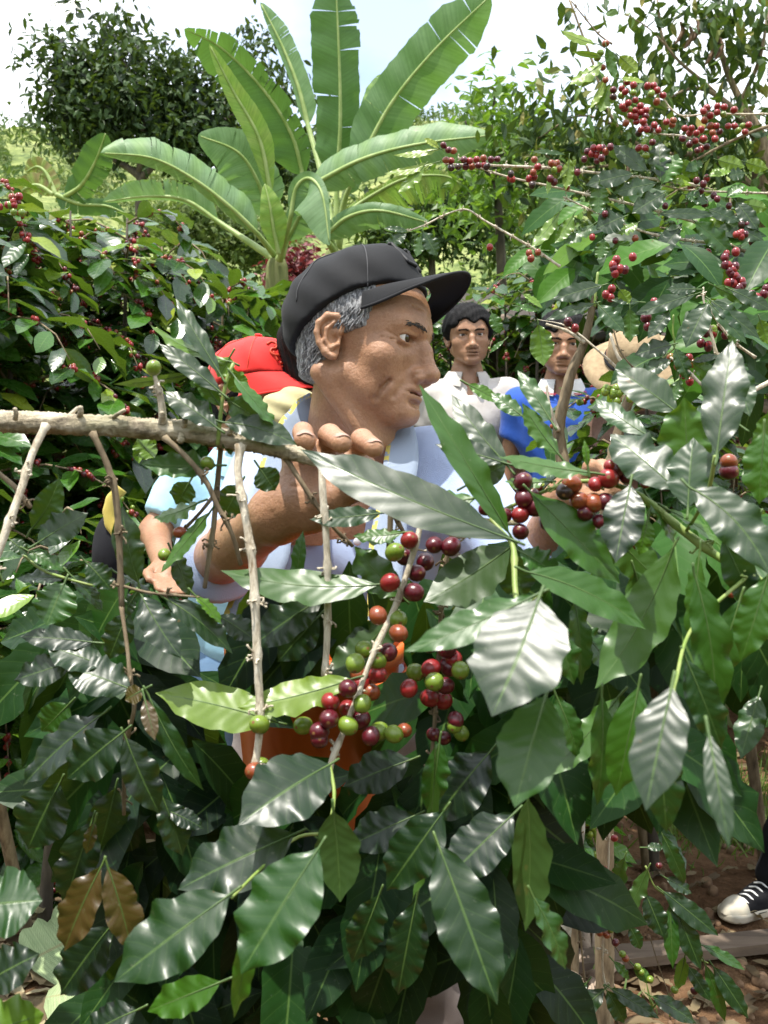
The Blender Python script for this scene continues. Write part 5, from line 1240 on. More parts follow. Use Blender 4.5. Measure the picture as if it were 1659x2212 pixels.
# broad dry banana leaf strips lying at the lower left
M_BDRY = leaf_mat("fallen_banana_leaf", [(0, (.30, .22, .12)), (.5, (.45, .40, .24)), (1, (.42, .52, .28))], fine=True, rough=.75, trans=.1, nveins=70, dirt=.4, under=(.4, .34, .2), vein=(.3, .25, .12), bstr=.8)
for k_, (x, y, tx, ty, w, tn, lab) in enumerate([(60, 2120, 330, 2010, .30, .95, "broad pale green fallen banana leaf at the lower left corner"), (-60, 1790, 130, 1850, .18, .2, "tan dry banana leaf lying left below the dark leaves"),
        (20, 1890, 90, 2010, .12, .3, "curled tan banana leaf piece lying in the left litter"), (10, 1650, 70, 1780, .10, .6, "yellowish dry banana leaf strip near the fallen stalks"),
        (100, 2190, 420, 2170, .22, .9, "streaked green and brown fallen banana leaf along the bottom edge"), (180, 1930, 320, 1990, .14, .3, "brown crumpled banana leaf under the left dark leaves")]):
    a, b = ground_at(x, y), ground_at(tx, ty); a[2] = gz(a[0], a[1]) + .04; b[2] = gz(b[0], b[1]) + .05
    ar = leaf_arrays(a, b, w, np.array([0, -.2, 1.]), bend=.10, fold=-.15, wave=.10, nw=5, seed=k_, nu=30, nv=5, prof=([0, .08, .3, .7, .92, 1], [.25, .8, 1, .95, .6, .05]))
    L = Leaves(); L.add(ar, tn); o = L.build('fallen_leaf', M_BDRY); tagp(o, lab, 'fallen leaf', 'fallen banana leaves on the ground')
M_STALK = simple("yellow_green_stalk", (.40, .42, .12), (.55, .52, .25), .6, 20)
for k_, (pts, r_, lab) in enumerate([([(10, 1615), (60, 1665), (110, 1700)], .028, "yellow green banana stalk lying at left edge, upper one"), ([(-20, 1665), (50, 1710), (110, 1760)], .020, "pale thinner banana stalk lying just below the yellow green one")]):
    q = [ground_at(*p_) for p_ in pts]; v, f = tube([(a[0], a[1], gz(a[0], a[1]) + r_ * 1.0, r_) for a in q], n=16, k=10); o = obj('banana_stalk', v, f, M_STALK); tagp(o, lab, 'stalk', 'fallen banana stalks')
# dry strips at the bottom centre right
M_STRIP = bark("dry_strip", (.16, .11, .08), (.34, .26, .20), (.50, .42, .33), 18, (1, 1, .2), .6)
rng = np.random.default_rng(5); ST = []
for k_ in range(46):
    x, y = rng.uniform(980, 1330), rng.uniform(2080, 2260); a = ground_at(x, y); b = ground_at(x + rng.uniform(-90, 110), y + rng.uniform(-120, 60)); m = (a + b) / 2
    z = [gz(q[0], q[1]) + .015 for q in (a, m, b)]; ST.append(tube([(a[0], a[1], z[0], .010), (m[0], m[1], z[1] + .05 * rng.random(), .014), (b[0], b[1], z[2] + .05 * rng.random(), .004)], n=14, k=6))
o = obj('dry_strips', *join(ST), M_STRIP); o['kind'] = 'stuff'
a, b = ground_at(980, 2120), ground_at(1700, 2045); d = unit(b - a); n = np.array([-d[1], d[0], 0]); V = []
for s, e in ((a - d * .4, 0), (b + d * .3, 0)):
    for w in (-.035, .035):
        for z in (.004, .03): V.append(s + n * w + np.array([0, 0, z + gz(s[0], s[1]) * .3]))
o = obj('plank', V, [(0, 1, 3, 2), (4, 6, 7, 5), (0, 4, 5, 1), (2, 3, 7, 6), (0, 2, 6, 4), (1, 5, 7, 3)], M_PLANK, smooth=False); tagp(o, "long narrow grey brown plank lying flat across the soil at lower right", 'plank')
# grass patches on the soil at the right
L = Leaves(); rng = np.random.default_rng(9); M_GRASS = leaf_mat("grass_blade", [(0, (.06, .13, .02)), (1, (.24, .32, .08))], fine=False, rough=.6, trans=.3)
for k_ in range(2600):
    g = ground_at(rng.normal(1560, 90), rng.normal(1750, 45)) if k_ < 1700 else ground_at(rng.uniform(1150, 1750), rng.uniform(1600, 2200))
    if k_ >= 1700 and vnoise(g[0], g[1], 2.1, 2) < .35: continue
    z = gz(g[0], g[1]); l = rng.uniform(.03, .09); dd = unit(np.array([rng.normal(0, .5), rng.normal(0, .5), 1.])); b = np.array([g[0], g[1], z - .003])
    L.add(leaf_arrays(b, b + dd * l, .006, rng.normal(0, 1, 3) + [0, -1, .3], bend=.2, nu=3, nv=1, wave=0, seed=k_, prof=([0, .5, 1], [.8, 1, 0])), rng.uniform(0, 1))
o = L.build('grass', M_GRASS); o['kind'] = 'stuff'
# clods and small stones
rng = np.random.default_rng(15); S = []
v0, f0 = surface(lambda p: sph(p, (0, 0, 0), 1.) + .15 * np.sin(p[:, 0] * 3) * np.sin(p[:, 1] * 4 + 1), (-1.4,) * 3, (1.4,) * 3, .5)
for k_ in range(420):
    g = ground_at(rng.uniform(950, 1800), rng.uniform(1600, 2250)) if k_ % 3 else ground_at(rng.uniform(-100, 300), rng.uniform(1350, 2250)); r_ = rng.uniform(.005, .02)
    S.append((v0 * r_ * rng.uniform(.6, 1.3, 3) + [g[0], g[1], gz(g[0], g[1]) + r_ * .3], f0))
V, F = merge(S); o = obj('gravel', V, F, simple("soil_clod", (.12, .065, .035), (.26, .17, .10), .95, 50)); o['kind'] = 'stuff'
# grey lichen trunks seen under the leaves at right
for k_, (pts, lab) in enumerate([([(1246, 1500, 2.0, .020), (1236, 1640, 2.0, .022), (1240, 1745, 2.0, .024), (1228, 1850, 2.0, .026), (1214, 1950, 2.0, .028)], "pale grey lichen covered coffee trunk under the right leaves"),
                                 ([(1215, 1540, 2.05, .010), (1206, 1640, 2.05, .012), (1190, 1760, 2.05, .013), (1188, 1900, 2.05, .014)], "thinner brown grey coffee trunk left of the pale one")]):
    p = [P(x, y, d) for (x, y, d, r) in pts]; rr = [q[3] for q in pts]; e = p[-1]; gp = np.array([e[0] - .05, e[1] + .02, gz(e[0], e[1]) - .03]); t_ = thing('bare_coffee_tree', gp, lab, 'trunk', 'bare coffee trunks')
    v, f = tube([(*a, r_) for a, r_ in zip(p, rr)] + [(*((e + gp) / 2), rr[-1]), (*gp, rr[-1] * 1.2)], n=40, k=12, knob=.05, seed=k_); obj('trunk', v, f, M_LICHEN, t_)
    v, f = tube([(*(P(1238, 1740, 1.98)), .012), (*P(1252, 1715, 1.95), .012), (*P(1262, 1700, 1.93), .010)] if k_ == 0 else [(*P(1196, 1720, 2.04), .008), (*P(1180, 1700, 2.03), .007)], n=8, k=8, knob=.06); obj('stub', v, f, M_LICHEN, t_)
# tall leaning bare stems right of centre
for k_, (pts, lab) in enumerate([([(1285, 640, 2.3, .007), (1262, 740, 2.3, .010), (1236, 800, 2.3, .012), (1218, 868, 2.3, .013), (1206, 930, 2.3, .014), (1216, 1000, 2.3, .015), (1228, 1200, 2.3, .016)], "leaning bare brown coffee stem crossing the blue jersey"),
                                 ([(1406, 760, 2.1, .008), (1384, 800, 2.1, .010), (1360, 860, 2.1, .011), (1330, 960, 2.1, .012), (1310, 1080, 2.1, .014)], "short leaning bare coffee stem right of the blue jersey")]):
    p = [P(x, y, d) for (x, y, d, r) in pts]; e = p[-1]; gp = np.array([e[0] + .03, e[1] + .03, gz(e[0], e[1]) - .03]); t_ = thing('bare_coffee_tree', gp, lab, 'trunk', 'bare coffee trunks')
    v, f = tube([(*a, q[3]) for a, q in zip(p, pts)] + [(*((e + gp) / 2), .018), (*gp, .022)], n=60, k=10, knob=.06, seed=k_); obj('trunk', v, f, M_TWIG_DARK, t_)
    tw = [[(1262, 740), (1225, 715), (1180, 700)]] if k_ == 0 else [[(1372, 835), (1338, 800), (1290, 755), (1225, 705), (1160, 690)], [(1372, 820), (1335, 770), (1318, 720)]]
    tw += [[(1206, 930), (1188, 880), (1180, 830)]] if k_ == 0 else []
    for t2 in tw:
        v, f = tube([(*P(x, y, 2.28 if k_ == 0 else 2.08), .0045 - .001 * i) for i, (x, y) in enumerate(t2)], n=16, k=7, nodes=.05); obj('twig', v, f, M_TWIG, t_)
# ------------------------------------------------------------------ woven strap and orange picking bucket of the grey haired man
def ribbon(pts, w, th=.003, n=40, nrm=None):
    q = spline(np.array(pts), n); t = np.gradient(q, axis=0); t /= np.linalg.norm(t, axis=1)[:, None]
    N = (CAMP - q) if nrm is None else np.broadcast_to(nrm, q.shape); S = np.cross(t, N); S /= np.linalg.norm(S, axis=1)[:, None]; N = np.cross(S, t)
    V = []; k = 12
    prof = [(-1, 0), (-.6, .5), (-.2, .7), (.2, .7), (.6, .5), (1, 0), (1, -.5), (.6, -.6), (.2, -.6), (-.2, -.6), (-.6, -.6), (-1, -.5)]
    for i in range(n):
        ww = w / 2 * (1 + .06 * sin(i * .7))
        for a, b in prof: V.append(q[i] + S[i] * a * ww + N[i] * b * th)
    F = [(i * k + j, i * k + (j + 1) % k, (i + 1) * k + (j + 1) % k, (i + 1) * k + j) for i in range(n - 1) for j in range(k)] + [tuple(range(k))[::-1], tuple((n - 1) * k + j for j in range(k))]
    uv = [((j if j < 6 else 11 - j) / 5, i / n) for i in range(n) for j in range(k)]
    return np.array(V), F, np.array(uv)
def weave():
    m, nt, b = new_mat("woven_strap_cloth"); b.inputs['Roughness'].default_value = .9
    uv = nt.nodes.new('ShaderNodeUVMap'); sp = nt.nodes.new('ShaderNodeSeparateXYZ'); nt.links.new(uv.outputs['UV'], sp.inputs[0])
    cm = nt.nodes.new('ShaderNodeCombineXYZ'); nt.links.new(sp.outputs[0], cm.inputs[0]); nt.links.new(mth(nt, 'MULTIPLY', sp.outputs[1], 9.0), cm.inputs[1])
    br = nt.nodes.new('ShaderNodeTexBrick'); br.inputs['Scale'].default_value = 14; br.inputs['Mortar Size'].default_value = .09; br.inputs['Color1'].default_value = (.55, .62, .72, 1); br.inputs['Color2'].default_value = (.66, .68, .70, 1); br.inputs['Mortar'].default_value = (.22, .28, .38, 1)
    nt.links.new(cm.outputs[0], br.inputs['Vector'])
    e = mth(nt, 'GREATER_THAN', sp.outputs[0], .86); n = noise(nt, 90, 2); e = mth(nt, 'MULTIPLY', e, mth(nt, 'GREATER_THAN', n.outputs['Fac'], .46))
    nt.links.new(mixc(nt, e, br.outputs['Color'], (.62, .52, .12)), b.inputs['Base Color']); bump(nt, b, mth(nt, 'SUBTRACT', 1.0, br.outputs['Fac']), .8, .002)
    return m
M_WEAVE = weave()
st = thing('woven_strap', NB, "knitted white and blue neck strap with yellow edge round the grey haired man's neck", 'strap')
nb_ = NB
for pts in ([nb_ + [-.02, .09, .035], P(672, 880, 1.475), P(648, 912, 1.43), P(622, 945, 1.39), P(598, 1010, 1.345), P(592, 1110, 1.30), P(584, 1200, 1.255), P(540, 1290, 1.225), P(512, 1372, 1.20)],
            [nb_ + [-.02, .09, .035], P(790, 880, 1.50), P(848, 915, 1.44), P(868, 950, 1.385), P(862, 1030, 1.335), P(840, 1150, 1.29), P(830, 1290, 1.235), P(838, 1385, 1.20)]):
    v, f, uv = ribbon(pts, .044); obj('band', v, f, M_WEAVE, st, uvs=uv)
bc = P(685, 1590, 1.22); BR = .105
M_ORANGE = simple("orange_plastic", (.62, .11, .012), (.70, .15, .02), .35, 8, 60, .08, .002, coat=.2)
bk = thing('bucket', bc - [0, 0, .13], "orange plastic picking bucket hanging at the waist of the grey haired man", 'bucket')
k = 48; prof = [(.0, -.125), (.078, -.125), (.082, -.120), (.100, .095), (.102, .10), (.110, .101), (.110, .118), (.104, .120), (.099, .116), (.096, .098), (.078, -.118), (.0, -.119)]
V = [(bc[0] + r_ * cos(2 * pi * j / k), bc[1] + r_ * sin(2 * pi * j / k), bc[2] + z_) for r_, z_ in prof for j in range(k)]
F = [(i * k + j, i * k + (j + 1) % k, (i + 1) * k + (j + 1) % k, (i + 1) * k + j) for i in range(len(prof) - 1) for j in range(k)]
obj('pail', V, F, M_ORANGE, bk)
v, f = tube([(bc[0] + .109 * cos(a), bc[1] + .109 * sin(a), bc[2] + .085, .0035) for a in np.linspace(0, 2 * pi, 37)], n=72, k=6); obj('rim_bead', v, f, M_ORANGE, bk)
M_ROPE = simple("pale_rope", (.5, .48, .36), (.62, .6, .45), .9, 200, 300, .6)
for sx, tp in ((-1, P(512, 1372, 1.20)), (1, P(838, 1385, 1.20))):
    v, f = tube([(*tp, .003), (*((tp + bc + [sx * .11, 0, .10]) / 2 + [0, 0, -.01]), .003), (bc[0] + sx * .109, bc[1], bc[2] + .095, .003), (bc[0] + sx * .112, bc[1], bc[2] + .06, .004)], n=14, k=6, nodes=.012); obj('rope', v, f, M_ROPE, bk)
# shoulder bag on the back of the red capped picker
M_YEL = cloth("yellow_bag_cloth", (.55, .42, .08), (.65, .52, .14)); bgc = P(250, 1200, 2.5)
bg = thing('shoulder_bag', bgc - [0, 0, .1], "black and yellow bag on the hip of the picker in light blue", 'bag')
v, f = surface(lambda p: smax(ell(p, bgc, (.058, .09, .11)), np.abs(p[:, 0] - bgc[0]) - .06, .03), bgc - .16, bgc + .16, .008); obj('pouch', v, f, M_DARKT, bg)
v, f, uv = ribbon([P(262, 1165, 2.42), P(238, 1125, 2.42), P(240, 1085, 2.42), P(262, 1055, 2.42)], .03, .006); obj('strap', v, f, M_YEL, bg)

# ------------------------------------------------------------------ foreground coffee, leaf by leaf
HALF = unit(SUN_DIR + Vector((0, -1, .05)))
class Plant:
    def __init__(s, name, base, label, cat='coffee shrub', group=None):
        s.r = thing(name, base, label, cat, group); s.k = 0; s.nc = 0; s.gs = .5; s.B = Berries(); s.rest = Leaves(); s.tw = 0; s.pet = []
    def leaf(s, bx, by, tx, ty, w, roll=0, tone=.3, d=.8, dt=0., bend=.10, side=0., wave=.26, fold=.14, glare=0, nw=4, seed=None, twist=0., rest=False, joint=None):
        Bp, Tp = P(bx, by, d), P(tx, ty, d + dt); seed = seed if seed is not None else s.k * 7 + int(bx)
        if glare:                                       # these lie so that they mirror the high sun
            h = unit(np.array(SUN_DIR) + unit(CAMP - (Bp + Tp) / 2)); t0, t1 = P(tx, ty, d), P(tx, ty, d + .1); g0, g1 = (t0 - Bp) @ h, (t1 - Bp) @ h
            Tp = P(tx, ty, d + min(1, s.gs * glare) * float(np.clip(-.1 * g0 / (g1 - g0 + 1e-9), -.09, .11))); fold *= .5; wave *= .8; bend = min(bend, .07)
        ax = unit(Tp - Bp)
        if glare: n = unit(min(1, s.gs * glare) * unit(np.array(SUN_DIR) + unit(CAMP - (Bp + Tp) / 2)) + (1 - min(1, s.gs * glare)) * facing(Bp, Tp, roll, .2)); n = unit(n - ax * (n @ ax)); r = radians(roll); n = n * cos(r) + np.cross(n, ax) * sin(r)
        else: n = facing(Bp, Tp, roll)
        W_ = w * d / FPX; ar = leaf_arrays(Bp, Tp, W_, n, bend=bend, side=side, fold=fold, wave=wave, nw=nw, seed=seed, nu=26, nv=5, twist=twist)
        # stalk that carries on behind the blade as its midrib
        L_ = np.linalg.norm(Tp - Bp); s.k += 1
        if not glare and .25 <= tone < .56 and d < 1: tone += .12
        if not glare and .58 <= tone < .8 and d > 1: tone += .08
        ar_t = tone
        if rest or s.k > 100: s.rest.add(ar, tone); return
        v, f, uv = ar; o = obj('leaf', v, f, M_LEAF, s.r, uvs=uv, attrs={'tone': np.full(len(v), tone)})
        j = P(*joint) if joint is not None else Bp - ax * .008
        mrow = 11; mid = v.reshape(-1, 11, 3)[:, 5, :]
        pv, pf = tube([(*j, .0011), (*Bp, .0010)] + [(*mid[i], max(.0002, .0008 * (1 - i / 22))) for i in range(2, 22, 3)], n=26, k=5); obj('midrib', pv, pf, M_PETIOLE, o)
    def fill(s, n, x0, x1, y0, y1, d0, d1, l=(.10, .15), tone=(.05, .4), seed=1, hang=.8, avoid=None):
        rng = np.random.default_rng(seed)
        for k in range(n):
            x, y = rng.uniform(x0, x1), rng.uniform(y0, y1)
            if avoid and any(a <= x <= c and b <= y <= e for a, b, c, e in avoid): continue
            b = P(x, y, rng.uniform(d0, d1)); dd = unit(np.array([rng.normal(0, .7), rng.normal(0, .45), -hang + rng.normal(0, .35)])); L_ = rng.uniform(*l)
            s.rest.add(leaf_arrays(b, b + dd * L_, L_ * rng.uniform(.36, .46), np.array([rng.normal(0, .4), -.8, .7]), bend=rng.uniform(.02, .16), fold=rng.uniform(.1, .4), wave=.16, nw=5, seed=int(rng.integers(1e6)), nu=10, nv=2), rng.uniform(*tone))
    def twig(s, pts, mat=None, nodes=.045, name='twig', k=9, knob=.03, stubs=True, seed=0):
        """pts rows x, y, depth, width in px"""
        q = np.array([(*P(x, y, d), w / 2 * d / FPX) for x, y, d, w in pts]); L_ = np.linalg.norm(np.diff(q[:, :3], axis=0), axis=1).sum()
        parts = [tube(q, n=max(10, int(L_ / .006)), k=k, nodes=nodes, knob=knob, seed=seed)]
        if nodes and stubs:
            rng = np.random.default_rng(seed + 3); c = spline(q, 200); LL = np.r_[0, np.cumsum(np.linalg.norm(np.diff(c[:, :3], axis=0), axis=1))]
            for m in np.arange(nodes, L_, nodes):
                i = min(199, int(np.searchsorted(LL, m))); b = c[i, :3]; r = c[i, 3]
                for _ in range(rng.integers(4, 8)):
                    dd = unit(rng.normal(0, 1, 3)); e = b + dd * (r + rng.uniform(.002, .007)); parts.append(tube([(*b, .0011), (*e, .0008), (*(e + rng.normal(0, .002, 3)), .0012)], n=4, k=5))
        return obj(name, *join(parts), mat or M_TWIG, s.r)
    def cherry(s, x, y, kind, d=.88, px=22, ax=None, cap=100):
        rng = np.random.default_rng(int(x * 31 + y * 7)); r = px * d / FPX * rng.uniform(.93, 1.05); s.nc += 1
        if s.nc > cap: s.B.add(P(x, y, d), r, kind); return
        a = unit(np.array([rng.normal(0, .5), -.75, rng.normal(-.1, .5)])) if ax is None else ax
        cherry_obj(P(x, y, d) + a * 0, r, kind, a, s.r)
    def done(s):
        if s.rest.v: o = s.rest.build('foliage', M_LEAF_FILL, s.r); o['kind'] = 'stuff'
        o = s.B.build('cherries', s.r)
        if o: o['kind'] = 'stuff'

# --- the bent shrub whose bare branch the man holds
A = Plant('coffee_shrub', (-1.05, 1.25, 0), "coffee shrub bent over in front with thick bare branch held by the grey haired man")
D0 = .88
def bark_branch(pl, pts, name='branch', seed=1, k=18, rough=.05):
    q = np.array([(*P(x, y, d), w / 2 * d / FPX) for x, y, d, w in pts]); L_ = np.linalg.norm(np.diff(q[:, :3], axis=0), axis=1).sum()
    v, f = tube(q, n=int(L_ / .003), k=k, knob=0, seed=seed); v = v.copy()
    n = len(v) - 2; c = spline(q, int(L_ / .003))[:, :3]; cc = np.repeat(c, k, 0)[:n]; rad = v[:n] - cc; x = np.arange(n) // k; a = np.arange(n) % k
    rr = .10 * np.sin(x * .11 + 2 * np.sin(a * .9)) * np.sin(a * 1.1 + x * .03) + .05 * np.sin(x * .9 + a * 2.3 + 3 * np.sin(x * .05)) + rough * np.random.default_rng(seed).normal(0, 1, n)
    v[:n] = cc + rad * (1 + rr)[:, None]; return obj(name, v, f, M_BARK, pl.r)
bark_branch(A, [(-1700, 2600, 1.3, 80), (-1000, 1500, 1.15, 66), (-450, 1000, .999, 56), (-60, 915, .90, 50), (60, 912, .89, 46), (180, 918, .88, 46), (300, 924, .88, 45), (400, 932, .88, 46), (480, 946, .88, 44), (560, 960, .875, 38), (610, 970, .872, 40), (650, 985, .872, 32), (760, 1015, .872, 24), (850, 1048, .872, 24), (905, 1066, .875, 30), (960, 1095, .88, 22), (1040, 1125, .89, 16), (1120, 1130, .90, 12)])
for i, (x, y, ex, ey, w) in enumerate([(172, 900, 173, 878, 14), (33, 905, 32, 882, 12), (348, 915, 350, 890, 15), (395, 925, 400, 905, 14), (490, 945, 500, 925, 12), (600, 965, 590, 948, 14), (545, 950, 585, 930, 15), (235, 905, 270, 885, 10), (392, 940, 388, 955, 18), (612, 972, 618, 960, 20)]):
    A.twig([(x, y, .875, w), ((x + ex) / 2 + 2, (y + ey) / 2, .87, w * .9), (ex, ey, .868, w * .75)], M_BARK, nodes=0, name='stub', knob=.08, seed=i)
A.twig([(140, 905, .885, 9), (160, 888, .885, 8), (168, 880, .885, 6)], M_TWIG, 0, seed=61)
A.twig([(100, 918, .87, 17), (70, 980, .86, 16), (45, 1060, .85, 17), (12, 1150, .84, 18), (-30, 1260, .83, 19)], seed=1)
A.twig([(200, 935, .87, 14), (230, 1000, .87, 14), (250, 1070, .87, 15), (258, 1180, .87, 14), (263, 1310, .87, 12)], M_TWIG_DARK, seed=2)
A.twig([(355, 945, .87, 13), (400, 985, .87, 12), (445, 1040, .87, 12), (468, 1090, .87, 11), (500, 1150, .87, 10), (520, 1220, .88, 9)], M_TWIG_DARK, seed=3)
A.twig([(520, 962, .865, 20), (514, 1020, .86, 18), (526, 1090, .855, 18), (542, 1190, .85, 18), (550, 1280, .845, 19), (556, 1420, .84, 18), (562, 1560, .835, 17), (552, 1650, .83, 15), (548, 1690, .83, 12)], seed=4)
A.twig([(695, 1000, .865, 16), (697, 1060, .86, 16), (706, 1190, .86, 15), (708, 1330, .86, 15), (702, 1460, .86, 14)], seed=5)
A.twig([(615, 985, .875, 12), (650, 1040, .87, 11), (680, 1085, .87, 10), (722, 1140, .87, 9), (762, 1180, .875, 8)], M_TWIG_DARK, seed=6)
A.twig([(478, 960, .89, 12), (470, 1040, .90, 12), (462, 1130, .90, 12), (452, 1200, .90, 11), (442, 1270, .90, 9)], M_TWIG_DARK, seed=7)
A.twig([(470, 1060, .90, 9), (430, 1110, .90, 8), (385, 1155, .90, 7)], M_TWIG_DARK, seed=8)
A.twig([(-20, 1010, .90, 11), (30, 1050, .90, 11), (66, 1096, .90, 10)], M_TWIG_DARK, seed=9)
A.twig([(842, 1050, .875, 14), (844, 1110, .875, 13), (840, 1190, .88, 12)], M_TWIG_DARK, seed=10)
A.twig([(800, 1035, .875, 10), (830, 1075, .875, 10), (866, 1140, .88, 9), (885, 1170, .88, 8)], M_TWIG_DARK, seed=11)
A.twig([(352, 915, .875, 18), (350, 880, .872, 17), (342, 840, .87, 13), (334, 812, .868, 8)], M_TWIG, nodes=.03, seed=12)
A.twig([(915, 1075, .875, 13), (905, 1150, .87, 13), (882, 1230, .865, 13), (862, 1290, .86, 13), (838, 1345, .855, 14), (812, 1400, .85, 13), (790, 1455, .845, 12), (766, 1520, .84, 12), (738, 1590, .835, 13), (715, 1650, .83, 14), (712, 1690, .83, 9)], seed=13)
A.twig([(985, 1110, .89, 10), (960, 1240, .90, 9), (948, 1400, .90, 9), (940, 1550, .90, 9), (930, 1660, .90, 8)], M_TWIG_DARK, seed=14)
A.twig([(925, 1100, .87, 10), (950, 1140, .87, 9), (990, 1160, .87, 8), (1030, 1150, .875, 8)], M_TWIG, seed=15)
A.cherry(332, 795, 'g', .868, 16, np.array([.2, -.5, .8])); A.cherry(448, 1001, 'g', .88, 15); A.cherry(388, 1150, 'o', .89, 13); A.cherry(355, 1198, 'g', .89, 14)
def z5(x, y): return 426.7 + .4115 * x, 853.4 + .4115 * y
for (x, y, k_) in [(1112, 762, 'r'), (1088, 848, 'd'), (1195, 875, 'd'), (1243, 787, 'd'), (1150, 935, 'd'), (1010, 985, 'r'), (1135, 1035, 'd'), (1035, 825, 'g'), (1330, 795, 'd'), (1405, 645, 'r'), (1070, 1040, 'd'), (947, 1157, 'o'), (1050, 1178, 'g'),
                   (1055, 1250, 'o'), (875, 1335, 'g'), (828, 1408, 'g'), (945, 1395, 'g'), (945, 1465, 'r'), (862, 1515, 'r'), (790, 1540, 'd'), (912, 1560, 'o'), (697, 1607, 'r'), (788, 1645, 'r'), (690, 1700, 'd'), (865, 1620, 'g'), (855, 1705, 'd'),
                   (790, 1735, 'g'), (555, 1735, 'g'), (640, 1765, 'd'), (640, 1810, 'd'), (850, 1465, 'o'), (1220, 1310, 'd'), (1310, 1335, 'd'), (1225, 1435, 'r'), (1320, 1425, 'd'), (1145, 1455, 'g'), (1380, 1445, 'g'), (1243, 1505, 'g'), (1300, 1525, 'd'),
                   (1220, 1590, 'r'), (1290, 1605, 'r'), (1110, 1540, 'r'), (1345, 1385, 'r'), (1270, 1265, 'g'), (1385, 1225, 'd'), (1355, 1705, 'd'), (1350, 1735, 'g'), (1385, 1775, 'g'), (1240, 1780, 'd'), (1290, 1800, 'd'), (910, 1790, 'd'), (955, 1765, 'g'), (1030, 1780, 'g'), (1000, 1350, 'd'), (1085, 1760, 'o'), (325, 1730, 'g'), (300, 1975, 'o'), (335, 1945, 'g')]:
    X, Y = z5(x, y); lo = x > 1080 and y > 1200; A.cherry(X, Y, k_, (.885 if lo else (.868 if y < 1100 else .845)) + .02 * sin(x), 20.5 if not (lo and y > 1690) else 17)
a_ = A.leaf
a_(478, 812, 380, 645, 42, -10, .16, .865, glare=1, side=.05); a_(500, 782, 325, 702, 40, 150, .66, .88, side=-.08); a_(480, 850, 342, 742, 46, 0, .12, .86, glare=1); a_(470, 925, 355, 845, 66, -10, .1, .86, glare=1)
a_(490, 862, 572, 912, 62, -30, .22, .87); a_(505, 812, 600, 925, 46, 30, .4, .865, side=-.25, bend=.2); a_(480, 912, 642, 962, 62, 0, .12, .865, glare=1, side=.1); a_(425, 805, 245, 830, 26, 60, .12, .89); a_(497, 770, 470, 815, 56, 160, .68, .88); a_(500, 800, 520, 850, 50, 150, .66, .885)
a_(478, 880, 415, 790, 40, 20, .3, .88); a_(474, 930, 500, 985, 40, 40, .3, .88)
A.twig([(470, 960, .87, 9), (474, 920, .868, 9), (480, 870, .866, 8), (490, 820, .866, 8), (504, 785, .868, 7)], M_STEM_GREEN, nodes=0, seed=20)
a_(470, 1005, 305, 1002, 78, -15, .28, .88, bend=-.05); a_(335, 990, 296, 945, 60, 160, .68, .90); a_(430, 1085, 330, 1120, 60, 150, .62, .89); a_(458, 1100, 346, 1238, 40, 160, .6, .875, side=.08); a_(300, 1262, 264, 1092, 66, -10, .12, .89, side=.1)
a_(560, 1010, 595, 1060, 60, -20, .2, .90); a_(520, 1045, 480, 1120, 70, 20, .15, .93); a_(410, 1040, 380, 1090, 55, 20, .2, .93)
a_(66, 1145, 128, 1032, 60, -20, .24, .92, side=-.1); a_(78, 1175, 190, 1108, 72, 0, .18, .90, glare=1); a_(140, 1258, 100, 1352, 92, 0, .42, .88, glare=1, bend=.15); a_(150, 1240, 222, 1322, 46, 30, .2, .9); a_(142, 1250, 45, 1250, 50, -20, .15, .92)
a_(60, 1190, 140, 1235, 40, 10, .3, .90); a_(20, 1165, 60, 1200, 34, 0, .2, .9); a_(0, 1240, -20, 1190, 40, 130, .66, .86)
A.twig([(40, 1190, .91, 6), (90, 1230, .90, 6), (145, 1250, .89, 6), (200, 1265, .89, 5)], M_STEM_GREEN, 0, seed=21)
a_(305, 1285, 392, 1422, 72, 0, .08, .87, glare=1, side=-.06); a_(352, 1290, 502, 1412, 62, 10, .10, .87, side=.05); a_(186, 1215, 240, 1275, 60, 10, .14, .9); a_(280, 1320, 235, 1425, 66, 0, .06, .89); a_(290, 1290, 265, 1330, 40, -10, .14, .88); a_(255, 1240, 330, 1290, 50, 40, .1, .92)
a_(420, 1285, 480, 1350, 34, 30, .5, .87); a_(370, 1190, 410, 1290, 50, 20, .06, .93); a_(470, 1330, 560, 1390, 60, 10, .1, .93)
A.twig([(262, 1265, .87, 6), (320, 1280, .87, 6), (370, 1285, .87, 6), (430, 1290, .87, 5)], M_TWIG_DARK, .04, seed=22)
a_(205, 1388, 42, 1375, 56, 0, .06, .86, glare=1); a_(285, 1490, 140, 1440, 98, -5, .10, .84, glare=1); a_(160, 1430, 30, 1470, 72, 0, .08, .86, glare=1); a_(225, 1440, 100, 1395, 90, -10, .12, .85, glare=1)
A.twig([(262, 1310, .87, 9), (275, 1400, .86, 9), (282, 1470, .855, 9), (290, 1530, .85, 9), (270, 1620, .87, 9), (268, 1760, .88, 8)], M_TWIG_DARK, .06, seed=23)
a_(225, 1540, 50, 1697, 96, -20, .04, .84); a_(268, 1580, 145, 1682, 104, 10, .08, .82); a_(270, 1590, 345, 1758, 78, 0, .05, .84, side=-.05); a_(130, 1690, 60, 1835, 120, 0, .06, .86); a_(320, 1500, 440, 1708, 46, -20, .2, .82, side=-.05)
a_(310, 1490, 270, 1512, 42, 10, .995, .82); a_(312, 1508, 335, 1600, 34, 0, .999, .815, glare=1); a_(205, 1775, 186, 1845, 28, 0, .999, .86)
a_(350, 1720, 395, 1850, 70, 10, .1, .87); a_(360, 1750, 440, 1790, 44, 0, .06, .87); a_(150, 1520, 90, 1580, 70, 20, .3, .92)
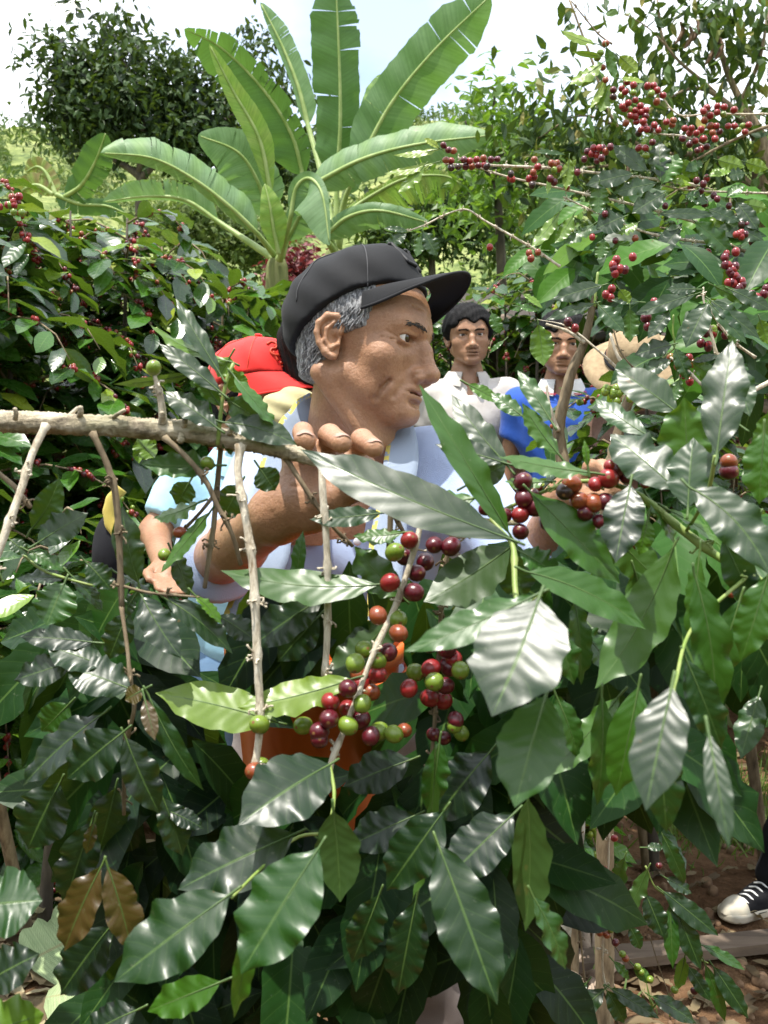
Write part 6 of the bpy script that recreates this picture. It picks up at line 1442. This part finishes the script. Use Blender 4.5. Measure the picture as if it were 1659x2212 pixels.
# pale leaves, the light shining through them put into the tone
a_(600, 1560, 335, 1497, 112, 178, .74, .86, side=.06, wave=.10, bend=.03); a_(765, 1465, 512, 1528, 84, 176, .76, .84, side=-.04, bend=.03)
a_(822, 1262, 476, 1232, 92, 170, .34, .85, side=-.05, wave=.12); a_(700, 1290, 540, 1400, 92, 0, .08, .88); a_(690, 1330, 600, 1430, 80, 10, .07, .9); a_(870, 1290, 765, 1180, 96, 165, .36, .875); a_(826, 1108, 668, 1122, 48, 0, .2, .86, glare=1, side=.06); a_(872, 1150, 762, 1158, 46, 165, .42, .87)
a_(640, 1270, 655, 1145, 34, 20, .3, .89); a_(850, 1330, 700, 1480, 110, 170, .16, .92)
a_(715, 1650, 515, 1782, 152, 0, .10, .76, bend=.12, wave=.10, dt=-.05); a_(640, 1800, 384, 1922, 140, 0, .10, .74, glare=1, bend=.1, dt=-.06); a_(500, 1930, 246, 2122, 150, 0, .20, .68, glare=1, bend=.15, dt=-.06); a_(690, 1830, 520, 2105, 158, 0, .36, .66, glare=1, bend=.14, dt=-.04)
a_(720, 1750, 735, 1950, 100, 165, .20, .72, wave=.06); a_(220, 1870, 138, 2055, 92, -10, .999, .80, fold=.3); a_(232, 1870, 285, 2055, 82, 10, .999, .80, fold=.3); a_(240, 2000, 130, 2150, 110, 0, .03, .82)
a_(540, 1965, 505, 2200, 52, 30, .45, .68, wave=.3, nw=3); a_(480, 2120, 318, 2185, 76, 20, .58, .72); a_(-60, 1960, 92, 1945, 150, 0, .3, .66, glare=1); a_(-40, 2130, 86, 2060, 100, 0, .05, .72); a_(-50, 2240, 95, 2190, 110, 150, .55, .66)
a_(300, 2180, 180, 2240, 80, 0, .06, .8); a_(200, 1770, 140, 1960, 90, 0, .04, .88); a_(250, 1700, 210, 1850, 90, 20, .03, .9)
A.twig([(712, 1650, .83, 9), (722, 1720, .80, 8), (705, 1820, .76, 8), (690, 1880, .74, 6)], M_STEM_GREEN, 0, seed=24); A.twig([(700, 1800, .77, 7), (640, 1810, .76, 7), (560, 1880, .72, 7), (500, 1940, .68, 6)], M_STEM_GREEN, 0, seed=25)
a_(950, 1600, 925, 1760, 60, 20, .3, .84); a_(940, 1630, 890, 1950, 58, 120, .42, .82, side=.04); a_(1060, 1622, 938, 1775, 118, 0, .03, .86); a_(890, 1640, 740, 1700, 90, 10, .06, .90); a_(900, 1760, 750, 1830, 90, 10, .09, .88); a_(945, 1820, 1075, 2172, 128, 0, .14, .70, glare=1, bend=.12)
a_(1112, 1756, 960, 1905, 112, 0, .05, .74, glare=1); a_(1140, 1720, 1135, 2012, 98, 150, .24, .74, wave=.08); a_(1150, 1935, 1222, 2095, 70, 30, .25, .72); a_(960, 1750, 835, 1925, 110, 10, .12, .80); a_(900, 1940, 860, 2150, 90, 0, .12, .84); a_(820, 1930, 760, 2080, 80, 20, .16, .84)
mask = [(430, 1120, 900, 1640), (660, 1690, 800, 1800), (270, 1330, 460, 1400), (285, 1740, 352, 1850), (720, 1990, 975, 2300), (0, 1330, 60, 1780), (0, 1800, 110, 2250), (420, 1240, 520, 1400)]
A.fill(130, 230, 640, 1430, 2250, .92, 1.15, tone=(.0, .25), seed=3, avoid=mask); A.fill(45, 150, 330, 1250, 1500, .95, 1.15, tone=(.05, .35), seed=4, avoid=mask); A.fill(110, 640, 1130, 1640, 2120, .90, 1.10, tone=(.02, .3), seed=5, avoid=mask)  # darkest tones: shade inside the bush put into the leaf colour
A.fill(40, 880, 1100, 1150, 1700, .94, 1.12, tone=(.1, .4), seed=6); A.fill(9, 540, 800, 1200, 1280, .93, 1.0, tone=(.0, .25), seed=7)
A.done()

# --- the leafy shrub filling the right foreground
Bp_ = Plant('coffee_shrub', (.95, 1.05, 0), "leafy coffee shrub with glaring wavy leaves filling the right foreground")
b_ = Bp_.leaf; Bp_.gs = .68
b_(1105, 1160, 905, 830, 72, -15, .36, .78, side=.06, wave=.2); b_(1100, 1010, 975, 852, 62, 0, .14, .84, glare=1, wave=.16, side=.06); b_(1112, 1168, 648, 970, 116, 0, .12, .74, glare=1, side=.06, bend=.06, wave=.10); b_(1005, 1050, 1095, 1000, 60, -20, .05, .86, glare=1); b_(1090, 1000, 940, 960, 56, 0, .1, .84, glare=1)
b_(1030, 1075, 868, 1085, 70, 165, .56, .80); b_(1285, 1022, 1075, 985, 54, 160, .42, .78, side=.06); b_(1466, 1062, 1318, 938, 118, -5, .16, .76, glare=1.4, bend=.14); b_(1486, 1100, 1498, 945, 96, 10, .18, .74, glare=1, wave=.14); b_(1488, 1052, 1665, 1245, 100, 0, .16, .68, glare=1, side=.16, bend=.16)
b_(1464, 892, 1328, 796, 84, 0, .16, .84, glare=1, wave=.1); b_(1402, 942, 1286, 862, 52, 0, .3, .82, glare=1.4, side=.08); b_(1548, 985, 1582, 735, 96, 0, .10, .72, glare=1, bend=.08); b_(1490, 1045, 1478, 858, 118, 168, .48, .80, bend=.04); b_(1210, 985, 1128, 870, 52, 165, .60, .82); b_(1192, 912, 1118, 800, 42, 0, .4, .82, glare=1)
b_(1650, 930, 1640, 1090, 80, 0, .4, .72); b_(1600, 920, 1530, 870, 70, 10, .3, .8, glare=1); b_(1640, 1010, 1668, 880, 50, 150, .5, .74)
b_(1145, 1062, 1340, 1262, 100, 12, .36, .80, side=-.05, wave=.16); b_(1134, 1234, 1396, 1360, 82, 0, .36, .72, side=.08, wave=.14); b_(1300, 1130, 1430, 1262, 90, 165, .38, .84); b_(1455, 1180, 1285, 1488, 122, 172, .40, .76, side=-.06, wave=.14); b_(1512, 1190, 1498, 1412, 52, -35, .34, .74, side=.04)
b_(1105, 1180, 915, 1300, 128, 172, .22, .84, wave=.06); b_(1110, 1195, 1120, 1300, 80, 172, .24, .86); b_(1160, 1284, 872, 1408, 78, 0, .44, .60, glare=1, side=.07, bend=.12); b_(1165, 1290, 1062, 1548, 196, 0, .10, .56, glare=1.25, bend=.10, wave=.05, side=.05)
b_(1180, 1500, 1112, 1745, 140, 0, .40, .56, glare=1, bend=.15, wave=.08); b_(1452, 1480, 1395, 1752, 112, 0, .08, .52, glare=1, wave=.06); b_(1530, 1580, 1576, 1835, 52, 0, .14, .50, glare=1, wave=.14); b_(1340, 1500, 1172, 1682, 74, 168, .45, .78); b_(1362, 1045, 1330, 1216, 88, 0, .04, .76, glare=1, fold=.1)
b_(1185, 1330, 1240, 1480, 70, 20, .3, .8); b_(1120, 1190, 1212, 1250, 70, 10, .3, .8); b_(1240, 1290, 1255, 1480, 60, 30, .25, .82); b_(1500, 1240, 1545, 1560, 88, 15, .34, .72, side=.05); b_(1600, 1290, 1520, 1520, 74, 20, .30, .74); b_(1660, 1240, 1600, 1430, 80, 10, .35, .7)
b_(1380, 1480, 1330, 1720, 90, 10, .38, .70, wave=.1); b_(1300, 1500, 1290, 1740, 64, 30, .3, .74); b_(1420, 1560, 1440, 1800, 86, 0, .18, .66); b_(1480, 1420, 1560, 1620, 76, 0, .2, .68); b_(1200, 1500, 1250, 1640, 60, 20, .3, .78); b_(1080, 1420, 1090, 1540, 60, 10, .1, .86)
b_(1440, 1100, 1560, 1180, 40, 30, .5, .78); b_(1400, 1120, 1380, 1200, 44, 20, .5, .78); b_(1400, 1075, 1460, 1180, 50, 40, .4, .80); b_(1270, 1010, 1262, 950, 16, 0, .62, .77); b_(1660, 1380, 1560, 1330, 60, 0, .3, .8); b_(1640, 1120, 1600, 1240, 70, 0, .25, .8)
b_(1560, 1160, 1640, 1330, 70, -10, .22, .76); b_(1130, 900, 1060, 850, 40, 0, .45, .9, glare=1); b_(1180, 1040, 1090, 1040, 44, 160, .5, .84); b_(1010, 830, 1080, 870, 30, 0, .5, .95); b_(1220, 1100, 1290, 1190, 60, 10, .36, .84); b_(1580, 780, 1620, 900, 60, 0, .2, .84, glare=1)
b_(1370, 1230, 1420, 1400, 80, 168, .36, .84); b_(1245, 1350, 1330, 1460, 70, 20, .28, .84); b_(1640, 1500, 1600, 1640, 60, 0, .3, .84, glare=1); b_(1120, 1600, 1180, 1560, 60, 0, .2, .8)
Bp_.twig([(1120, 1330, .74, 12), (1112, 1260, .76, 13), (1108, 1180, .78, 12), (1085, 1150, .79, 10), (1060, 1120, .80, 8)], M_STEM_GREEN, .05, stubs=False, seed=31)
Bp_.twig([(1720, 1330, .74, 24), (1620, 1240, .76, 20), (1555, 1205, .78, 18), (1480, 1150, .79, 19), (1430, 1110, .80, 18), (1380, 1070, .80, 15), (1320, 1045, .81, 11), (1250, 1040, .82, 9), (1180, 1060, .84, 8), (1090, 1100, .86, 7)], M_STEM_GREEN, .045, seed=32)
Bp_.twig([(1720, 1330, .74, 24), (1740, 1700, .9, 30), (1720, 2400, 1.1, 36), (1750, 3200, 1.3, 40)], M_TWIG_DARK, .0, seed=33, name='stem')
Bp_.twig([(1545, 985, .72, 9), (1530, 1060, .74, 9), (1500, 1120, .77, 8), (1480, 1150, .79, 8)], M_STEM_GREEN, 0, seed=34)
Bp_.twig([(1620, 1240, .76, 9), (1500, 1350, .72, 8), (1460, 1470, .62, 8), (1455, 1500, .55, 7)], M_STEM_GREEN, 0, seed=35); Bp_.twig([(1120, 1330, .74, 9), (1150, 1300, .66, 8), (1168, 1286, .57, 7)], M_STEM_GREEN, 0, seed=36)
def z2(x, y): return 829.5 + .5 * x, 938.7 + .5 * y
for (x, y, k_, p_) in [(600, 205, 'd', 20), (605, 275, 'd', 21), (655, 315, 'd', 21), (590, 345, 'r', 19), (640, 262, 'd', 16), (710, 375, 'd', 19), (590, 420, 'd', 18), (480, 330, 'd', 19), (440, 320, 'd', 17), (455, 270, 'g', 18), (350, 360, 'd', 20), (812, 215, 'o', 20), (782, 245, 'k', 20), (845, 285, 'o', 21), (905, 295, 'o', 21),
                       (955, 290, 'd', 20), (970, 190, 'r', 24), (912, 215, 'r', 16), (978, 138, 'r', 16), (1015, 150, 'd', 18), (1050, 185, 'd', 16), (1130, 205, 'r', 14), (870, 340, 'd', 18), (930, 375, 'd', 15), (1095, 475, 'r', 12), (1120, 400, 'r', 11), (1500, 690, 'o', 9), (520, 350, 'd', 17), (1300, 110, 'd', 20), (1490, 120, 'o', 20), (1490, 160, 'd', 20)]:
    X, Y = z2(x, y); Bp_.cherry(X, Y, k_, .80 if 740 < x < 1150 else .84, p_)
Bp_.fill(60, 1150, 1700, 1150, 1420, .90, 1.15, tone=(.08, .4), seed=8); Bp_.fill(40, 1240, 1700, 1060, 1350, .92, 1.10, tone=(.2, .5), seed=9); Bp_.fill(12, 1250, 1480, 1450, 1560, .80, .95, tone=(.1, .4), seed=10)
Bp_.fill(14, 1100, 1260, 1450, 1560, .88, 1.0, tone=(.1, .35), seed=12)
Bp_.done()

# --- the cherry laden shrub at the upper right
C = Plant('coffee_shrub', (1.75, 2.45, 0), "cherry laden coffee shrub arching in at the upper right")
C.gs = .45
def zB(x, y): return 829.5 + .5 * x, .5 * y
def cl(x, y, tx, ty, w, roll=0, tone=.3, d=2.1, **k): X, Y = zB(x, y); TX, TY = zB(tx, ty); C.leaf(X, Y, TX, TY, w * .5, roll, tone, d, **k)
for a in [(920, 190, 760, 130, 50, 165, .70), (945, 245, 815, 225, 26, 30, .66), (945, 270, 800, 365, 76, 165, .68), (960, 200, 1000, 345, 46, 165, .55), (1015, 240, 1098, 312, 66, 170, .74), (1020, 340, 1125, 358, 36, 20, .7), (960, 340, 890, 470, 36, 165, .72), (975, 360, 935, 485, 74, 165, .62),
          (250, 640, 40, 670, 40, 165, .72), (230, 700, 0, 748, 46, 165, .72), (178, 710, 60, 832, 62, 165, .64), (240, 640, 172, 598, 30, 0, .76), (640, 655, 785, 668, 24, 0, .3), (760, 765, 832, 688, 44, 160, .7), (800, 680, 785, 822, 52, 165, .66), (880, 490, 905, 600, 20, 20, .5), (720, 740, 705, 840, 26, 165, .6)]: cl(*a)
for a in [(1140, 745, 985, 625, 76, 0, .12), (1195, 770, 1190, 608, 92, 0, .10), (1080, 750, 868, 802, 84, 0, .12), (1180, 790, 985, 835, 76, 0, .2), (1215, 835, 1070, 922, 96, 0, .14), (1040, 935, 915, 990, 116, 0, .14), (1175, 1080, 1290, 962, 64, 0, .14), (1280, 985, 1175, 1112, 76, 0, .12),
          (1470, 960, 1642, 1042, 84, 0, .16), (1180, 925, 1440, 930, 50, 0, .14), (1400, 905, 1540, 960, 60, 0, .16), (1520, 870, 1620, 1000, 70, 0, .12), (1560, 750, 1480, 760, 60, 0, .2), (1600, 1100, 1500, 1180, 80, 0, .1)]: cl(*a, glare=1)
for a in [(1200, 795, 1270, 665, 116, 10, .55), (1270, 690, 1360, 770, 60, 160, .6), (930, 790, 922, 925, 86, 165, .45), (1230, 782, 1330, 800, 40, 20, .66), (760, 915, 632, 1072, 66, 165, .62), (820, 925, 738, 1052, 66, 165, .6), (910, 965, 770, 1055, 62, 165, .4), (1340, 955, 1505, 1102, 92, 0, .4), (1440, 690, 1560, 720, 70, 165, .66),
          (1450, 900, 1420, 1000, 60, 165, .64), (1560, 700, 1659, 730, 60, 160, .68), (1400, 760, 1500, 740, 60, 20, .6), (1480, 850, 1560, 800, 60, 10, .5), (1360, 820, 1300, 860, 60, 160, .5), (1100, 960, 1000, 1010, 60, 160, .6), (1010, 1040, 1040, 1109, 90, 165, .55), (950, 1030, 930, 1120, 70, 165, .5), (0, 1080, 100, 1005, 60, 0, .14),
          (170, 1000, 230, 1109, 70, 0, .2), (165, 1000, 140, 1109, 60, 160, .4), (105, 1000, 0, 985, 30, 0, .2), (1380, 700, 1300, 740, 50, 10, .4), (1560, 880, 1659, 900, 60, 165, .6), (1300, 840, 1400, 880, 60, 10, .35)]: cl(*a)
def z7(x, y): return 896 + .46 * x, 597.4 + .46 * y
def cm(x, y, tx, ty, w, roll=0, tone=.3, d=1.6, **k): X, Y = z7(x, y); TX, TY = z7(tx, ty); C.leaf(X, Y, TX, TY, w * .46, roll, tone, d, **k)
for a in [(885, 40, 640, 112, 90, 0, .12), (850, 125, 612, 205, 56, 0, .14), (1325, 80, 1025, 182, 78, 0, .14), (1375, 122, 1272, 335, 120, 0, .16), (1385, 108, 1622, 292, 78, 0, .16), (1380, 120, 1562, 320, 66, 0, .3), (1212, 318, 1030, 368, 92, 0, .08), (1200, 162, 1092, 292, 70, 0, .12), (1330, 60, 1180, 60, 60, 0, .14), (1480, 60, 1680, 160, 70, 0, .14), (860, 130, 985, 262, 84, 0, .3), (1060, 120, 920, 110, 40, 0, .2), (1300, 400, 1430, 370, 40, 0, .08)]: cm(*a, glare=1)
for a in [(580, 222, 605, 420, 116, 165, .58), (1010, 150, 1010, 310, 86, 160, .45), (1220, 335, 1285, 490, 76, 10, .28), (1205, 390, 1050, 470, 80, 0, .16), (960, 60, 1010, 130, 60, 160, .66), (505, 80, 600, 150, 40, 20, .6), (1400, 40, 1600, 130, 60, 165, .5), (1500, 200, 1490, 330, 60, 165, .45), (1620, 200, 1660, 320, 70, 160, .6), (1300, 400, 1500, 530, 90, 165, .55), (1250, 480, 1180, 600, 80, 165, .45), (1130, 460, 1110, 600, 60, 165, .45),
          (1500, 540, 1400, 480, 90, 165, .6), (360, 170, 400, 270, 60, 0, .45), (480, 140, 590, 160, 40, 0, .55), (420, 300, 350, 360, 24, 0, .5)]: cm(*a)
def ct(pts, m=None, d=2.12, nodes=.04, sc=.5, conv=zB, seed=0): C.twig([(*conv(x, y), d + (q[3] if len(q) > 3 else 0), w * sc) for q in pts for x, y, w in [q[:3]]], m or M_TWIG, nodes, seed=seed, k=7)
ct([(1800, 520, 16), (1659, 545, 13), (1500, 610, 12), (1330, 700, 10)], M_TWIG_DARK, seed=41); ct([(1800, 480, 10), (1659, 492, 8), (1400, 492, 8), (1290, 500, 8), (1240, 470, 7), (1210, 430, 6), (1150, 370, 5)], seed=42)
ct([(1400, 640, 9), (1300, 590, 9), (1200, 580, 8), (1130, 560, 8)], seed=43); ct([(1200, 720, 10), (1120, 620, 10), (1070, 530, 10), (1020, 430, 9), (985, 370, 12), (975, 290, 12), (955, 240, 10), (950, 185, 6)], M_TWIG_DARK, .03, seed=44)
ct([(985, 190, 8), (930, 150, 7), (870, 80, 6), (810, 5, 5)], M_TWIG_DARK, d=2.3, seed=45); ct([(1350, 800, 16), (1100, 765, 12), (900, 745, 12), (700, 725, 11), (480, 715, 10), (260, 708, 6)], seed=46); ct([(1350, 960, 14), (1100, 890, 12), (900, 845, 11), (700, 800, 10), (540, 765, 9), (400, 720, 8), (320, 680, 6)], seed=47)
ct([(1500, 1060, 14), (1200, 1020, 12), (1050, 975, 9), (900, 910, 8), (775, 850, 7)], seed=48); ct([(760, 1150, 12), (640, 1070, 11), (500, 990, 10), (430, 950, 9), (355, 905, 8), (270, 925, 7), (180, 970, 7), (100, 1000, 6)], seed=49); ct([(1659, 835, 10), (1500, 830, 9), (1300, 820, 8), (1200, 800, 7)], seed=50)
ct([(1659, 1060, 12), (1550, 1000, 10), (1440, 920, 9)], M_STEM_GREEN, seed=51); ct([(1900, 900, 20), (1659, 830, 12)], M_TWIG_DARK, seed=52); ct([(1900, 1250, 24), (1750, 1150, 20), (1500, 1060, 14), (1420, 960, 10)], M_TWIG_DARK, seed=53)
ct([(1900, 1250, 24), (1900, 900, 22), (1850, 560, 16), (1800, 500, 12)], M_TWIG_DARK, nodes=0, seed=54); C.twig([(1780, 625, 2.12, 12), (1830, 1200, 2.3, 30), (1850, 1700, 2.45, 34), (1840, 2100, 2.6, 34)], M_TWIG_DARK, 0, name='stem', seed=55)
ct([(860, -20, 12), (850, 60, 12), (845, 140, 12)], M_STEM_GREEN, 1.62, 0, .46, z7, 56); ct([(1700, 480, 24), (1500, 560, 22), (1440, 440, 20), (1360, 130, 10), (1355, 50, 8)], M_TWIG, 1.64, .05, .46, z7, 57); ct([(1600, 380, 14), (1480, 290, 13), (1380, 140, 11)], M_TWIG, 1.63, .04, .46, z7, 58)
ct([(1215, 180, 9), (1212, 260, 9), (1220, 330, 9), (1180, 370, 8), (1130, 420, 7)], M_STEM_GREEN, 1.62, 0, .46, z7, 59); ct([(930, 240, 7), (960, 340, 8), (1000, 400, 8), (1050, 450, 9)], M_TWIG_DARK, 1.7, .04, .46, z7, 60); ct([(1420, 560, 16), (1340, 500, 15), (1270, 430, 13), (1200, 380, 11)], M_TWIG, 1.6, .05, .46, z7, 62)
TR = """958,188,o 935,228,g 922,250,g 945,292,o 957,345,o 990,388,d 1050,355,r 1027,383,r 1078,367,r 1078,400,g 1025,413,g 990,418,k 1043,397,r 1085,432,r 1055,445,r 1108,458,r 1062,475,g 1085,478,r 1030,460,r 1133,475,r 1087,505,r 1065,500,r 1130,502,d 1110,485,r 1120,525,r 1045,532,o 1090,525,r 1110,560,r 1100,577,k 1135,560,r 1168,540,r 1185,562,r 1150,560,d 1125,545,r 1040,470,r 1165,370,r 1138,372,r 1180,390,r 1205,412,r 1178,440,o 1155,405,g 1220,527,r 1250,520,o 1245,538,o 1100,640,r 1130,640,r 1132,672,g 1160,615,d 1395,465,r 1440,460,r 1470,462,r 1512,475,r 1380,480,r 1410,500,r 1385,520,o 1435,545,r 1465,495,g 1440,485,r 1487,545,r 1515,545,r 1550,545,g 1575,540,r 1530,565,g 1560,570,r 1300,555,r 1328,555,r 1370,560,r 1290,600,d 1320,575,r 1350,575,r 1380,600,r 1320,625,d 1345,610,r 1370,645,r 1395,635,d 1410,545,o 1450,570,d 1430,600,r 1420,575,o 1355,650,d 257,628,d 278,648,d 300,652,o 268,692,o 290,695,r 290,725,k 320,720,k 345,690,d 370,695,r 353,720,d 400,690,r 430,685,o 462,690,d 490,688,d 432,712,r 408,715,d 380,720,o 445,720,k 650,690,o 665,720,r 645,745,o 627,772,r 650,765,r 548,752,k 545,770,r 730,710,o 722,705,o 748,705,o 735,735,g 757,730,o 718,772,d 735,787,d 790,808,o 815,728,k 835,745,d 878,655,d 865,688,d 905,640,r 930,640,r 945,640,d 940,683,d 920,695,d 895,665,r 978,635,d 958,655,o 918,670,r 920,900,r 1215,890,d 955,925,d 1350,780,d 1380,795,d 1395,770,r 1370,825,d 1440,860,d 1490,890,d 1385,880,d 1425,845,d 900,1025,r 1000,1040,d 1085,1030,o 665,1090,o 457,1068,r 1545,970,k 1570,970,d 1595,990,k 1605,1010,k 1595,1045,d 1400,1090,r 1480,1095,r 1590,1045,r 640,800,k 555,775,r"""
for t in TR.split():
    x, y, k_ = t.split(','); X, Y = zB(float(x), float(y)); C.cherry(X, Y, k_, 2.10 + .02 * sin(float(x) * 3), 7.6)
rng = np.random.default_rng(3)
for (x, y, n, sp, kk) in [(1335, 585, 8, 26, 'rd'), (1580, 575, 9, 24, 'rd'), (1595, 610, 8, 22, 'rd'), (1647, 640, 6, 18, 'rd'), (1230, 705, 2, 12, 'dr'), (1550, 720, 6, 24, 'gd'), (1580, 790, 7, 26, 'rgo'), (1480, 800, 5, 26, 'ro'), (1400, 660, 2, 16, 'r'), (1310, 640, 2, 10, 'r'), (1395, 690, 3, 14, 'dr'), (1470, 790, 4, 30, 'o'), (1600, 510, 5, 20, 'dr'), (1520, 740, 4, 20, 'rd'), (1330, 850, 8, 24, 'g'), (1320, 845, 5, 18, 'g'), (1140, 545, 2, 18, 'o'), (30, 445, 10, 26, 'rog')]:
    for i in range(n): C.cherry(x + rng.normal(0, sp * .6), y + rng.normal(0, sp * .45), kk[rng.integers(len(kk))], 1.66 if y > 560 else 2.0, 9.5 if y > 560 else 8)
C.fill(40, 1230, 1700, 420, 700, 2.2, 2.7, l=(.10, .14), tone=(.1, .6), seed=21, hang=.4); C.fill(30, 1150, 1500, 480, 640, 2.3, 2.8, l=(.10, .14), tone=(.2, .65), seed=22, hang=.4); C.fill(75, 1430, 1720, 500, 840, 1.8, 2.3, l=(.12, .17), tone=(.15, .6), seed=23, hang=.5); C.fill(55, 1180, 1700, 400, 620, 2.15, 2.6, l=(.12, .16), tone=(.2, .7), seed=24, hang=.4)
C.done()

# --- low sprigs at the lower right
E = Plant('coffee_shrub', (ground_at(1420, 2450)[0], ground_at(1420, 2450)[1], 0), "low thin coffee sprig with orange cherries over the soil at lower right")
E.gs = .3
def z4(x, y): return 829.5 + .5 * x, 1450.8 + .5 * y
for a in [(1130, 960, 1210, 1150, 96, 0, .10, 1), (1200, 945, 1445, 1142, 92, 0, .12, 1), (1235, 1000, 1248, 1285, 66, 0, .40, 1), (1250, 1000, 1370, 1290, 92, 0, .10, 1), (1310, 1270, 1412, 1425, 60, 0, .16, 1), (1385, 1260, 1475, 1515, 60, 0, .4, 0), (1420, 1270, 1575, 1500, 80, 0, .12, 1), (955, 1370, 785, 1522, 96, 0, .12, 1), (975, 1365, 1190, 1500, 70, 0, .16, 1),
          (960, 1375, 1040, 1520, 80, 0, .3, 0), (1150, 1400, 1350, 1520, 80, 0, .12, 0), (1200, 700, 1300, 920, 70, 0, .22, 0), (1215, 890, 1330, 960, 60, 0, .12, 0), (1040, 800, 960, 1000, 76, 165, .4, 0), (1140, 850, 1030, 1060, 76, 165, .3, 0), (1370, 1180, 1560, 1290, 50, 0, .4, 0), (1300, 1230, 1260, 1380, 60, 165, .6, 0), (1080, 1270, 1160, 1350, 50, 165, .55, 0), (870, 900, 800, 1010, 70, 0, .1, 0),
          (1290, 500, 1350, 640, 60, 0, .3, 0), (1130, 760, 1210, 760, 40, 0, .2, 0), (1060, 1100, 1110, 1200, 60, 0, .2, 0), (990, 1250, 1060, 1330, 40, 0, .5, 0), (880, 1340, 820, 1420, 40, 0, .2, 0)]:
    X, Y = z4(*a[:2]); TX, TY = z4(*a[2:4]); E.leaf(X, Y, TX, TY, a[4] * .5, a[5], a[6], 1.35, glare=a[7], bend=.12)
for i, (pts, m) in enumerate([([(965, 560, 8), (972, 700, 9), (968, 860, 9), (960, 1000, 9), (952, 1100, 9), (945, 1180, 9), (945, 1290, 10), (960, 1370, 8)], M_TWIG), ([(855, 520, 9), (852, 640, 9), (845, 800, 9), (842, 960, 8), (850, 1150, 8), (870, 1370, 8)], M_TWIG_DARK), ([(1130, 840, 7), (1170, 930, 8), (1230, 985, 8), (1300, 1200, 7), (1400, 1260, 7)], M_STEM_GREEN),
                                ([(955, 1080, 6), (1000, 1190, 6), (1060, 1260, 6), (1120, 1320, 5)], M_TWIG_DARK), ([(880, 950, 6), (930, 1050, 6), (950, 1090, 6)], M_TWIG_DARK), ([(940, 1370, 9), (1000, 1500, 12), (1180, 1990, 16)], M_TWIG_DARK), ([(1150, 1150, 4), (1190, 1280, 4), (1240, 1420, 4)], M_TWIG_DARK)]):
    E.twig([(*z4(x, y), 1.36, w * .5) for x, y, w in pts], m, .05, seed=70 + i, stubs=i < 2)
for t in "995,720,r 950,855,r 980,878,r 1188,838,d 915,1102,o 932,1130,o 962,1138,o 980,1115,g 945,1085,g 1000,1170,d 1043,1240,o 1110,1298,g 1095,1275,g 1255,1375,g 940,1018,r 975,1048,g 885,1035,d 965,575,o 1030,1220,g 1150,1330,g 1340,1380,d".split():
    x, y, k_ = t.split(','); E.cherry(*z4(float(x), float(y)), k_, 1.35, 8)
E.done()
